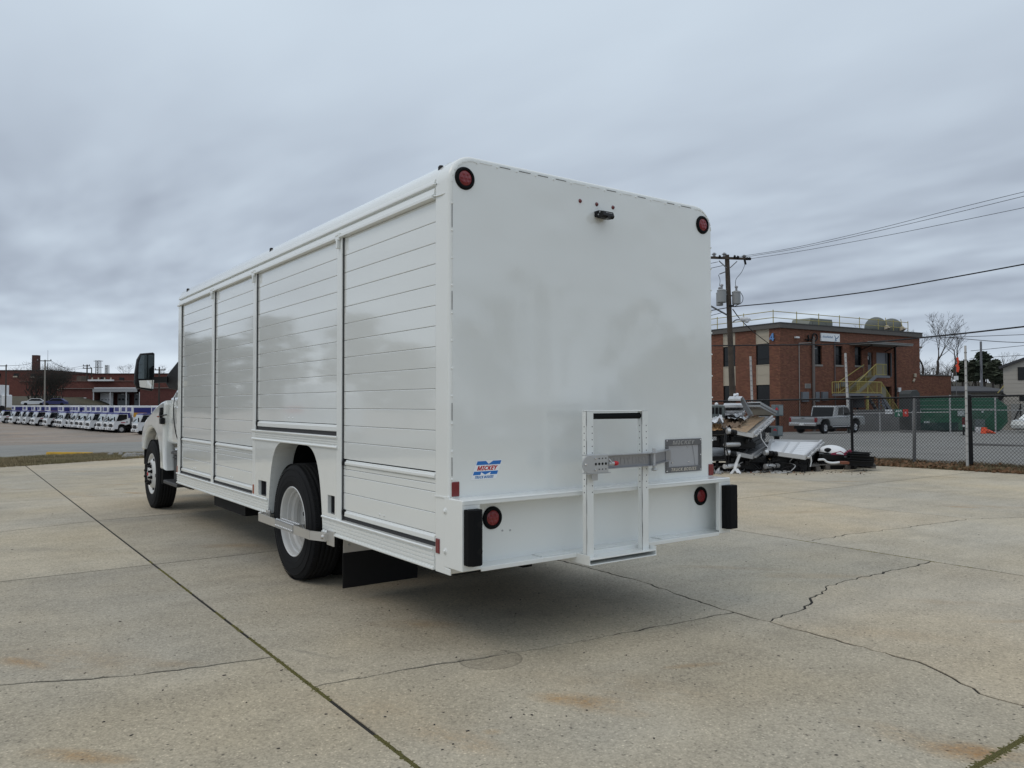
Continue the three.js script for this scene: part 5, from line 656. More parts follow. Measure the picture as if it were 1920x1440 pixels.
  mesh('hopper', [extrude([[X(1704), yB], [X(1704), Y(738)], [X(1708), Y(732)], [X(1717), Y(731)], [X(1722), Y(738)], [X(1723), yB]], 1.6, 0.02).translate(0, 0, -1.4)], std(0.05, 0.055, 0.056, 0.7), c);
  for (const [x0, x1, y0, y1] of [[1794, 1807, 770, 780], [1839, 1843, 770, 774], [1731, 1742, 789.5, 793], [1722.5, 1725.5, 768, 773]]) mesh('decal', box(X(x0), X(x1), Y(y1), Y(y0), 0.071, 0.075), std(0.36, 0.4, 0.4, 0.7), c); mesh('side_box', [box(X(1822), X(1840), Y(801), Y(786), 0.08, 0.4)], std(0.11, 0.14, 0.14, 0.6), c);
  const place = (name, label, cat, px, py, turn = VIEW) => thing(name, label, cat, arr(onLand(px, py)), turn);
  const orange = std(0.75, 0.09, 0.03, 0.5), cone = place('traffic_cone', 'orange traffic cone lying on its side by the back fence', 'traffic cone', 1857, 813.5, VIEW + 0.25), r = 0.2;
  mesh('cone', [lathe([[0.03, 0.9], [0.04, 0.9], [0.17, 0.03], [0.16, 0.0]], 'y', 20).rotateZ(-PI / 2 - 0.2).translate(-0.5, 0.22, 0)], orange, cone); mesh('foot', [rbox(-0.2, 0.2, -0.02, 0.02, -0.2, 0.2, 0.01).rotateZ(-PI / 2 - 0.2).translate(-0.5, 0.22, 0)], orange, cone); void r;
  const bk = place('bucket', 'white plastic bucket standing left of the orange cone', 'bucket', 1833.5, 812.5); mesh('pail', [lathe([[0.0001, 0], [0.15, 0], [0.18, 0.38], [0.19, 0.38], [0.19, 0.4], [0.16, 0.4], [0.14, 0.03]], 'y', 20)], M.paintWhite, bk); mesh('handle', new THREE.TorusGeometry(0.17, 0.008, 6, 16, PI).translate(0, 0.36, 0), M.black, bk);
  const bo = place('marker_post', 'black and red delineator post beside the pale ringed pole', 'bollard', 1807, 816.5); mesh('post', [cyl([0, 0.02, 0], [0, 0.62, 0], 0.05, 0.05, 10)], M.black, bo); mesh('foot', rbox(-0.16, 0.16, 0, 0.04, -0.12, 0.12, 0.01), M.black, bo); mesh('flag', rbox(-0.08, 0.1, 0.62, 1.05, -0.03, 0.03, 0.02), std(0.1, 0.02, 0.02, 0.7), bo); mesh('band', cyl([0, 0.5, 0], [0, 0.62, 0], 0.055, 0.055, 10), M.paintWhite, bo);
  const a1 = onLand(1820, 835.5), b1 = onLand(1960, 838.5), pk = thing('kerb_strip', 'weathered low concrete kerb strip lying across the asphalt at right', 'kerb', arr(a1)); mesh('strip', bar([0, 0.05, 0], arr(b1.clone().sub(a1)), 0.5, 0.12), M.concreteGrey, pk); 
  const a2 = onLand(1690, 811.5), b2 = onLand(1760, 811), p2 = thing('kerb_strip', 'short pale concrete kerb at the foot of the back fence', 'kerb', arr(a2)); mesh('strip', bar([0, 0.08, 0], arr(b2.clone().sub(a2)), 0.4, 0.2), M.concreteGrey, p2);
  // white car whose tail just enters at the right edge
  const cb2 = onLand(1955, 812), car = thing('parked_car', 'white car at the right edge of the picture beyond the fence', 'car', arr(cb2), VIEW + 0.2); mesh('body', extrude([[-0.75, 0.28], [-0.85, 0.5], [-0.75, 0.8], [-0.2, 0.92], [0.5, 1.4], [1.9, 1.42], [2.6, 0.95], [3.5, 0.85], [3.6, 0.3]], 1.7, 0.08).translate(0, 0, -1.7), M.white, car); mesh('lamp', box(-0.84, -0.72, 0.42, 0.62, -0.3, 0.03), M.black, car); mesh('wheel', cyl([0.05, 0.31, -0.2], [0.05, 0.31, 0.02], 0.31, 0.31, 20), M.tyre, car); mesh('wheel', cyl([2.7, 0.31, -0.2], [2.7, 0.31, 0.02], 0.31, 0.31, 20), M.tyre, car); mesh('window', extrude([[-0.1, 0.93], [0.5, 1.33], [1.8, 1.35], [2.2, 0.95]], 0.02).translate(0, 0, 0.082), M.darkGlass, car);
}
{ // pale metal-sided building at the far right, low shed, flag
  const D = 66, g = onGround(1882, D), t = thing('grey_sided_building', 'pale grey clad building with dark sloping roof at the right edge', 'building', arr(g), VIEW - 0.6), X = px => (px - 1882) * D * 0.85 / F, Y = py => at(1882, py, D).y - g.y, siding = std(0.4, 0.375, 0.335, 0.8);
  mesh('wall', extrude([[0, 0], [9, 0], [9, Y(655)], [X(1990), Y(652)], [0, Y(690)]], 0.3).translate(0, 0, -0.3), siding, t); mesh('side_wall', box(0, 0.3, 0, Y(690), -14, -0.3), siding, t);
  for (let k = 0; k < 14; k++) mesh('cladding_joint', box(0, 9, 0.3 + k * 0.36, 0.315 + k * 0.36, 0, 0.012), std(0.3, 0.28, 0.25, 0.8), t);
  mesh('roof', bar([-0.3, Y(689.5), -7], [X(1990), Y(651), -7], 14.6, 0.22).rotateY(0), M.darkRoof, t); const w = mesh('window', box(X(1910), X(1945), Y(712), Y(690), 0.013, 0.04), M.darkGlass, t); mesh('frame', [box(X(1909), X(1946), Y(690), Y(689), 0.013, 0.06), box(X(1909), X(1946), Y(713), Y(712), 0.013, 0.06), box(X(1909), X(1910), Y(712), Y(690), 0.013, 0.06)], M.black, w); mesh('window', box(X(1911), X(1945), Y(752), Y(741), 0.013, 0.04), M.darkGlass, t); mesh('gate', [box(X(1896), X(1930), Y(800), Y(757), 0.4, 0.46)], std(0.26, 0.26, 0.25, 0.6), t); for (const q of [[1896, 797, 1912, 765], [1913, 757, 1914, 800]]) mesh('gate_bar', bar([X(q[0]), Y(q[1]), 0.5], [X(q[2]), Y(q[3]), 0.5], 0.08), M.black, t); mesh('hand_rail', bar([X(1872), Y(737), 0.8], [X(1884), Y(723), 0.8], 0.06), M.yellow, t); mesh('stair_stringer', bar([X(1873), Y(752), 0.8], [X(1884), Y(738), 0.8], 0.1, 0.3), M.black, t);
  const D2 = 95, g2 = onGround(1830, D2), s = thing('low_shed', 'low dark roofed shed with ribbed beige wall behind the compactor', 'shed', arr(g2), VIEW), X2 = px => (px - 1830) * D2 / F, Y2 = py => at(1830, py, D2).y - g2.y; mesh('wall', box(X2(1770), X2(1900), 0, Y2(735), -6, 0), std(0.2, 0.185, 0.165, 0.8), s); for (let k = 0; k < 22; k++) mesh('wall_rib', box(X2(1786) + k * 0.3, X2(1786) + k * 0.3 + 0.08, 0, Y2(735), 0, 0.05), std(0.2, 0.185, 0.165, 0.8), s); mesh('roof', extrude([[0.5, Y2(736)], [0.5, Y2(733)], [-6.5, Y2(722)], [-6.5, Y2(725)]].map(([z, y]) => [-z, y]), X2(1900) - X2(1765)).rotateY(PI / 2).translate(X2(1765), 0, 0), M.darkRoof, s); mesh('roof_vent', box(X2(1786), X2(1803), Y2(722), Y2(715), -7, -5), std(0.14, 0.03, 0.03, 0.8), s);
  const fl = at(1793, 700, 88), ft = thing('orange_flag', 'bright orange flag on a thin staff in front of the far trees', 'flag', arr(fl), VIEW); mesh('staff', cyl([0, -3, 0], [0, 1.8, 0], 0.03, 0.03, 6), M.greyPipe, ft); mesh('cloth', extrude([[0, 0.2], [0.05, 0.6], [-0.1, 0.85], [0.15, 1.1], [0, 1.75], [0.25, 1.8], [0.3, 1.25], [0.2, 0.95], [0.36, 0.6], [0.2, 0.1]], 0.06, 0.02), std(0.8, 0.09, 0.04, 0.8), ft); mesh('sign_plate', box(-0.3, 0.2, -0.75, -0.3, 0.03, 0.06), M.paintWhite, ft);
}

// ---------------------------------------------------------------- trees
function bareTree(seed, H, spread = 0.5, levels = 6, trunk = 0.028) {
  const R = rng(seed), thick = [], thin = [];
  const grow = (p, d, len, r, lv) => {
    const n = lv > 3 ? 3 : 2; let q = p.clone(), dd = d.clone(), rr = r;
    for (let k = 0; k < n; k++) { dd.add(new V3((R() - 0.5) * 0.45, (R() - 0.3) * 0.22, (R() - 0.5) * 0.45)).normalize(); const e = q.clone().addScaledVector(dd, len / n), r2 = rr * 0.86; (r2 > H * 0.006 ? thick : thin).push(cyl(arr(q), arr(e), rr, r2, lv > 3 ? 7 : lv > 1 ? 4 : 3, true)); q = e; rr = r2; if (lv < levels && lv > 1 && R() < 0.65) child(q, dd, len * 0.6, rr * 0.5, lv - 2); }
    if (lv > 0) { const m = R() < 0.35 ? 3 : 2; for (let k = 0; k < m; k++) child(q, dd, len * (0.66 + R() * 0.2), rr * (0.62 + R() * 0.14), lv - 1); }
  };
  const child = (q, dd, len, r, lv) => { if (lv < 0) return; const a = R() * 6.28, s = spread * (0.7 + R() * 0.7); grow(q, new V3(dd.x + Math.cos(a) * s, dd.y + 0.12, dd.z + Math.sin(a) * s).normalize(), len, Math.max(r, H * 0.0013), lv); };
  grow(new V3(), new V3(0, 1, 0), H * 0.3, H * trunk, levels); return { thick, thin };
}
function tree(name, label, px, baseY, topY, D, seed, spread, levels, group) { const a = at(px, baseY, D), H = (baseY - topY) * D / F * 1.02, g = bareTree(seed, H * 0.92, spread, levels), t = thing(name, label, 'tree', arr(a), seed, group); mesh('trunk', g.thick, M.bark, t); mesh('crown', g.thin, M.bark, t).userData.kind = 'stuff'; return t; }
tree('bare_tree', 'tall bare tree with forked trunk right of the brick office, the highest one', 1755, 712, 584, 92, 4, 0.55, 6); tree('bare_tree', 'wide bare tree standing right of the highest bare tree', 1788, 712, 597, 90, 9, 0.6, 6); tree('bare_tree', 'bare tree just behind the right corner of the brick office', 1728, 720, 606, 100, 15, 0.6, 6); tree('bare_tree', 'thin bare tree left of the pale clad building roof', 1886, 722, 652, 120, 21, 0.5, 5); tree('bare_tree', 'small bare tree top showing above the office roof beside the unit', 1592, 690, 598, 120, 27, 0.6, 5);
{
  const leaf = (seed, n, rx, ry, y0) => { const R = rng(seed), out = []; for (let c = 0; c < n; c++) { const a = R() * 6.28, h = R(), rad = Math.sqrt(R()) * rx * (1 - 0.5 * h) * (0.7 + 0.5 * R()), cx = Math.cos(a) * rad, cz = Math.sin(a) * rad, cy = y0 + h * ry + (R() - 0.5) * 0.4, s = 0.18 + 0.22 * R(); const g = new THREE.TetrahedronGeometry(s, 0).scale(1.5, 0.6, 1.5).rotateY(R() * 6).rotateX(R() - 0.5).translate(cx, cy, cz); out.push(g); } return out; };
  const needles = [std(0.028, 0.04, 0.025, 0.95), std(0.04, 0.05, 0.03, 0.95)];
  const pine = (label, px, baseY, topY, wpx, D, seed) => { const a = at(px, baseY, D), H = (baseY - topY) * D / F, w = wpx / 2 * D / F, t = thing('pine_tree', label, 'tree', arr(a), seed, 'dark pines far right'); mesh('trunk', cyl([0, -1, 0], [0, H * 0.8, 0], 0.18, 0.08, 8), M.bark, t); const R = rng(seed), cl = []; for (let k = 0; k < 9; k++) { const h = 0.3 + 0.62 * k / 8, r = w * (1.15 - 0.75 * Math.abs(h - 0.6)); cl.push(leaf(seed * 20 + k, 150, r * (0.55 + R() * 0.4), H * 0.14, 0).map(g => g.translate((R() - 0.5) * 0 + Math.cos(k * 2.4) * r * 0.35, H * h - H * 0.07, Math.sin(k * 2.4) * r * 0.35))); } mesh('crown', cl, needles[seed % 2], t).userData.kind = 'stuff'; };
  pine('round topped dark pine, the tallest of the pines at right', 1846, 722, 661, 26, 110, 2); pine('dark pine left of the tallest pine at right', 1829, 722, 678, 24, 112, 3); pine('dark pine right of the tallest pine at right', 1862, 722, 677, 26, 108, 5); pine('low dark pine between flag and pale ringed pole', 1805, 724, 678, 30, 118, 7); pine('low dark pine nearest the pale clad building', 1876, 725, 690, 22, 118, 8);
  // the winter wood behind reads as one mass
  const R = rng(88), tw = bareTree(33, 7, 0.75, 4, 0.02), g = join([tw.thick, tw.thin]), im = new THREE.InstancedMesh(g, M.bark, 170), m = new THREE.Matrix4(); for (let k = 0; k < 170; k++) { const d = 122 + R() * 50, p = at(1690 + R() * 300, 733 - 14 * R(), d), s = 0.6 + R() * 0.45; m.makeRotationY(R() * 6).scale(new V3(s, s * 0.75, s)).setPosition(p.x, p.y, p.z); im.setMatrixAt(k, m); } im.name = 'far_wood'; im.castShadow = true; tag(im, 'dark leafless wood on the far right horizon behind the shed', 'wood', null, 'stuff'); scene.add(im);
  const rise = grid(steps(-60, 60, 10), steps(-70, 0, 5), (x, z) => 6.4 * sstep(0, -22, z) + 0.4 * Math.sin(x * 0.2), noiseMat(0.05, 0.046, 0.035, 0.8, 14, 1, 71, 0.2), 'far_hillside'); const c = onGround(1830, 112); rise.position.set(c.x, c.y, c.z); rise.rotation.y = VIEW;
  const pl = thing('steel_pole', 'slim dark steel pole in front of the pines at far right', 'pole', arr(onGround(1841, 100)), 0); mesh('shaft', cyl([0, 0, 0], [0, at(1841, 640, 100).y - onGround(1841, 100).y, 0], 0.16, 0.13, 10), M.greySteel, pl); mesh('arm', bar([0, 6.5, 0], [-1.1, 8.2, 0.3], 0.08), M.greySteel, pl);
}

// ---------------------------------------------------------------- scrap stack at the yard's edge
{
  const prism = (c, t) => { // a plate from four corners (front left, front right, back right, back left) and a thickness downwards
    const lo = c.map(p => p.clone().add(new V3(0, -t, 0))), [a, b, d, e] = c, [a2, b2, d2, e2] = lo, P = []; const q = (p, r, s, u) => P.push(...arr(p), ...arr(r), ...arr(s), ...arr(p), ...arr(s), ...arr(u));
    q(a, b, d, e); q(b2, a2, e2, d2); q(a2, b2, b, a); q(b2, d2, d, b); q(d2, e2, e, d); q(e2, a2, a, e); const g = new THREE.BufferGeometry(); g.setAttribute('position', new THREE.Float32BufferAttribute(P, 3)); g.setAttribute('uv', new THREE.Float32BufferAttribute(new Float32Array(P.length / 3 * 2), 2)); g.computeVertexNormals(); return g;
  };
  const C = list => list.map(([x, y, d]) => at(x, y, d));
  const side = (p, q, n, r = 0.03) => { const out = []; for (let k = 0; k < n; k++) { const a = p.clone().lerp(q, k / n), b = p.clone().lerp(q, (k + 0.55) / n); out.push(bar(arr(a), arr(b), r * 1.4, r)); } return out; };
  const alu = std(0.6, 0.6, 0.6, 0.4, 0.7), aluDull = std(0.4, 0.405, 0.41, 0.5, 0.6), tread = noiseMat(0.13, 0.13, 0.135, 0.5, 1.5, 0.5, 81, 0, 0.01, 256);
  const blk = M.black;
  const gate = (label, cs, deck, rail, t = 0.09, planks = 7) => {
    const g = thing('lift_gate', label, 'lift gate', arr(cs[0]), 0, 'lift gates stacked beside the fence'), L = cs.map(p => p.clone().sub(cs[0])), P = (n, q, m, par = g) => mesh(n, q, m, par);
    for (let k = 0; k < planks; k++) { const u = k / planks, v = (k + 0.91) / planks; const a = L[0].clone().lerp(L[3], u), b = L[1].clone().lerp(L[2], u), c = L[1].clone().lerp(L[2], v), d = L[0].clone().lerp(L[3], v); P('deck_plank', prism([a, b, c, d], t * 0.6), deck); }
    const up = new V3(0, 0.015, 0); for (const u of [0.36, 0.56]) { const a = L[0].clone().lerp(L[1], u), b = L[3].clone().lerp(L[2], u); P('deck_strip', bar(arr(a.add(new V3(0, 0.006, 0))), arr(b.add(new V3(0, 0.006, 0))), 0.05, 0.012), rail); } for (let k = 1; k < 4; k++) { const a = L[1].clone().lerp(L[2], k / 4 + 0.03), d = L[2].clone().sub(L[1]).cross(new V3(0, 1, 0)).normalize(); P('rail_bracket', cyl(arr(a), arr(a.clone().addScaledVector(d, 0.07)), 0.035, 0.03, 8), rail); } P('side_rail', bar(arr(L[1].clone().add(up)), arr(L[2].clone().add(up)), 0.045, t * 1.15), rail); P('front_rail', bar(arr(L[0]), arr(L[1]), 0.05, t), rail); P('back_rail', bar(arr(L[3]), arr(L[2]), 0.05, t), rail); P('side_rail', bar(arr(L[0]), arr(L[3]), 0.07, t * 1.2), rail);
    const off = L[2].clone().sub(L[1]).normalize().cross(new V3(0, 1, 0)).multiplyScalar(0.06); P('ramp_tooth', side(L[1].clone().add(off), L[2].clone().add(off), 12, 0.035), rail).userData.kind = 'stuff';
    const low = (v, h) => v.clone().add(new V3(0, -h, 0)); P('lift_arm', bar(arr(low(L[0].clone().lerp(L[1], 0.15), 0.16)), arr(low(L[3].clone().lerp(L[2], 0.15), 0.16)), 0.06, 0.09), blk); P('lift_arm', bar(arr(low(L[0].clone().lerp(L[1], 0.75), 0.16)), arr(low(L[3].clone().lerp(L[2], 0.75), 0.16)), 0.06, 0.09), blk);
    P('main_beam', bar(arr(low(L[0].clone().lerp(L[3], 0.08), 0.26)), arr(low(L[1].clone().lerp(L[2], 0.08), 0.26)), 0.1, 0.13), blk); P('main_beam', bar(arr(low(L[0].clone().lerp(L[3], 0.9), 0.26)), arr(low(L[1].clone().lerp(L[2], 0.9), 0.26)), 0.1, 0.13), blk);
    for (const u of [-0.12, 0.02, 0.12]) { const c = low(L[0].clone().lerp(L[1], u), 0.02); P('hinge_roller', [cyl([c.x - 0.04, c.y, c.z + 0.05], [c.x + 0.04, c.y, c.z + 0.08], 0.06, 0.06, 12)], u > 0 ? blk : alu); }
    const h = low(L[0].clone().lerp(L[1], 0.05), 0.3); P('cylinder', cyl([h.x - 0.25, h.y, h.z + 0.05], [h.x + 0.2, h.y, h.z + 0.08], 0.055, 0.055, 12), alu);
    return g;
  };
  gate('grey treaded lift gate platform in the lower tier of the scrap stack', C([[1366, 848, 17.7], [1411, 857, 17.7], [1451, 832, 19.9], [1362, 832, 19.9]]), tread, aluDull);
  gate('lift gate platform covered with cardboard in the middle of the stack', C([[1367, 808, 17.8], [1412, 817, 17.8], [1448, 784, 19.9], [1345, 784, 19.9]]), std(0.35, 0.33, 0.3, 0.7), alu);
  gate('white planked lift gate platform at the right of the stack', C([[1440, 848, 17.9], [1510, 858, 17.7], [1541, 829, 20], [1446, 827, 20]]), std(0.68, 0.7, 0.72, 0.45), alu, 0.09, 8);
  gate('black framed lift gate low at the left of the stack beside the truck', C([[1290, 862, 17.9], [1362, 858, 17.9], [1366, 838, 19.6], [1290, 838, 19.6]]), aluDull, blk);
  gate('black framed lift gate carrying kraft paper at the left of the stack', C([[1285, 812, 17.9], [1366, 811, 17.9], [1366, 792, 19.4], [1285, 792, 19.4]]), std(0.3, 0.29, 0.27, 0.7), blk);
  const fl = thing('folded_lift_gate', 'bright aluminium folded lift gate on top of the stack', 'lift gate', [0, 0, 0]);
  mesh('upper_leaf', prism(C([[1401, 754, 19.2], [1425, 753, 19.2], [1455, 771, 21], [1402, 771, 21]]), 0.05), alu, fl); mesh('lower_leaf', prism(C([[1401, 759, 19.2], [1425, 759, 19.2], [1455, 775, 21], [1402, 775, 21]]), 0.05), aluDull, fl); mesh('edge_strip', bar(arr(at(1400, 756.7, 19.18)), arr(at(1425.5, 756.3, 19.18)), 0.02, 0.02), blk, fl); mesh('edge_rail', bar(arr(at(1425.5, 756, 19.2)), arr(at(1456, 773, 21)), 0.03, 0.06), aluDull, fl);
  const fl2 = thing('folded_lift_gate', 'silver ribbed lift gate leaves stacked left of the folded gate', 'lift gate', [0, 0, 0]);
  [[756, 760], [763, 770], [773, 776]].forEach(([a, b], k) => mesh('leaf', prism(C([[1356 - k, b, 19], [1393, b, 19], [1398, a, 20.4], [1358, a, 20.4]]), 0.05), k === 1 ? aluDull : alu, fl2)); for (let k = 0; k < 6; k++) mesh('rib', bar(arr(at(1358 + k * 6.5, 771, 19)), arr(at(1363 + k * 6.5, 763.5, 20.3)), 0.025), alu, fl2);
  const br = thing('gate_post', 'grey steel post with flat cap leaning over the top of the stack', 'steel post', [0, 0, 0]); mesh('cap', prism(C([[1365, 748, 18.7], [1389, 748, 18.7], [1392, 743, 19.4], [1368, 743, 19.4]]), 0.04), alu, br); mesh('leg', bar(arr(at(1390, 747, 18.8)), arr(at(1408, 779, 18.6)), 0.06, 0.1), std(0.14, 0.145, 0.15, 0.5, 0.4), br); mesh('roller', [cyl(arr(at(1376, 741, 19)), arr(at(1380, 741, 19)), 0.04), cyl(arr(at(1381, 740, 19)), arr(at(1384, 740, 19)), 0.04)], M.chrome, br);
  const bx = thing('gear_box', 'grey green steel cabinet at the left of the stack beside the truck', 'cabinet', [0, 0, 0]); mesh('cabinet', prism(C([[1325, 760.5, 18.8], [1358, 760.5, 18.8], [1360, 759, 19.4], [1325, 759, 19.4]]), 0.28), std(0.11, 0.13, 0.125, 0.5), bx); for (const x of [1337, 1344, 1351]) mesh('slot', bar(arr(at(x, 764, 18.78)), arr(at(x, 776, 18.78)), 0.04), blk, bx); mesh('knob', new THREE.SphereGeometry(0.045, 12, 8).translate(...arr(at(1343.5, 758, 19))), M.paintWhite, bx);
  for (const [x0, x1, y0, y1, d, l] of [[1453, 1469, 759, 780, 21.2, 'upper pale grey steel cabinet with chevron sticker behind the stack'], [1449, 1468, 799, 818, 20.6, 'lower grey steel cabinet with chevron sticker behind the stack']]) { const g = thing('steel_cabinet', l, 'cabinet', arr(at((x0 + x1) / 2, y1, d)), VIEW), w = (x1 - x0) * d / F / 2, h = (y1 - y0) * d / F; mesh('cabinet', rbox(-w, w, 0, h, -0.3, 0, 0.01), std(0.13, 0.16, 0.175, 0.5, 0.3), g); mesh('sticker', extrude([[-w * 1.0, h * 0.55], [-w * 0.55, h * 0.8], [-w * 0.1, h * 0.5], [-w * 0.5, h * 0.55]], 0.003), M.red, g); mesh('door', rbox(-w * 0.05, w * 0.9, h * 0.1, h * 0.9, 0, 0.012, 0.004), std(0.2, 0.24, 0.255, 0.5, 0.3), g); mesh('leg', bar([0, 0, -0.15], [0, -0.75, -0.15], 0.08), blk, g); }
  // crumpled sheets
  const sheet = (name, label, cat, corners, mat, seed, amp, nx = 14, nz = 8) => { const P = [], idx = []; const R = rng(seed); for (let j = 0; j <= nz; j++) for (let i = 0; i <= nx; i++) { const u = i / nx, v = j / nz, a = corners[0].clone().lerp(corners[1], u), b = corners[3].clone().lerp(corners[2], u), p = a.lerp(b, v); const n = Math.abs(fbm(u * 5 + seed, v * 4, seed, 3) - 0.5) * 2; p.y += amp * (n - 0.1) + amp * 0.5 * (R() - 0.5); p.x += amp * 0.4 * (R() - 0.5); P.push(...arr(p)); } for (let j = 0; j < nz; j++) for (let i = 0; i < nx; i++) { const a = j * (nx + 1) + i, b = a + 1, c = a + nx + 1, d = c + 1; idx.push(a, b, d, a, d, c); } const g = new THREE.BufferGeometry(); g.setAttribute('position', new THREE.Float32BufferAttribute(P, 3)); g.setAttribute('uv', new THREE.Float32BufferAttribute(new Float32Array(P.length / 3 * 2), 2)); g.setIndex(idx); const f = g.toNonIndexed(); f.computeVertexNormals(); const m = new THREE.Mesh(metric(f), mat); m.name = numbered(name); m.castShadow = m.receiveShadow = true; scene.add(m); return tag(m, label, cat); };
  const dbl = { side: THREE.DoubleSide }, kraft = noiseMat(0.34, 0.235, 0.145, 0.3, 1.2, 0.9, 91, 0.2, 0.004, 256), kraftDark = noiseMat(0.2, 0.14, 0.095, 0.35, 1.2, 0.9, 93, 0.2, 0.004, 256); kraft.side = kraftDark.side = THREE.DoubleSide;
  const plastic = std(0.62, 0.64, 0.66, 0.35, 0, dbl);
  sheet('cardboard_sheet', 'pale tan cardboard sheet draped over the middle lift gate', 'cardboard', C([[1369, 806, 17.75], [1400, 811, 17.75], [1436, 782, 19.9], [1412, 780, 19.9]]), kraft, 3, 0.035);
  sheet('cardboard_sheet', 'orange brown cardboard at the left of the stack beside the truck', 'cardboard', C([[1330, 809, 17.8], [1356, 809, 17.8], [1352, 795, 18.6], [1328, 797, 18.6]]), noiseMat(0.36, 0.215, 0.1, 0.3, 1, 0.9, 95, 0.2, 0.004, 256), 5, 0.08); sheet('cardboard_sheet', 'dark brown crumpled cardboard in the middle of the stack', 'cardboard', C([[1352, 804, 17.9], [1388, 800, 18.1], [1404, 783, 19.2], [1360, 781, 19.2]]), kraftDark, 7, 0.13);
  sheet('plastic_sheet', 'white crumpled plastic film on the stack at the truck corner', 'plastic sheet', C([[1322, 795, 18], [1356, 791, 18], [1352, 779, 19], [1326, 782, 19]]), plastic, 9, 0.12); sheet('plastic_sheet', 'pale grey plastic film across the upper middle of the stack', 'plastic sheet', C([[1366, 786, 18.3], [1396, 788, 18.4], [1404, 782, 19.6], [1362, 776, 19.4]]), plastic, 11, 0.09);
  sheet('plastic_sheet', 'torn white plastic film lying on the concrete below the stack', 'plastic sheet', C([[1325, 889, 17.6], [1366, 889, 17.6], [1372, 878, 18.8], [1330, 876, 18.8]]), plastic, 13, 0.09, 18, 8); sheet('plastic_sheet', 'thin white plastic film on the ground right of the torn film', 'plastic sheet', C([[1400, 888, 17.5], [1442, 884, 17.8], [1450, 880, 18.3], [1398, 882, 18.3]]), std(0.45, 0.44, 0.42, 0.5, 0, dbl), 15, 0.05);
  const strap = (label, pts, w = 0.05) => { const t = thing('strap', label, 'strap', [0, 0, 0]); for (let k = 0; k < pts.length - 1; k++) mesh('webbing', bar(arr(at(...pts[k])), arr(at(...pts[k + 1])), w, 0.02), M.paintWhite, t); };
  strap('white strap hanging from the lower lift gate to the ground', [[1387, 852, 17.6], [1381, 868, 17.55], [1378, 879, 17.5], [1370, 889, 17.45]], 0.07); strap('white strap end lying on the ground below the stack', [[1380, 879, 17.5], [1386, 887, 17.4], [1389, 889, 17.4]], 0.1); strap('white cords hanging between the two lift gate tiers', [[1426, 812, 18.2], [1427, 822, 18.2], [1434, 832, 18.2], [1439, 838, 18.2]], 0.03); strap('thin cord hanging from the white platform to the ground', [[1520, 856, 17.8], [1521, 866, 17.8], [1519, 875, 17.8]], 0.04);
  const hose = thing('black_hose', 'black hydraulic hoses hanging at the left of the stack', 'hose', [0, 0, 0]); mesh('hose', tube([[1360, 812, 17.6], [1358, 830, 17.5], [1359, 850, 17.5], [1364, 875, 17.5]].map(p => arr(at(...p))), 0.018, 20), blk, hose); mesh('hose', tube([[1362, 815, 17.6], [1361, 835, 17.45], [1366, 860, 17.5], [1362, 876, 17.5]].map(p => arr(at(...p))), 0.014, 20), blk, hose);
  sheet('plastic_sheet', 'large crumpled clear plastic film on the ground at the truck corner', 'plastic sheet', C([[1318, 891, 17.5], [1352, 892, 17.3], [1356, 881, 18.2], [1320, 880, 18.2]]), std(0.5, 0.51, 0.52, 0.3, 0, dbl), 21, 0.16, 18, 10); sheet('plastic_sheet', 'narrow torn plastic strip on the concrete before the white platform', 'plastic sheet', C([[1446, 889, 17.4], [1486, 887, 17.5], [1478, 883, 17.9], [1440, 882, 18]]), std(0.4, 0.395, 0.38, 0.5, 0, dbl), 23, 0.05);
  sheet('metal_scrap', 'crumpled silver foil sheet hanging off the top of the stack', 'sheet metal', C([[1358, 779, 18.6], [1392, 782, 18.5], [1398, 772, 19.4], [1362, 768, 19.4]]), std(0.5, 0.5, 0.51, 0.3, 0.8, dbl), 25, 0.12, 12, 6);
  { const R = rng(311), cb = thing('tangled_cable', 'tangled black cables hanging out of the scrap stack', 'cable', [0, 0, 0]); for (let k = 0; k < 10; k++) { const x = 1372 + R() * 130, y = 858 + R() * 10, pts = []; for (let j = 0; j < 6; j++) pts.push(arr(at(x + (R() - 0.5) * 26 + j * 4 * (R() - 0.3), Math.min(887, y + j * 6 * R() + j * 3), 17.5 + R() * 0.5))); mesh('cable', tube(pts, 0.008 + 0.01 * R(), 24, 5), R() < 0.75 ? blk : R() < 0.5 ? aluDull : M.paintWhite, cb); }
    const lit = new THREE.InstancedMesh(new THREE.BoxGeometry(1, 0.3, 0.6), noiseMat(0.3, 0.27, 0.23, 0.6, 0.5, 0.95, 99, 0.2, 0.004, 256), 160), m = new THREE.Matrix4(), e = new THREE.Euler(), col = new THREE.Color(); for (let k = 0; k < 160; k++) { const p = onLand(1335 + R() * 300, 879 + R() * 12), sc = 0.015 + 0.05 * R() * R() * 0.6; e.set(R() * 3, R() * 6, R() * 3); m.makeRotationFromEuler(e).scale(new V3(sc * (1 + 2 * R()), sc, sc)).setPosition(p.x, sc * 0.3, p.z); lit.setMatrixAt(k, m); const t = R(); lit.setColorAt(k, t < 0.4 ? col.setRGB(0.25, 0.2, 0.16) : t < 0.6 ? col.setRGB(2, 2, 2) : t < 0.8 ? col.setRGB(1, 0.45, 0.25) : col.setRGB(0.7, 0.7, 0.7)); } lit.name = 'scrap_litter'; lit.castShadow = lit.receiveShadow = true; tag(lit, 'small broken bits and splinters littered round the scrap stack', 'litter', null, 'stuff'); scene.add(lit); }
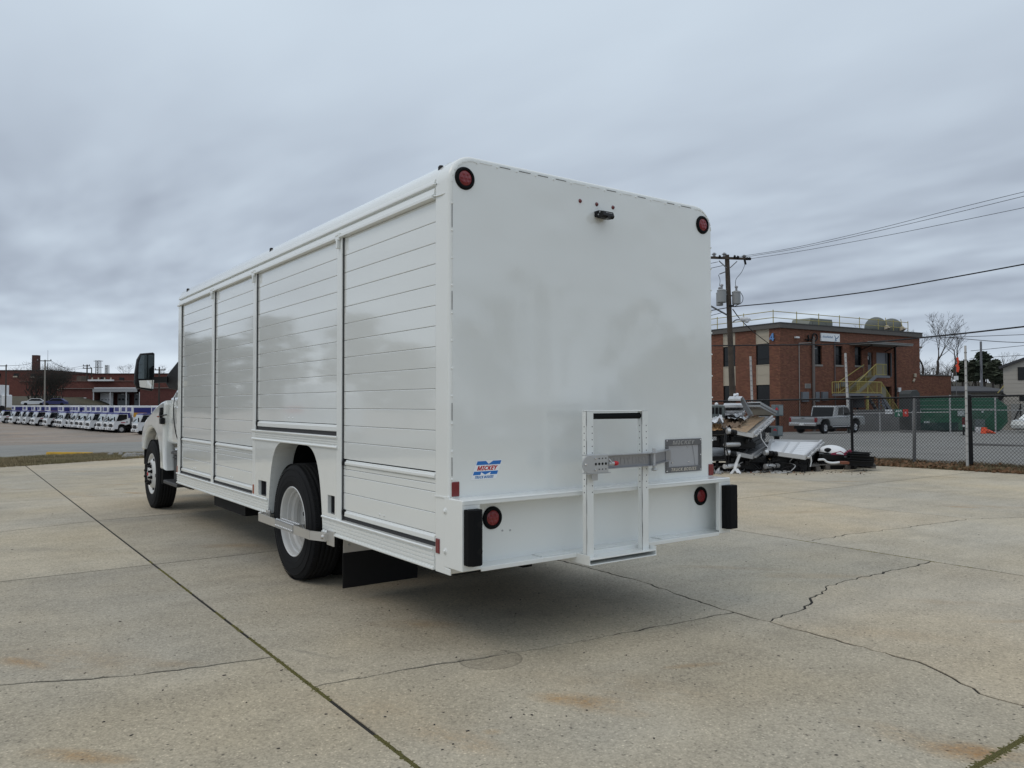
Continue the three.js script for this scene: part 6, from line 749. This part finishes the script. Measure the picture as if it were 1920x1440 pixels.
  // supports under the stack
  const b = onLand(1410, 886), pallet = (label, px, py, w, d, turn, mat) => { const t = thing('pallet', label, 'pallet', arr(onLand(px, py)), VIEW + turn); for (let k = 0; k < 6; k++) mesh('board', rbox(-w / 2, w / 2, 0.1, 0.125, -d + k * d / 6, -d + k * d / 6 + d / 8, 0.004, 1), mat, t); for (const x of [-w / 2 + 0.05, 0, w / 2 - 0.05]) mesh('bearer', rbox(x - 0.05, x + 0.05, 0.0, 0.1, -d, 0, 0.004, 1), mat, t); return t; }; void b;
  const grey = noiseMat(0.13, 0.12, 0.11, 0.4, 1, 0.95, 97, 0.1, 0.01, 256);
  pallet('weathered grey pallet under the black beams at the right end', 1603, 879, 1.1, 1.1, 0.15, grey); pallet('weathered wooden pallet left of the black beam stack', 1553, 881, 1.1, 1.0, 0.1, grey); pallet('grey wooden pallet under the white platform', 1490, 884, 1.2, 1.1, 0, grey); pallet('grey wooden pallet under the lift gates at left', 1385, 885, 1.3, 1.2, 0, grey);
  const block = (label, cs, t) => { const g = thing('scrap_rack', label, 'steel frame', arr(cs[0]), 0), L = cs.map(p => p.clone().sub(cs[0])); const dn = h => L.map(p => p.clone().add(new V3(0, -h, 0))); for (const h of [0, t]) { const q = dn(h); for (let k = 0; k < 4; k++) mesh('rail', bar(arr(q[k]), arr(q[(k + 1) % 4]), 0.1, 0.12), blk, g); } for (const p of L) mesh('upright', bar(arr(p), arr(p.clone().add(new V3(0, -t, 0))), 0.1), blk, g); mesh('panel', prism(dn(t * 0.2).map((p, k, a) => p.clone().lerp(a[(k + 2) % 4], 0.04)), t * 0.6), blk, g); return g; };
  block('black steel frame under the lower lift gates', C([[1368, 860, 17.95], [1432, 862, 17.95], [1436, 850, 19.4], [1366, 848, 19.4]]), 0.2); block('black steel frame under the white platform', C([[1452, 862, 18], [1514, 866, 18], [1530, 850, 19.6], [1450, 848, 19.6]]), 0.2); block('black steel frame carrying the middle lift gates', C([[1350, 823, 18], [1406, 825, 18], [1430, 812, 19.4], [1350, 810, 19.4]]), 0.14); block('black steel frame behind the red white panel', C([[1540, 856, 18.6], [1600, 860, 18.6], [1606, 850, 19.8], [1540, 846, 19.8]]), 0.22);
  // white-red moulded panel
  const sh = new THREE.SphereGeometry(1, 24, 12, 0, 2 * PI, 0, PI / 2), pp = at(1562, 850, 19), pn = thing('moulded_panel', 'white moulded body panel with red stripe lying beside the black beams', 'body panel', arr(pp), VIEW); mesh('shell', sh.clone().scale(0.32, 0.2, 0.42).rotateZ(-0.12), M.paintWhite, pn); mesh('stripe', extrude([[-0.22, 0.02], [0.02, 0.08], [0.1, 0.03], [0.25, 0.12], [0.3, 0.05], [0.12, -0.02], [-0.2, -0.03]], 0.02).translate(0, 0, 0.38), std(0.3, 0.03, 0.07, 0.5), pn); mesh('cut_out', [new THREE.SphereGeometry(0.1, 12, 8).scale(0.9, 0.5, 0.4).translate(-0.24, 0.1, 0.28)], blk, pn);
  const gp = thing('metal_sheet', 'dull grey sheet leaning between moulded panel and black beams', 'panel', [0, 0, 0]); mesh('plate', prism(C([[1566, 855, 18.6], [1600, 856, 18.5], [1592, 846, 19.2], [1572, 846, 19.2]]), 0.02), std(0.12, 0.13, 0.14, 0.6), gp);
  // black beams
  [[1590, 1630, 849, 852.5, 18.6, 0.1], [1588, 1628, 852, 856, 18.2, 0.11], [1594, 1638, 857, 861.5, 18.1, 0.12], [1590, 1637, 862.5, 867.5, 18.0, 0.12], [1592, 1636, 866, 870, 17.9, 0.1]].forEach(([a, c, y0, y1, d, h], k) => { const t = thing('steel_beam', `black steel beam, ${['uppermost', 'second from the top', 'middle', 'second from the bottom', 'lowest'][k]} of the stack at the right end`, 'steel beam', [0, 0, 0], 0, 'black steel beams on the pallet'); mesh('web', bar(arr(at(a, y0 + 2, d)), arr(at(c, y1, d + 0.25)), 0.03, h), blk, t); for (const s of [1, -1]) mesh('flange', bar(arr(at(a, y0 + 2, d).add(new V3(0, s * h / 2, 0))), arr(at(c, y1, d + 0.25).add(new V3(0, s * h / 2, 0))), 0.16, 0.014), blk, t); });
  const wp = thing('bent_pipe', 'white bent pipe lying on the pallet beside the beams', 'pipe', [0, 0, 0]); mesh('pipe', tube([[1534, 862, 17.9], [1545, 862, 17.9], [1550, 866, 17.9], [1560, 868, 17.9], [1574, 867, 17.9]].map(p => arr(at(...p))), 0.025, 24, 8), M.paintWhite, wp); const rb = thing('rusty_block', 'small rusty steel block beside the white bent pipe', 'steel block', arr(at(1582, 870, 17.9)), VIEW); mesh('block', rbox(-0.09, 0.09, 0, 0.06, -0.1, 0.1, 0.01), std(0.2, 0.07, 0.04, 0.9), rb);
}

// ---------------------------------------------------------------- left: fleet, factory, poles
{
  const fp = onLand(208, 812.5), fq = onGround(5, 127), dir = fq.clone().sub(fp); // the line on which the fronts stand
  const cabW = M.paintWhite, blue = std(0.02, 0.022, 0.16, 0.5), yel = std(0.6, 0.3, 0.03, 0.6), T = thing('delivery_truck', '', 'truck', [0, 0, 0], 0, 'cabover delivery trucks parked in a row'), P = (n, g, m, par = T) => mesh(n, g, m, par);
  // front at x = 0 looking to -x, width along z
  const zx = (pts, w, b) => extrude(pts, w - 2 * b, b).translate(0, 0, -w / 2 + b);
  P('cab', zx([[0.02, 0.42], [0, 0.95], [0.08, 1.2], [0.42, 2.0], [0.55, 2.12], [1.62, 2.12], [1.66, 2.05], [1.66, 0.95], [1.45, 0.9], [1.22, 0.82], [0.98, 0.95], [0.66, 0.95], [0.5, 0.78], [0.45, 0.42]], 2.0, 0.05), cabW);
  P('cab_roof', zx([[0.42, 2.0], [0.56, 2.17], [1.66, 2.17], [1.68, 1.6], [1.45, 1.58], [1.42, 2.02]], 2.02, 0.03), blue);
  P('windscreen', box(-0.92, 0.92, -0.44, 0.44, -0.01, 0.01).rotateX(-0.4).rotateY(-PI / 2).translate(0.235, 1.57, 0), phys(0.10, 0.12, 0.125, 0.1, { clearcoat: 1 }));
  for (const s of [1, -1]) { P('side_window', extrude([[0.28, 1.28], [0.55, 1.98], [1.35, 1.98], [1.35, 1.5], [0.75, 1.3]], 0.02).translate(0, 0, s > 0 ? 1.0 : -1.02), M.darkGlass); P('headlight', rbox(-0.02, 0.1, 0.68, 0.88, s * 0.62, s * 0.95, 0.03), M.chrome); P('mirror', rbox(0.0, 0.1, 1.3, 1.75, s * 1.08, s * 1.26, 0.04), M.black); P('door_lettering', box(0.75, 1.2, 1.06, 1.18, s * 1.001, s * 1.006), std(0.4, 0.12, 0.14, 0.6)); P('door_handle', box(1.3, 1.4, 1.1, 1.25, s * 1.001, s * 1.01), M.black); }
  P('grille', rbox(-0.03, 0.03, 0.62, 0.98, -0.55, 0.55, 0.02), M.black); P('front_bumper', rbox(-0.1, 0.12, 0.3, 0.6, -1.0, 1.0, 0.04), cabW); P('bumper_opening', rbox(-0.115, -0.09, 0.36, 0.52, -0.4, 0.4, 0.01), M.black); P('number_plate', box(-0.12, -0.115, 0.4, 0.5, -0.15, 0.15), M.paintWhite); P('chassis', box(0.5, 6.4, 0.45, 0.75, -0.45, 0.45), M.black); P('underrun_guard', box(1.9, 5.8, 0.4, 0.8, -1.0, 1.0), M.black);
  const bx = P('box_body', rbox(1.85, 6.6, 0.8, 2.92, -1.1, 1.1, 0.06), cabW); for (const s of [1, -1]) { P('blue_panel', extrude([[2.0, 2.2], [2.0, 2.72], [6.4, 2.72], [6.4, 1.2], [4.6, 1.2]], 0.008).translate(0, 0, s > 0 ? 1.101 : -1.109), blue, bx); P('yellow_swoosh', extrude([[1.95, 1.75], [2.0, 2.18], [3.3, 2.15], [4.3, 1.6], [3.2, 1.3]], 0.008).translate(0, 0, s > 0 ? 1.11 : -1.118), yel, bx); } P('front_panel', box(1.842, 1.849, 2.3, 2.75, -0.75, 0.75), blue, bx);
  for (const x of [0.82, 4.9]) for (const s of [1, -1]) { const w = P('wheel', cyl([x, 0.39, s * 0.98], [x, 0.39, s * 0.74], 0.39, 0.39, 22), M.tyre); P('rim', [cyl([x, 0.39, s * 0.982], [x, 0.39, s * 0.95], 0.22, 0.2, 16), cyl([x, 0.39, s * 0.995], [x, 0.39, s * 0.98], 0.09, 0.09, 12)], std(0.45, 0.46, 0.47, 0.4, 0.5), w); }
  const lab = ['white cabover delivery truck with blue cab roof at the right end of the parked row', 'white cabover delivery truck showing its whole door side, second from the row\'s right end'];
  const pxs = [249, 208, 196, 187.5, 179.5, 171, 162, 153, 141, 133, 125, 117, 109, 100, 91, 82, 63, 54, 45, 34, 25, 14, 3].slice();
  pxs.forEach((px, i) => { const r = ray(px, 800), k = ((fp.x - CAM.x) * dir.z - (fp.z - CAM.z) * dir.x) / (r.x * dir.z - r.z * dir.x), x = CAM.x + r.x * k + (hash(i, 7, 1) - 0.5) * 0.9, z = CAM.z + r.z * k - 1 + (hash(i, 9, 4) - 0.5) * 0.5; const label = lab[i] || `white blue-roofed cabover delivery truck, ${ordinal(i)} from the right end of the row`; if (!i) { T.position.set(x, land(x, z), z); T.rotation.y = 0.08; T.userData.label = label; } else copyOf(T, label, [x, land(x, z), z], 0.1 + (hash(i, 2, 3) - 0.5) * 0.1); });
}
{
  const D = 215, o = onGround(120, D), t = thing('brick_factory', 'long low red brick factory with square chimney behind the parked fleet', 'building', arr(o), VIEW), X = px => (px - 120) * D / F, Y = py => at(120, py, D).y - o.y, P = (n, g, m, par = t) => mesh(n, g, m, par), B = M.brickDark;
  P('main_wall', box(X(-60), X(94), 0, Y(695), -40, 0), B); P('lower_wall', box(X(94) + 0.002, X(420), 0, Y(701.5), -40, -0.4), B); P('parapet', box(X(-60), X(94.5), Y(695), Y(693.5), -40.2, 0.15), std(0.045, 0.035, 0.033, 0.8)); P('parapet', box(X(95), X(420), Y(701.5), Y(700), -40.2, -0.2), std(0.045, 0.035, 0.033, 0.8)); P('chimney', box(X(15), X(25.3), Y(695) + 0.02, Y(661), -12, -10.4), brickMat(0.1, 0.045, 0.035, [0.06, 0.045, 0.04])); 
  [[-8, 700, 707], [25, 700, 707], [57, 701, 708], [72, 704, 709], [112.5, 705, 712], [151, 706, 712], [187, 707, 713], [222, 708, 713], [280, 709, 714]].forEach(([x, a, b], k) => { const z = x < 94 ? 0.0 : -0.4, w = P('window', box(X(x), X(x + 9), Y(b), Y(a), z + 0.002, z + 0.1), M.darkGlass); P('sill', box(X(x) - 0.1, X(x + 7.5), Y(b) - 0.05, Y(b - (k < 4 ? 2.2 : 0.4)), z + 0.1, z + 0.2), k < 4 ? M.cream : std(0.12, 0.06, 0.05, 0.8), w); });
  P('middle_block', box(X(88), X(420), 0, Y(717.5), 0, 12), B); P('block_coping', box(X(88), X(300), Y(717.5), Y(716.5), 11.7, 12.2), std(0.2, 0.13, 0.11, 0.8)); P('white_canopy', box(X(214), X(256), Y(717.3), Y(714.5), 12.2, 13.5), M.paintWhite); P('roof_house', box(X(162), X(170), Y(717), Y(706), 1, 5), std(0.12, 0.1, 0.08, 0.9)); for (let k = 0; k < 4; k++) P('roof_vent', box(X(218 + k * 11), X(219 + k * 11), Y(714.5), Y(711), 12.4, 12.8), M.cream);
}
{
  const D = 180, o = onGround(190, D), t = thing('loading_dock', 'red brick loading dock building with white framed bays behind the fleet', 'building', arr(o), VIEW), X = px => (px - 190) * D / F, Y = py => at(190, py, D).y - o.y, P = (n, g, m, par = t) => mesh(n, g, m, par), B = brickMat(0.125, 0.04, 0.033, [0.07, 0.042, 0.038]);
  P('wall', box(X(115), X(175), 0, Y(729), -10, 0), B); P('wall', box(X(262), X(360), 0, Y(728), -10, 0), B); P('rear_wall', box(X(175) + 0.002, X(262) - 0.002, 0, Y(728), -10, -4), B); P('coping', [box(X(112), X(175), Y(729), Y(728), -10, 0.3), box(X(262), X(360), Y(728), Y(727), -10, 0.3)], std(0.25, 0.22, 0.2, 0.8)); P('white_roof_edge', box(X(175), X(262), Y(728.5), Y(726.5), -10, -0.2), M.paintWhite);
  P('canopy_fascia', box(X(174), X(257), Y(735), Y(729.5), -0.2, 0.2), std(0.4, 0.41, 0.42, 0.5, 0.3)); P('canopy_deck', box(X(174), X(262), Y(729.6), Y(729), -4, 0), M.greySteel); for (const x of [174.5, 206, 236, 261]) P('bay_post', box(X(x), X(x + 1), 0, Y(735), -0.2, 0.1), M.paintWhite);
  P('dock_door', box(X(178), X(202), 0, Y(736.5), -2.5, -2.3), M.paintWhite); P('dock_door', box(X(208), X(230), 0, Y(738), -3.2, -3), std(0.16, 0.17, 0.18, 0.6)); P('dock_door', box(X(240), X(257), 0, Y(738), -3.2, -3), std(0.16, 0.17, 0.18, 0.6)); for (const [a, b] of [[178, 202], [208, 230], [240, 257]]) for (let k = 0; k < 3; k++) P('door_light', box(X(a + 1.5 + k * 7), X(a + 6 + k * 7), Y(a < 200 ? 750 : 750.5), Y(a < 200 ? 749 : 747), a < 200 ? -2.295 : -2.995, a < 200 ? -2.28 : -2.98), M.black);
  for (const [a, b] of [[219, 738.5], [247, 738.5]]) P('bay_lamp', box(X(a), X(a + 5), Y(b + 1), Y(b), -2.4, -2), M.paintWhite); P('wall_lamp', rbox(X(157), X(162.5), Y(751), Y(745.5), 0.02, 0.5, 0.1), M.paintWhite); P('fill_box', box(X(110), X(114), Y(732), Y(729.5), 0, 0.6), M.cream); P('vent_pipe', cyl([X(130.5), 0, 0.6], [X(130.5), Y(751), 0.6], 0.25), M.cream);
}
{ // bank, bush, cars, poles, towers, distant trees
  const bk = grid(steps(-60, 7, 3), steps(-44, 0, 2), (x, z) => (2.75 * sstep(0, -6, z) + 2.3 * sstep(-14, -34, z) * sstep(-2, -8, x)) * sstep(7, 3, x), M.bank, 'grass_bank'); const c = onGround(75, 150); bk.position.set(c.x, c.y, c.z); bk.rotation.y = VIEW;
  const a = at(86, 758, 166), g = bareTree(41, 6.2, 0.9, 5, 0.018), b = thing('bare_bush', 'large dark leafless bush in front of the brick factory', 'bush', arr(a), 0); mesh('stem', [g.thick], M.bark, b); const R = rng(5); const tw = []; for (let k = 0; k < 60; k++) { const gg = bareTree(60 + k % 7, 7 + R() * 3.4, 0.8, 4, 0.012), ang = R() * 6.28, rr = Math.sqrt(R()) * 3.4; tw.push([gg.thick, gg.thin].flat().map(q => q.rotateZ((R() - 0.5) * 0.3).translate(Math.cos(ang) * rr, R() * 0.4, Math.sin(ang) * rr))); } mesh('twigs', tw, std(0.04, 0.036, 0.03, 1), b).userData.kind = 'stuff';
  const car = (label, px, D, mat, turn) => { const t = thing('parked_car', label, 'car', arr(at(px, 760.5, D)), VIEW + turn); mesh('body', extrude([[-2.1, 0.25], [-2.2, 0.6], [-2.0, 0.85], [-1.1, 0.95], [-0.4, 1.45], [1.2, 1.45], [1.9, 0.95], [2.15, 0.85], [2.2, 0.3]], 1.7, 0.06).translate(0, 0, -0.85), mat, t); mesh('side_window', extrude([[-0.95, 0.98], [-0.35, 1.38], [1.1, 1.38], [1.6, 0.98]], 0.02).translate(0, 0, 0.92), M.darkGlass, t); for (const x of [-1.35, 1.35]) mesh('wheel', cyl([x, 0.31, 0.7], [x, 0.31, 0.93], 0.31, 0.31, 16), M.tyre, t); };
  car('white car parked on the bank behind the fleet, beside the dark bush', 63, 160, M.paintWhite, 0.5); car('dark car parked behind the fleet, right of the pale utility pole', 104, 160, M.navy, 0.3);
  const wt = thing('box_truck', 'white and green box truck parked at the far left edge behind the fleet', 'truck', arr(at(2, 771, 138)), VIEW); mesh('box', rbox(-3, 0.6, 0.9, 4.6, -1.2, 1.2, 0.05), M.paintWhite, wt); mesh('band', box(-3, 0.6, 2.4, 2.9, 1.201, 1.21), std(0.06, 0.07, 0.1, 0.6), wt); mesh('cab', rbox(0.62, 1.3, 0.6, 2.9, -1.1, 1.1, 0.2), M.paintWhite, wt); for (const x of [-2, 0.9]) mesh('wheel', cyl([x, 0.5, 1.0], [x, 0.5, 1.25], 0.5, 0.5, 16), M.tyre, wt);
  const pole = (label, px, top, D, r, arms, mat) => { const o = onGround(px, D), H = at(px, top, D).y - o.y, t = thing('utility_pole', label, 'utility pole', arr(o), VIEW); mesh('shaft', cyl([0, 0, 0], [0, H, 0], r, r * 0.8, 10), mat, t); for (const [x0, x1, py] of arms) { const y = at(px, py, D).y - o.y; mesh('crossarm', bar([(x0 - px) * D / F, y, 0.1], [(x1 - px) * D / F, y, 0.1], r, r), M.bark, t); for (const x of [x0 + 1, x1 - 1]) mesh('insulator', cyl([(x - px) * D / F, y, 0.1], [(x - px) * D / F, y + r * 2, 0.1], r * 0.5), M.insulator, t); } };
  pole('pale utility pole with a wide crossarm in front of the brick factory', 83.5, 674.5, 132, 0.14, [[69, 96, 676.5]], std(0.24, 0.22, 0.19, 0.9)); pole('dark utility pole at the far left edge with arm to the left', 10.5, 684, 135, 0.13, [[-4, 13, 686]], M.bark); pole('dark utility pole with two crossarms above the factory roof', 162.5, 683.5, 205, 0.2, [[155, 168, 686], [155, 170, 690.5]], M.bark); pole('short dark pole right of the double crossarm pole', 171, 689, 205, 0.16, [], M.bark); pole('dark utility pole showing between mirror and truck body', 298, 688, 178, 0.2, [[290, 310, 693.5]], M.bark);
  const tower = (label, px, top, w, D) => { const o = onGround(px, D), H = at(px, top, D).y - o.y, W = w * D / F / 2, t = thing('lattice_tower', label, 'tower', arr(o), VIEW), th = 0.0004 * D; for (const [sx, sz] of [[-1, -1], [1, -1], [1, 1], [-1, 1]]) mesh('leg', bar([sx * W, 0, sz * W], [sx * W * 0.75, H, sz * W * 0.75], th * 1.6), M.greyPipe, t); const q = []; for (let k = 0; k < 9; k++) { const y = H * (0.5 + 0.5 * k / 9), y2 = H * (0.5 + 0.5 * (k + 1) / 9); q.push(bar([-W * 0.8, y, W * 0.8], [W * 0.8, y2, W * 0.8], th), bar([W * 0.8, y, W * 0.8], [-W * 0.8, y2, W * 0.8], th)); } mesh('bracing', q, M.greyPipe, t).userData.kind = 'stuff'; if (w > 7) for (const y of [0.985, 0.86]) mesh('tower_arm', bar([-W * 2.2, H * y, 0], [W * 2.2, H * y, 0], th * 1.4), M.greyPipe, t); };
  tower('taller grey lattice tower beyond the factory roof', 183.5, 675.5, 8, 420); tower('shorter grey lattice tower right of the taller one', 200, 684.5, 6, 420); { const o = onGround(88.5, 420), H = at(88.5, 656, 420).y - o.y, t = thing('radio_mast', 'thin radio mast behind the pale utility pole', 'mast', arr(o), VIEW); mesh('lower_mast', cyl([0, 0, 0], [0, H * 0.78, 0], 0.28, 0.25, 6), M.greyPipe, t); mesh('antenna', cyl([0, H * 0.78, 0], [0, H, 0], 0.1, 0.06, 6), M.greyPipe, t); }
  tree('bare_tree', 'bare tree crown above the factory roof left of the wing mirror', 240, 722, 679, 270, 51, 0.65, 6); tree('bare_tree', 'bare tree crown between wing mirror and truck body', 304, 722, 684, 270, 57, 0.65, 6); tree('bare_tree', 'bare tree crown hard beside the truck body above the factory', 327, 722, 687, 280, 63, 0.6, 5);
  for (const [n, p] of [['faint wire from the left edge pole to the pale pole', [[13, 686, 135], [45, 684, 134], [70, 677, 132]]], ['faint wire from the pale pole to the double crossarm pole', [[96, 677, 132], [125, 690, 165], [157, 686, 205]]], ['second faint wire between pale pole and double crossarm pole', [[96, 680, 132], [130, 692, 170], [155, 691, 205]]]]) wire(n, p, 0.03, 12);
}
// what the glossy side of the truck mirrors: pines, a white lorry and a yellow loader outside the frame on the left
{
  const R = rng(404), mk = [std(0.035, 0.045, 0.028, 0.95), std(0.045, 0.045, 0.032, 0.95)];
  for (let k = 0; k < 19; k++) { const back = k > 10, j = k - 11, x = back ? 74 - j * 8.5 + R() * 5 : -12 - k * 5.2 + R() * 3, z = back ? 34 + j * 6 + R() * 8 : -92 + k * 4.6 + R() * 4, H = (back ? 8 : 9) + R() * 5, t = thing('roadside_tree', back ? `dark evergreen out of the picture to the right, ${ordinal(j)} from its row's far end` : `dark evergreen left of the picture, ${ordinal(k)} from the far end of its row`, 'tree', [x, land(x, z), z], k); mesh('trunk', cyl([0, 0, 0], [0, H * 0.7, 0], 0.22, 0.1, 8), M.bark, t); const cl = []; for (let c = 0; c < 520; c++) { const h = R(), rad = Math.sqrt(R()) * (2.6 + R()) * (0.55 + 0.9 * Math.sin(PI * (0.15 + 0.8 * h))) * 0.8, a = R() * 6.28; cl.push(new THREE.TetrahedronGeometry(0.3 + 0.35 * R(), 0).scale(1.4, 0.7, 1.4).rotateY(R() * 6).translate(Math.cos(a) * rad, H * (0.22 + 0.75 * h), Math.sin(a) * rad)); } mesh('crown', cl, mk[k % 2], t).userData.kind = 'stuff'; }
  const t = thing('parked_lorry', 'white box lorry with red lettering stripe parked left of the picture', 'lorry', [-14.5, land(-14, -38), -38], 0.1); mesh('box', rbox(-1.2, 1.2, 0.9, 3.1, -3, 2.6, 0.05), M.paintWhite, t); mesh('stripe', box(1.201, 1.21, 1.5, 1.9, -2.4, 1), std(0.5, 0.05, 0.06, 0.6), t); mesh('cab', rbox(-1.1, 1.1, 0.5, 2.6, 2.62, 4.4, 0.2), M.paintWhite, t); for (const z of [-1.8, 3.4]) for (const x of [-1.05, 1.05]) mesh('wheel', cyl([x - 0.12, 0.45, z], [x + 0.12, 0.45, z], 0.45, 0.45, 16), M.tyre, t);
}
renderer.render(scene, camera);
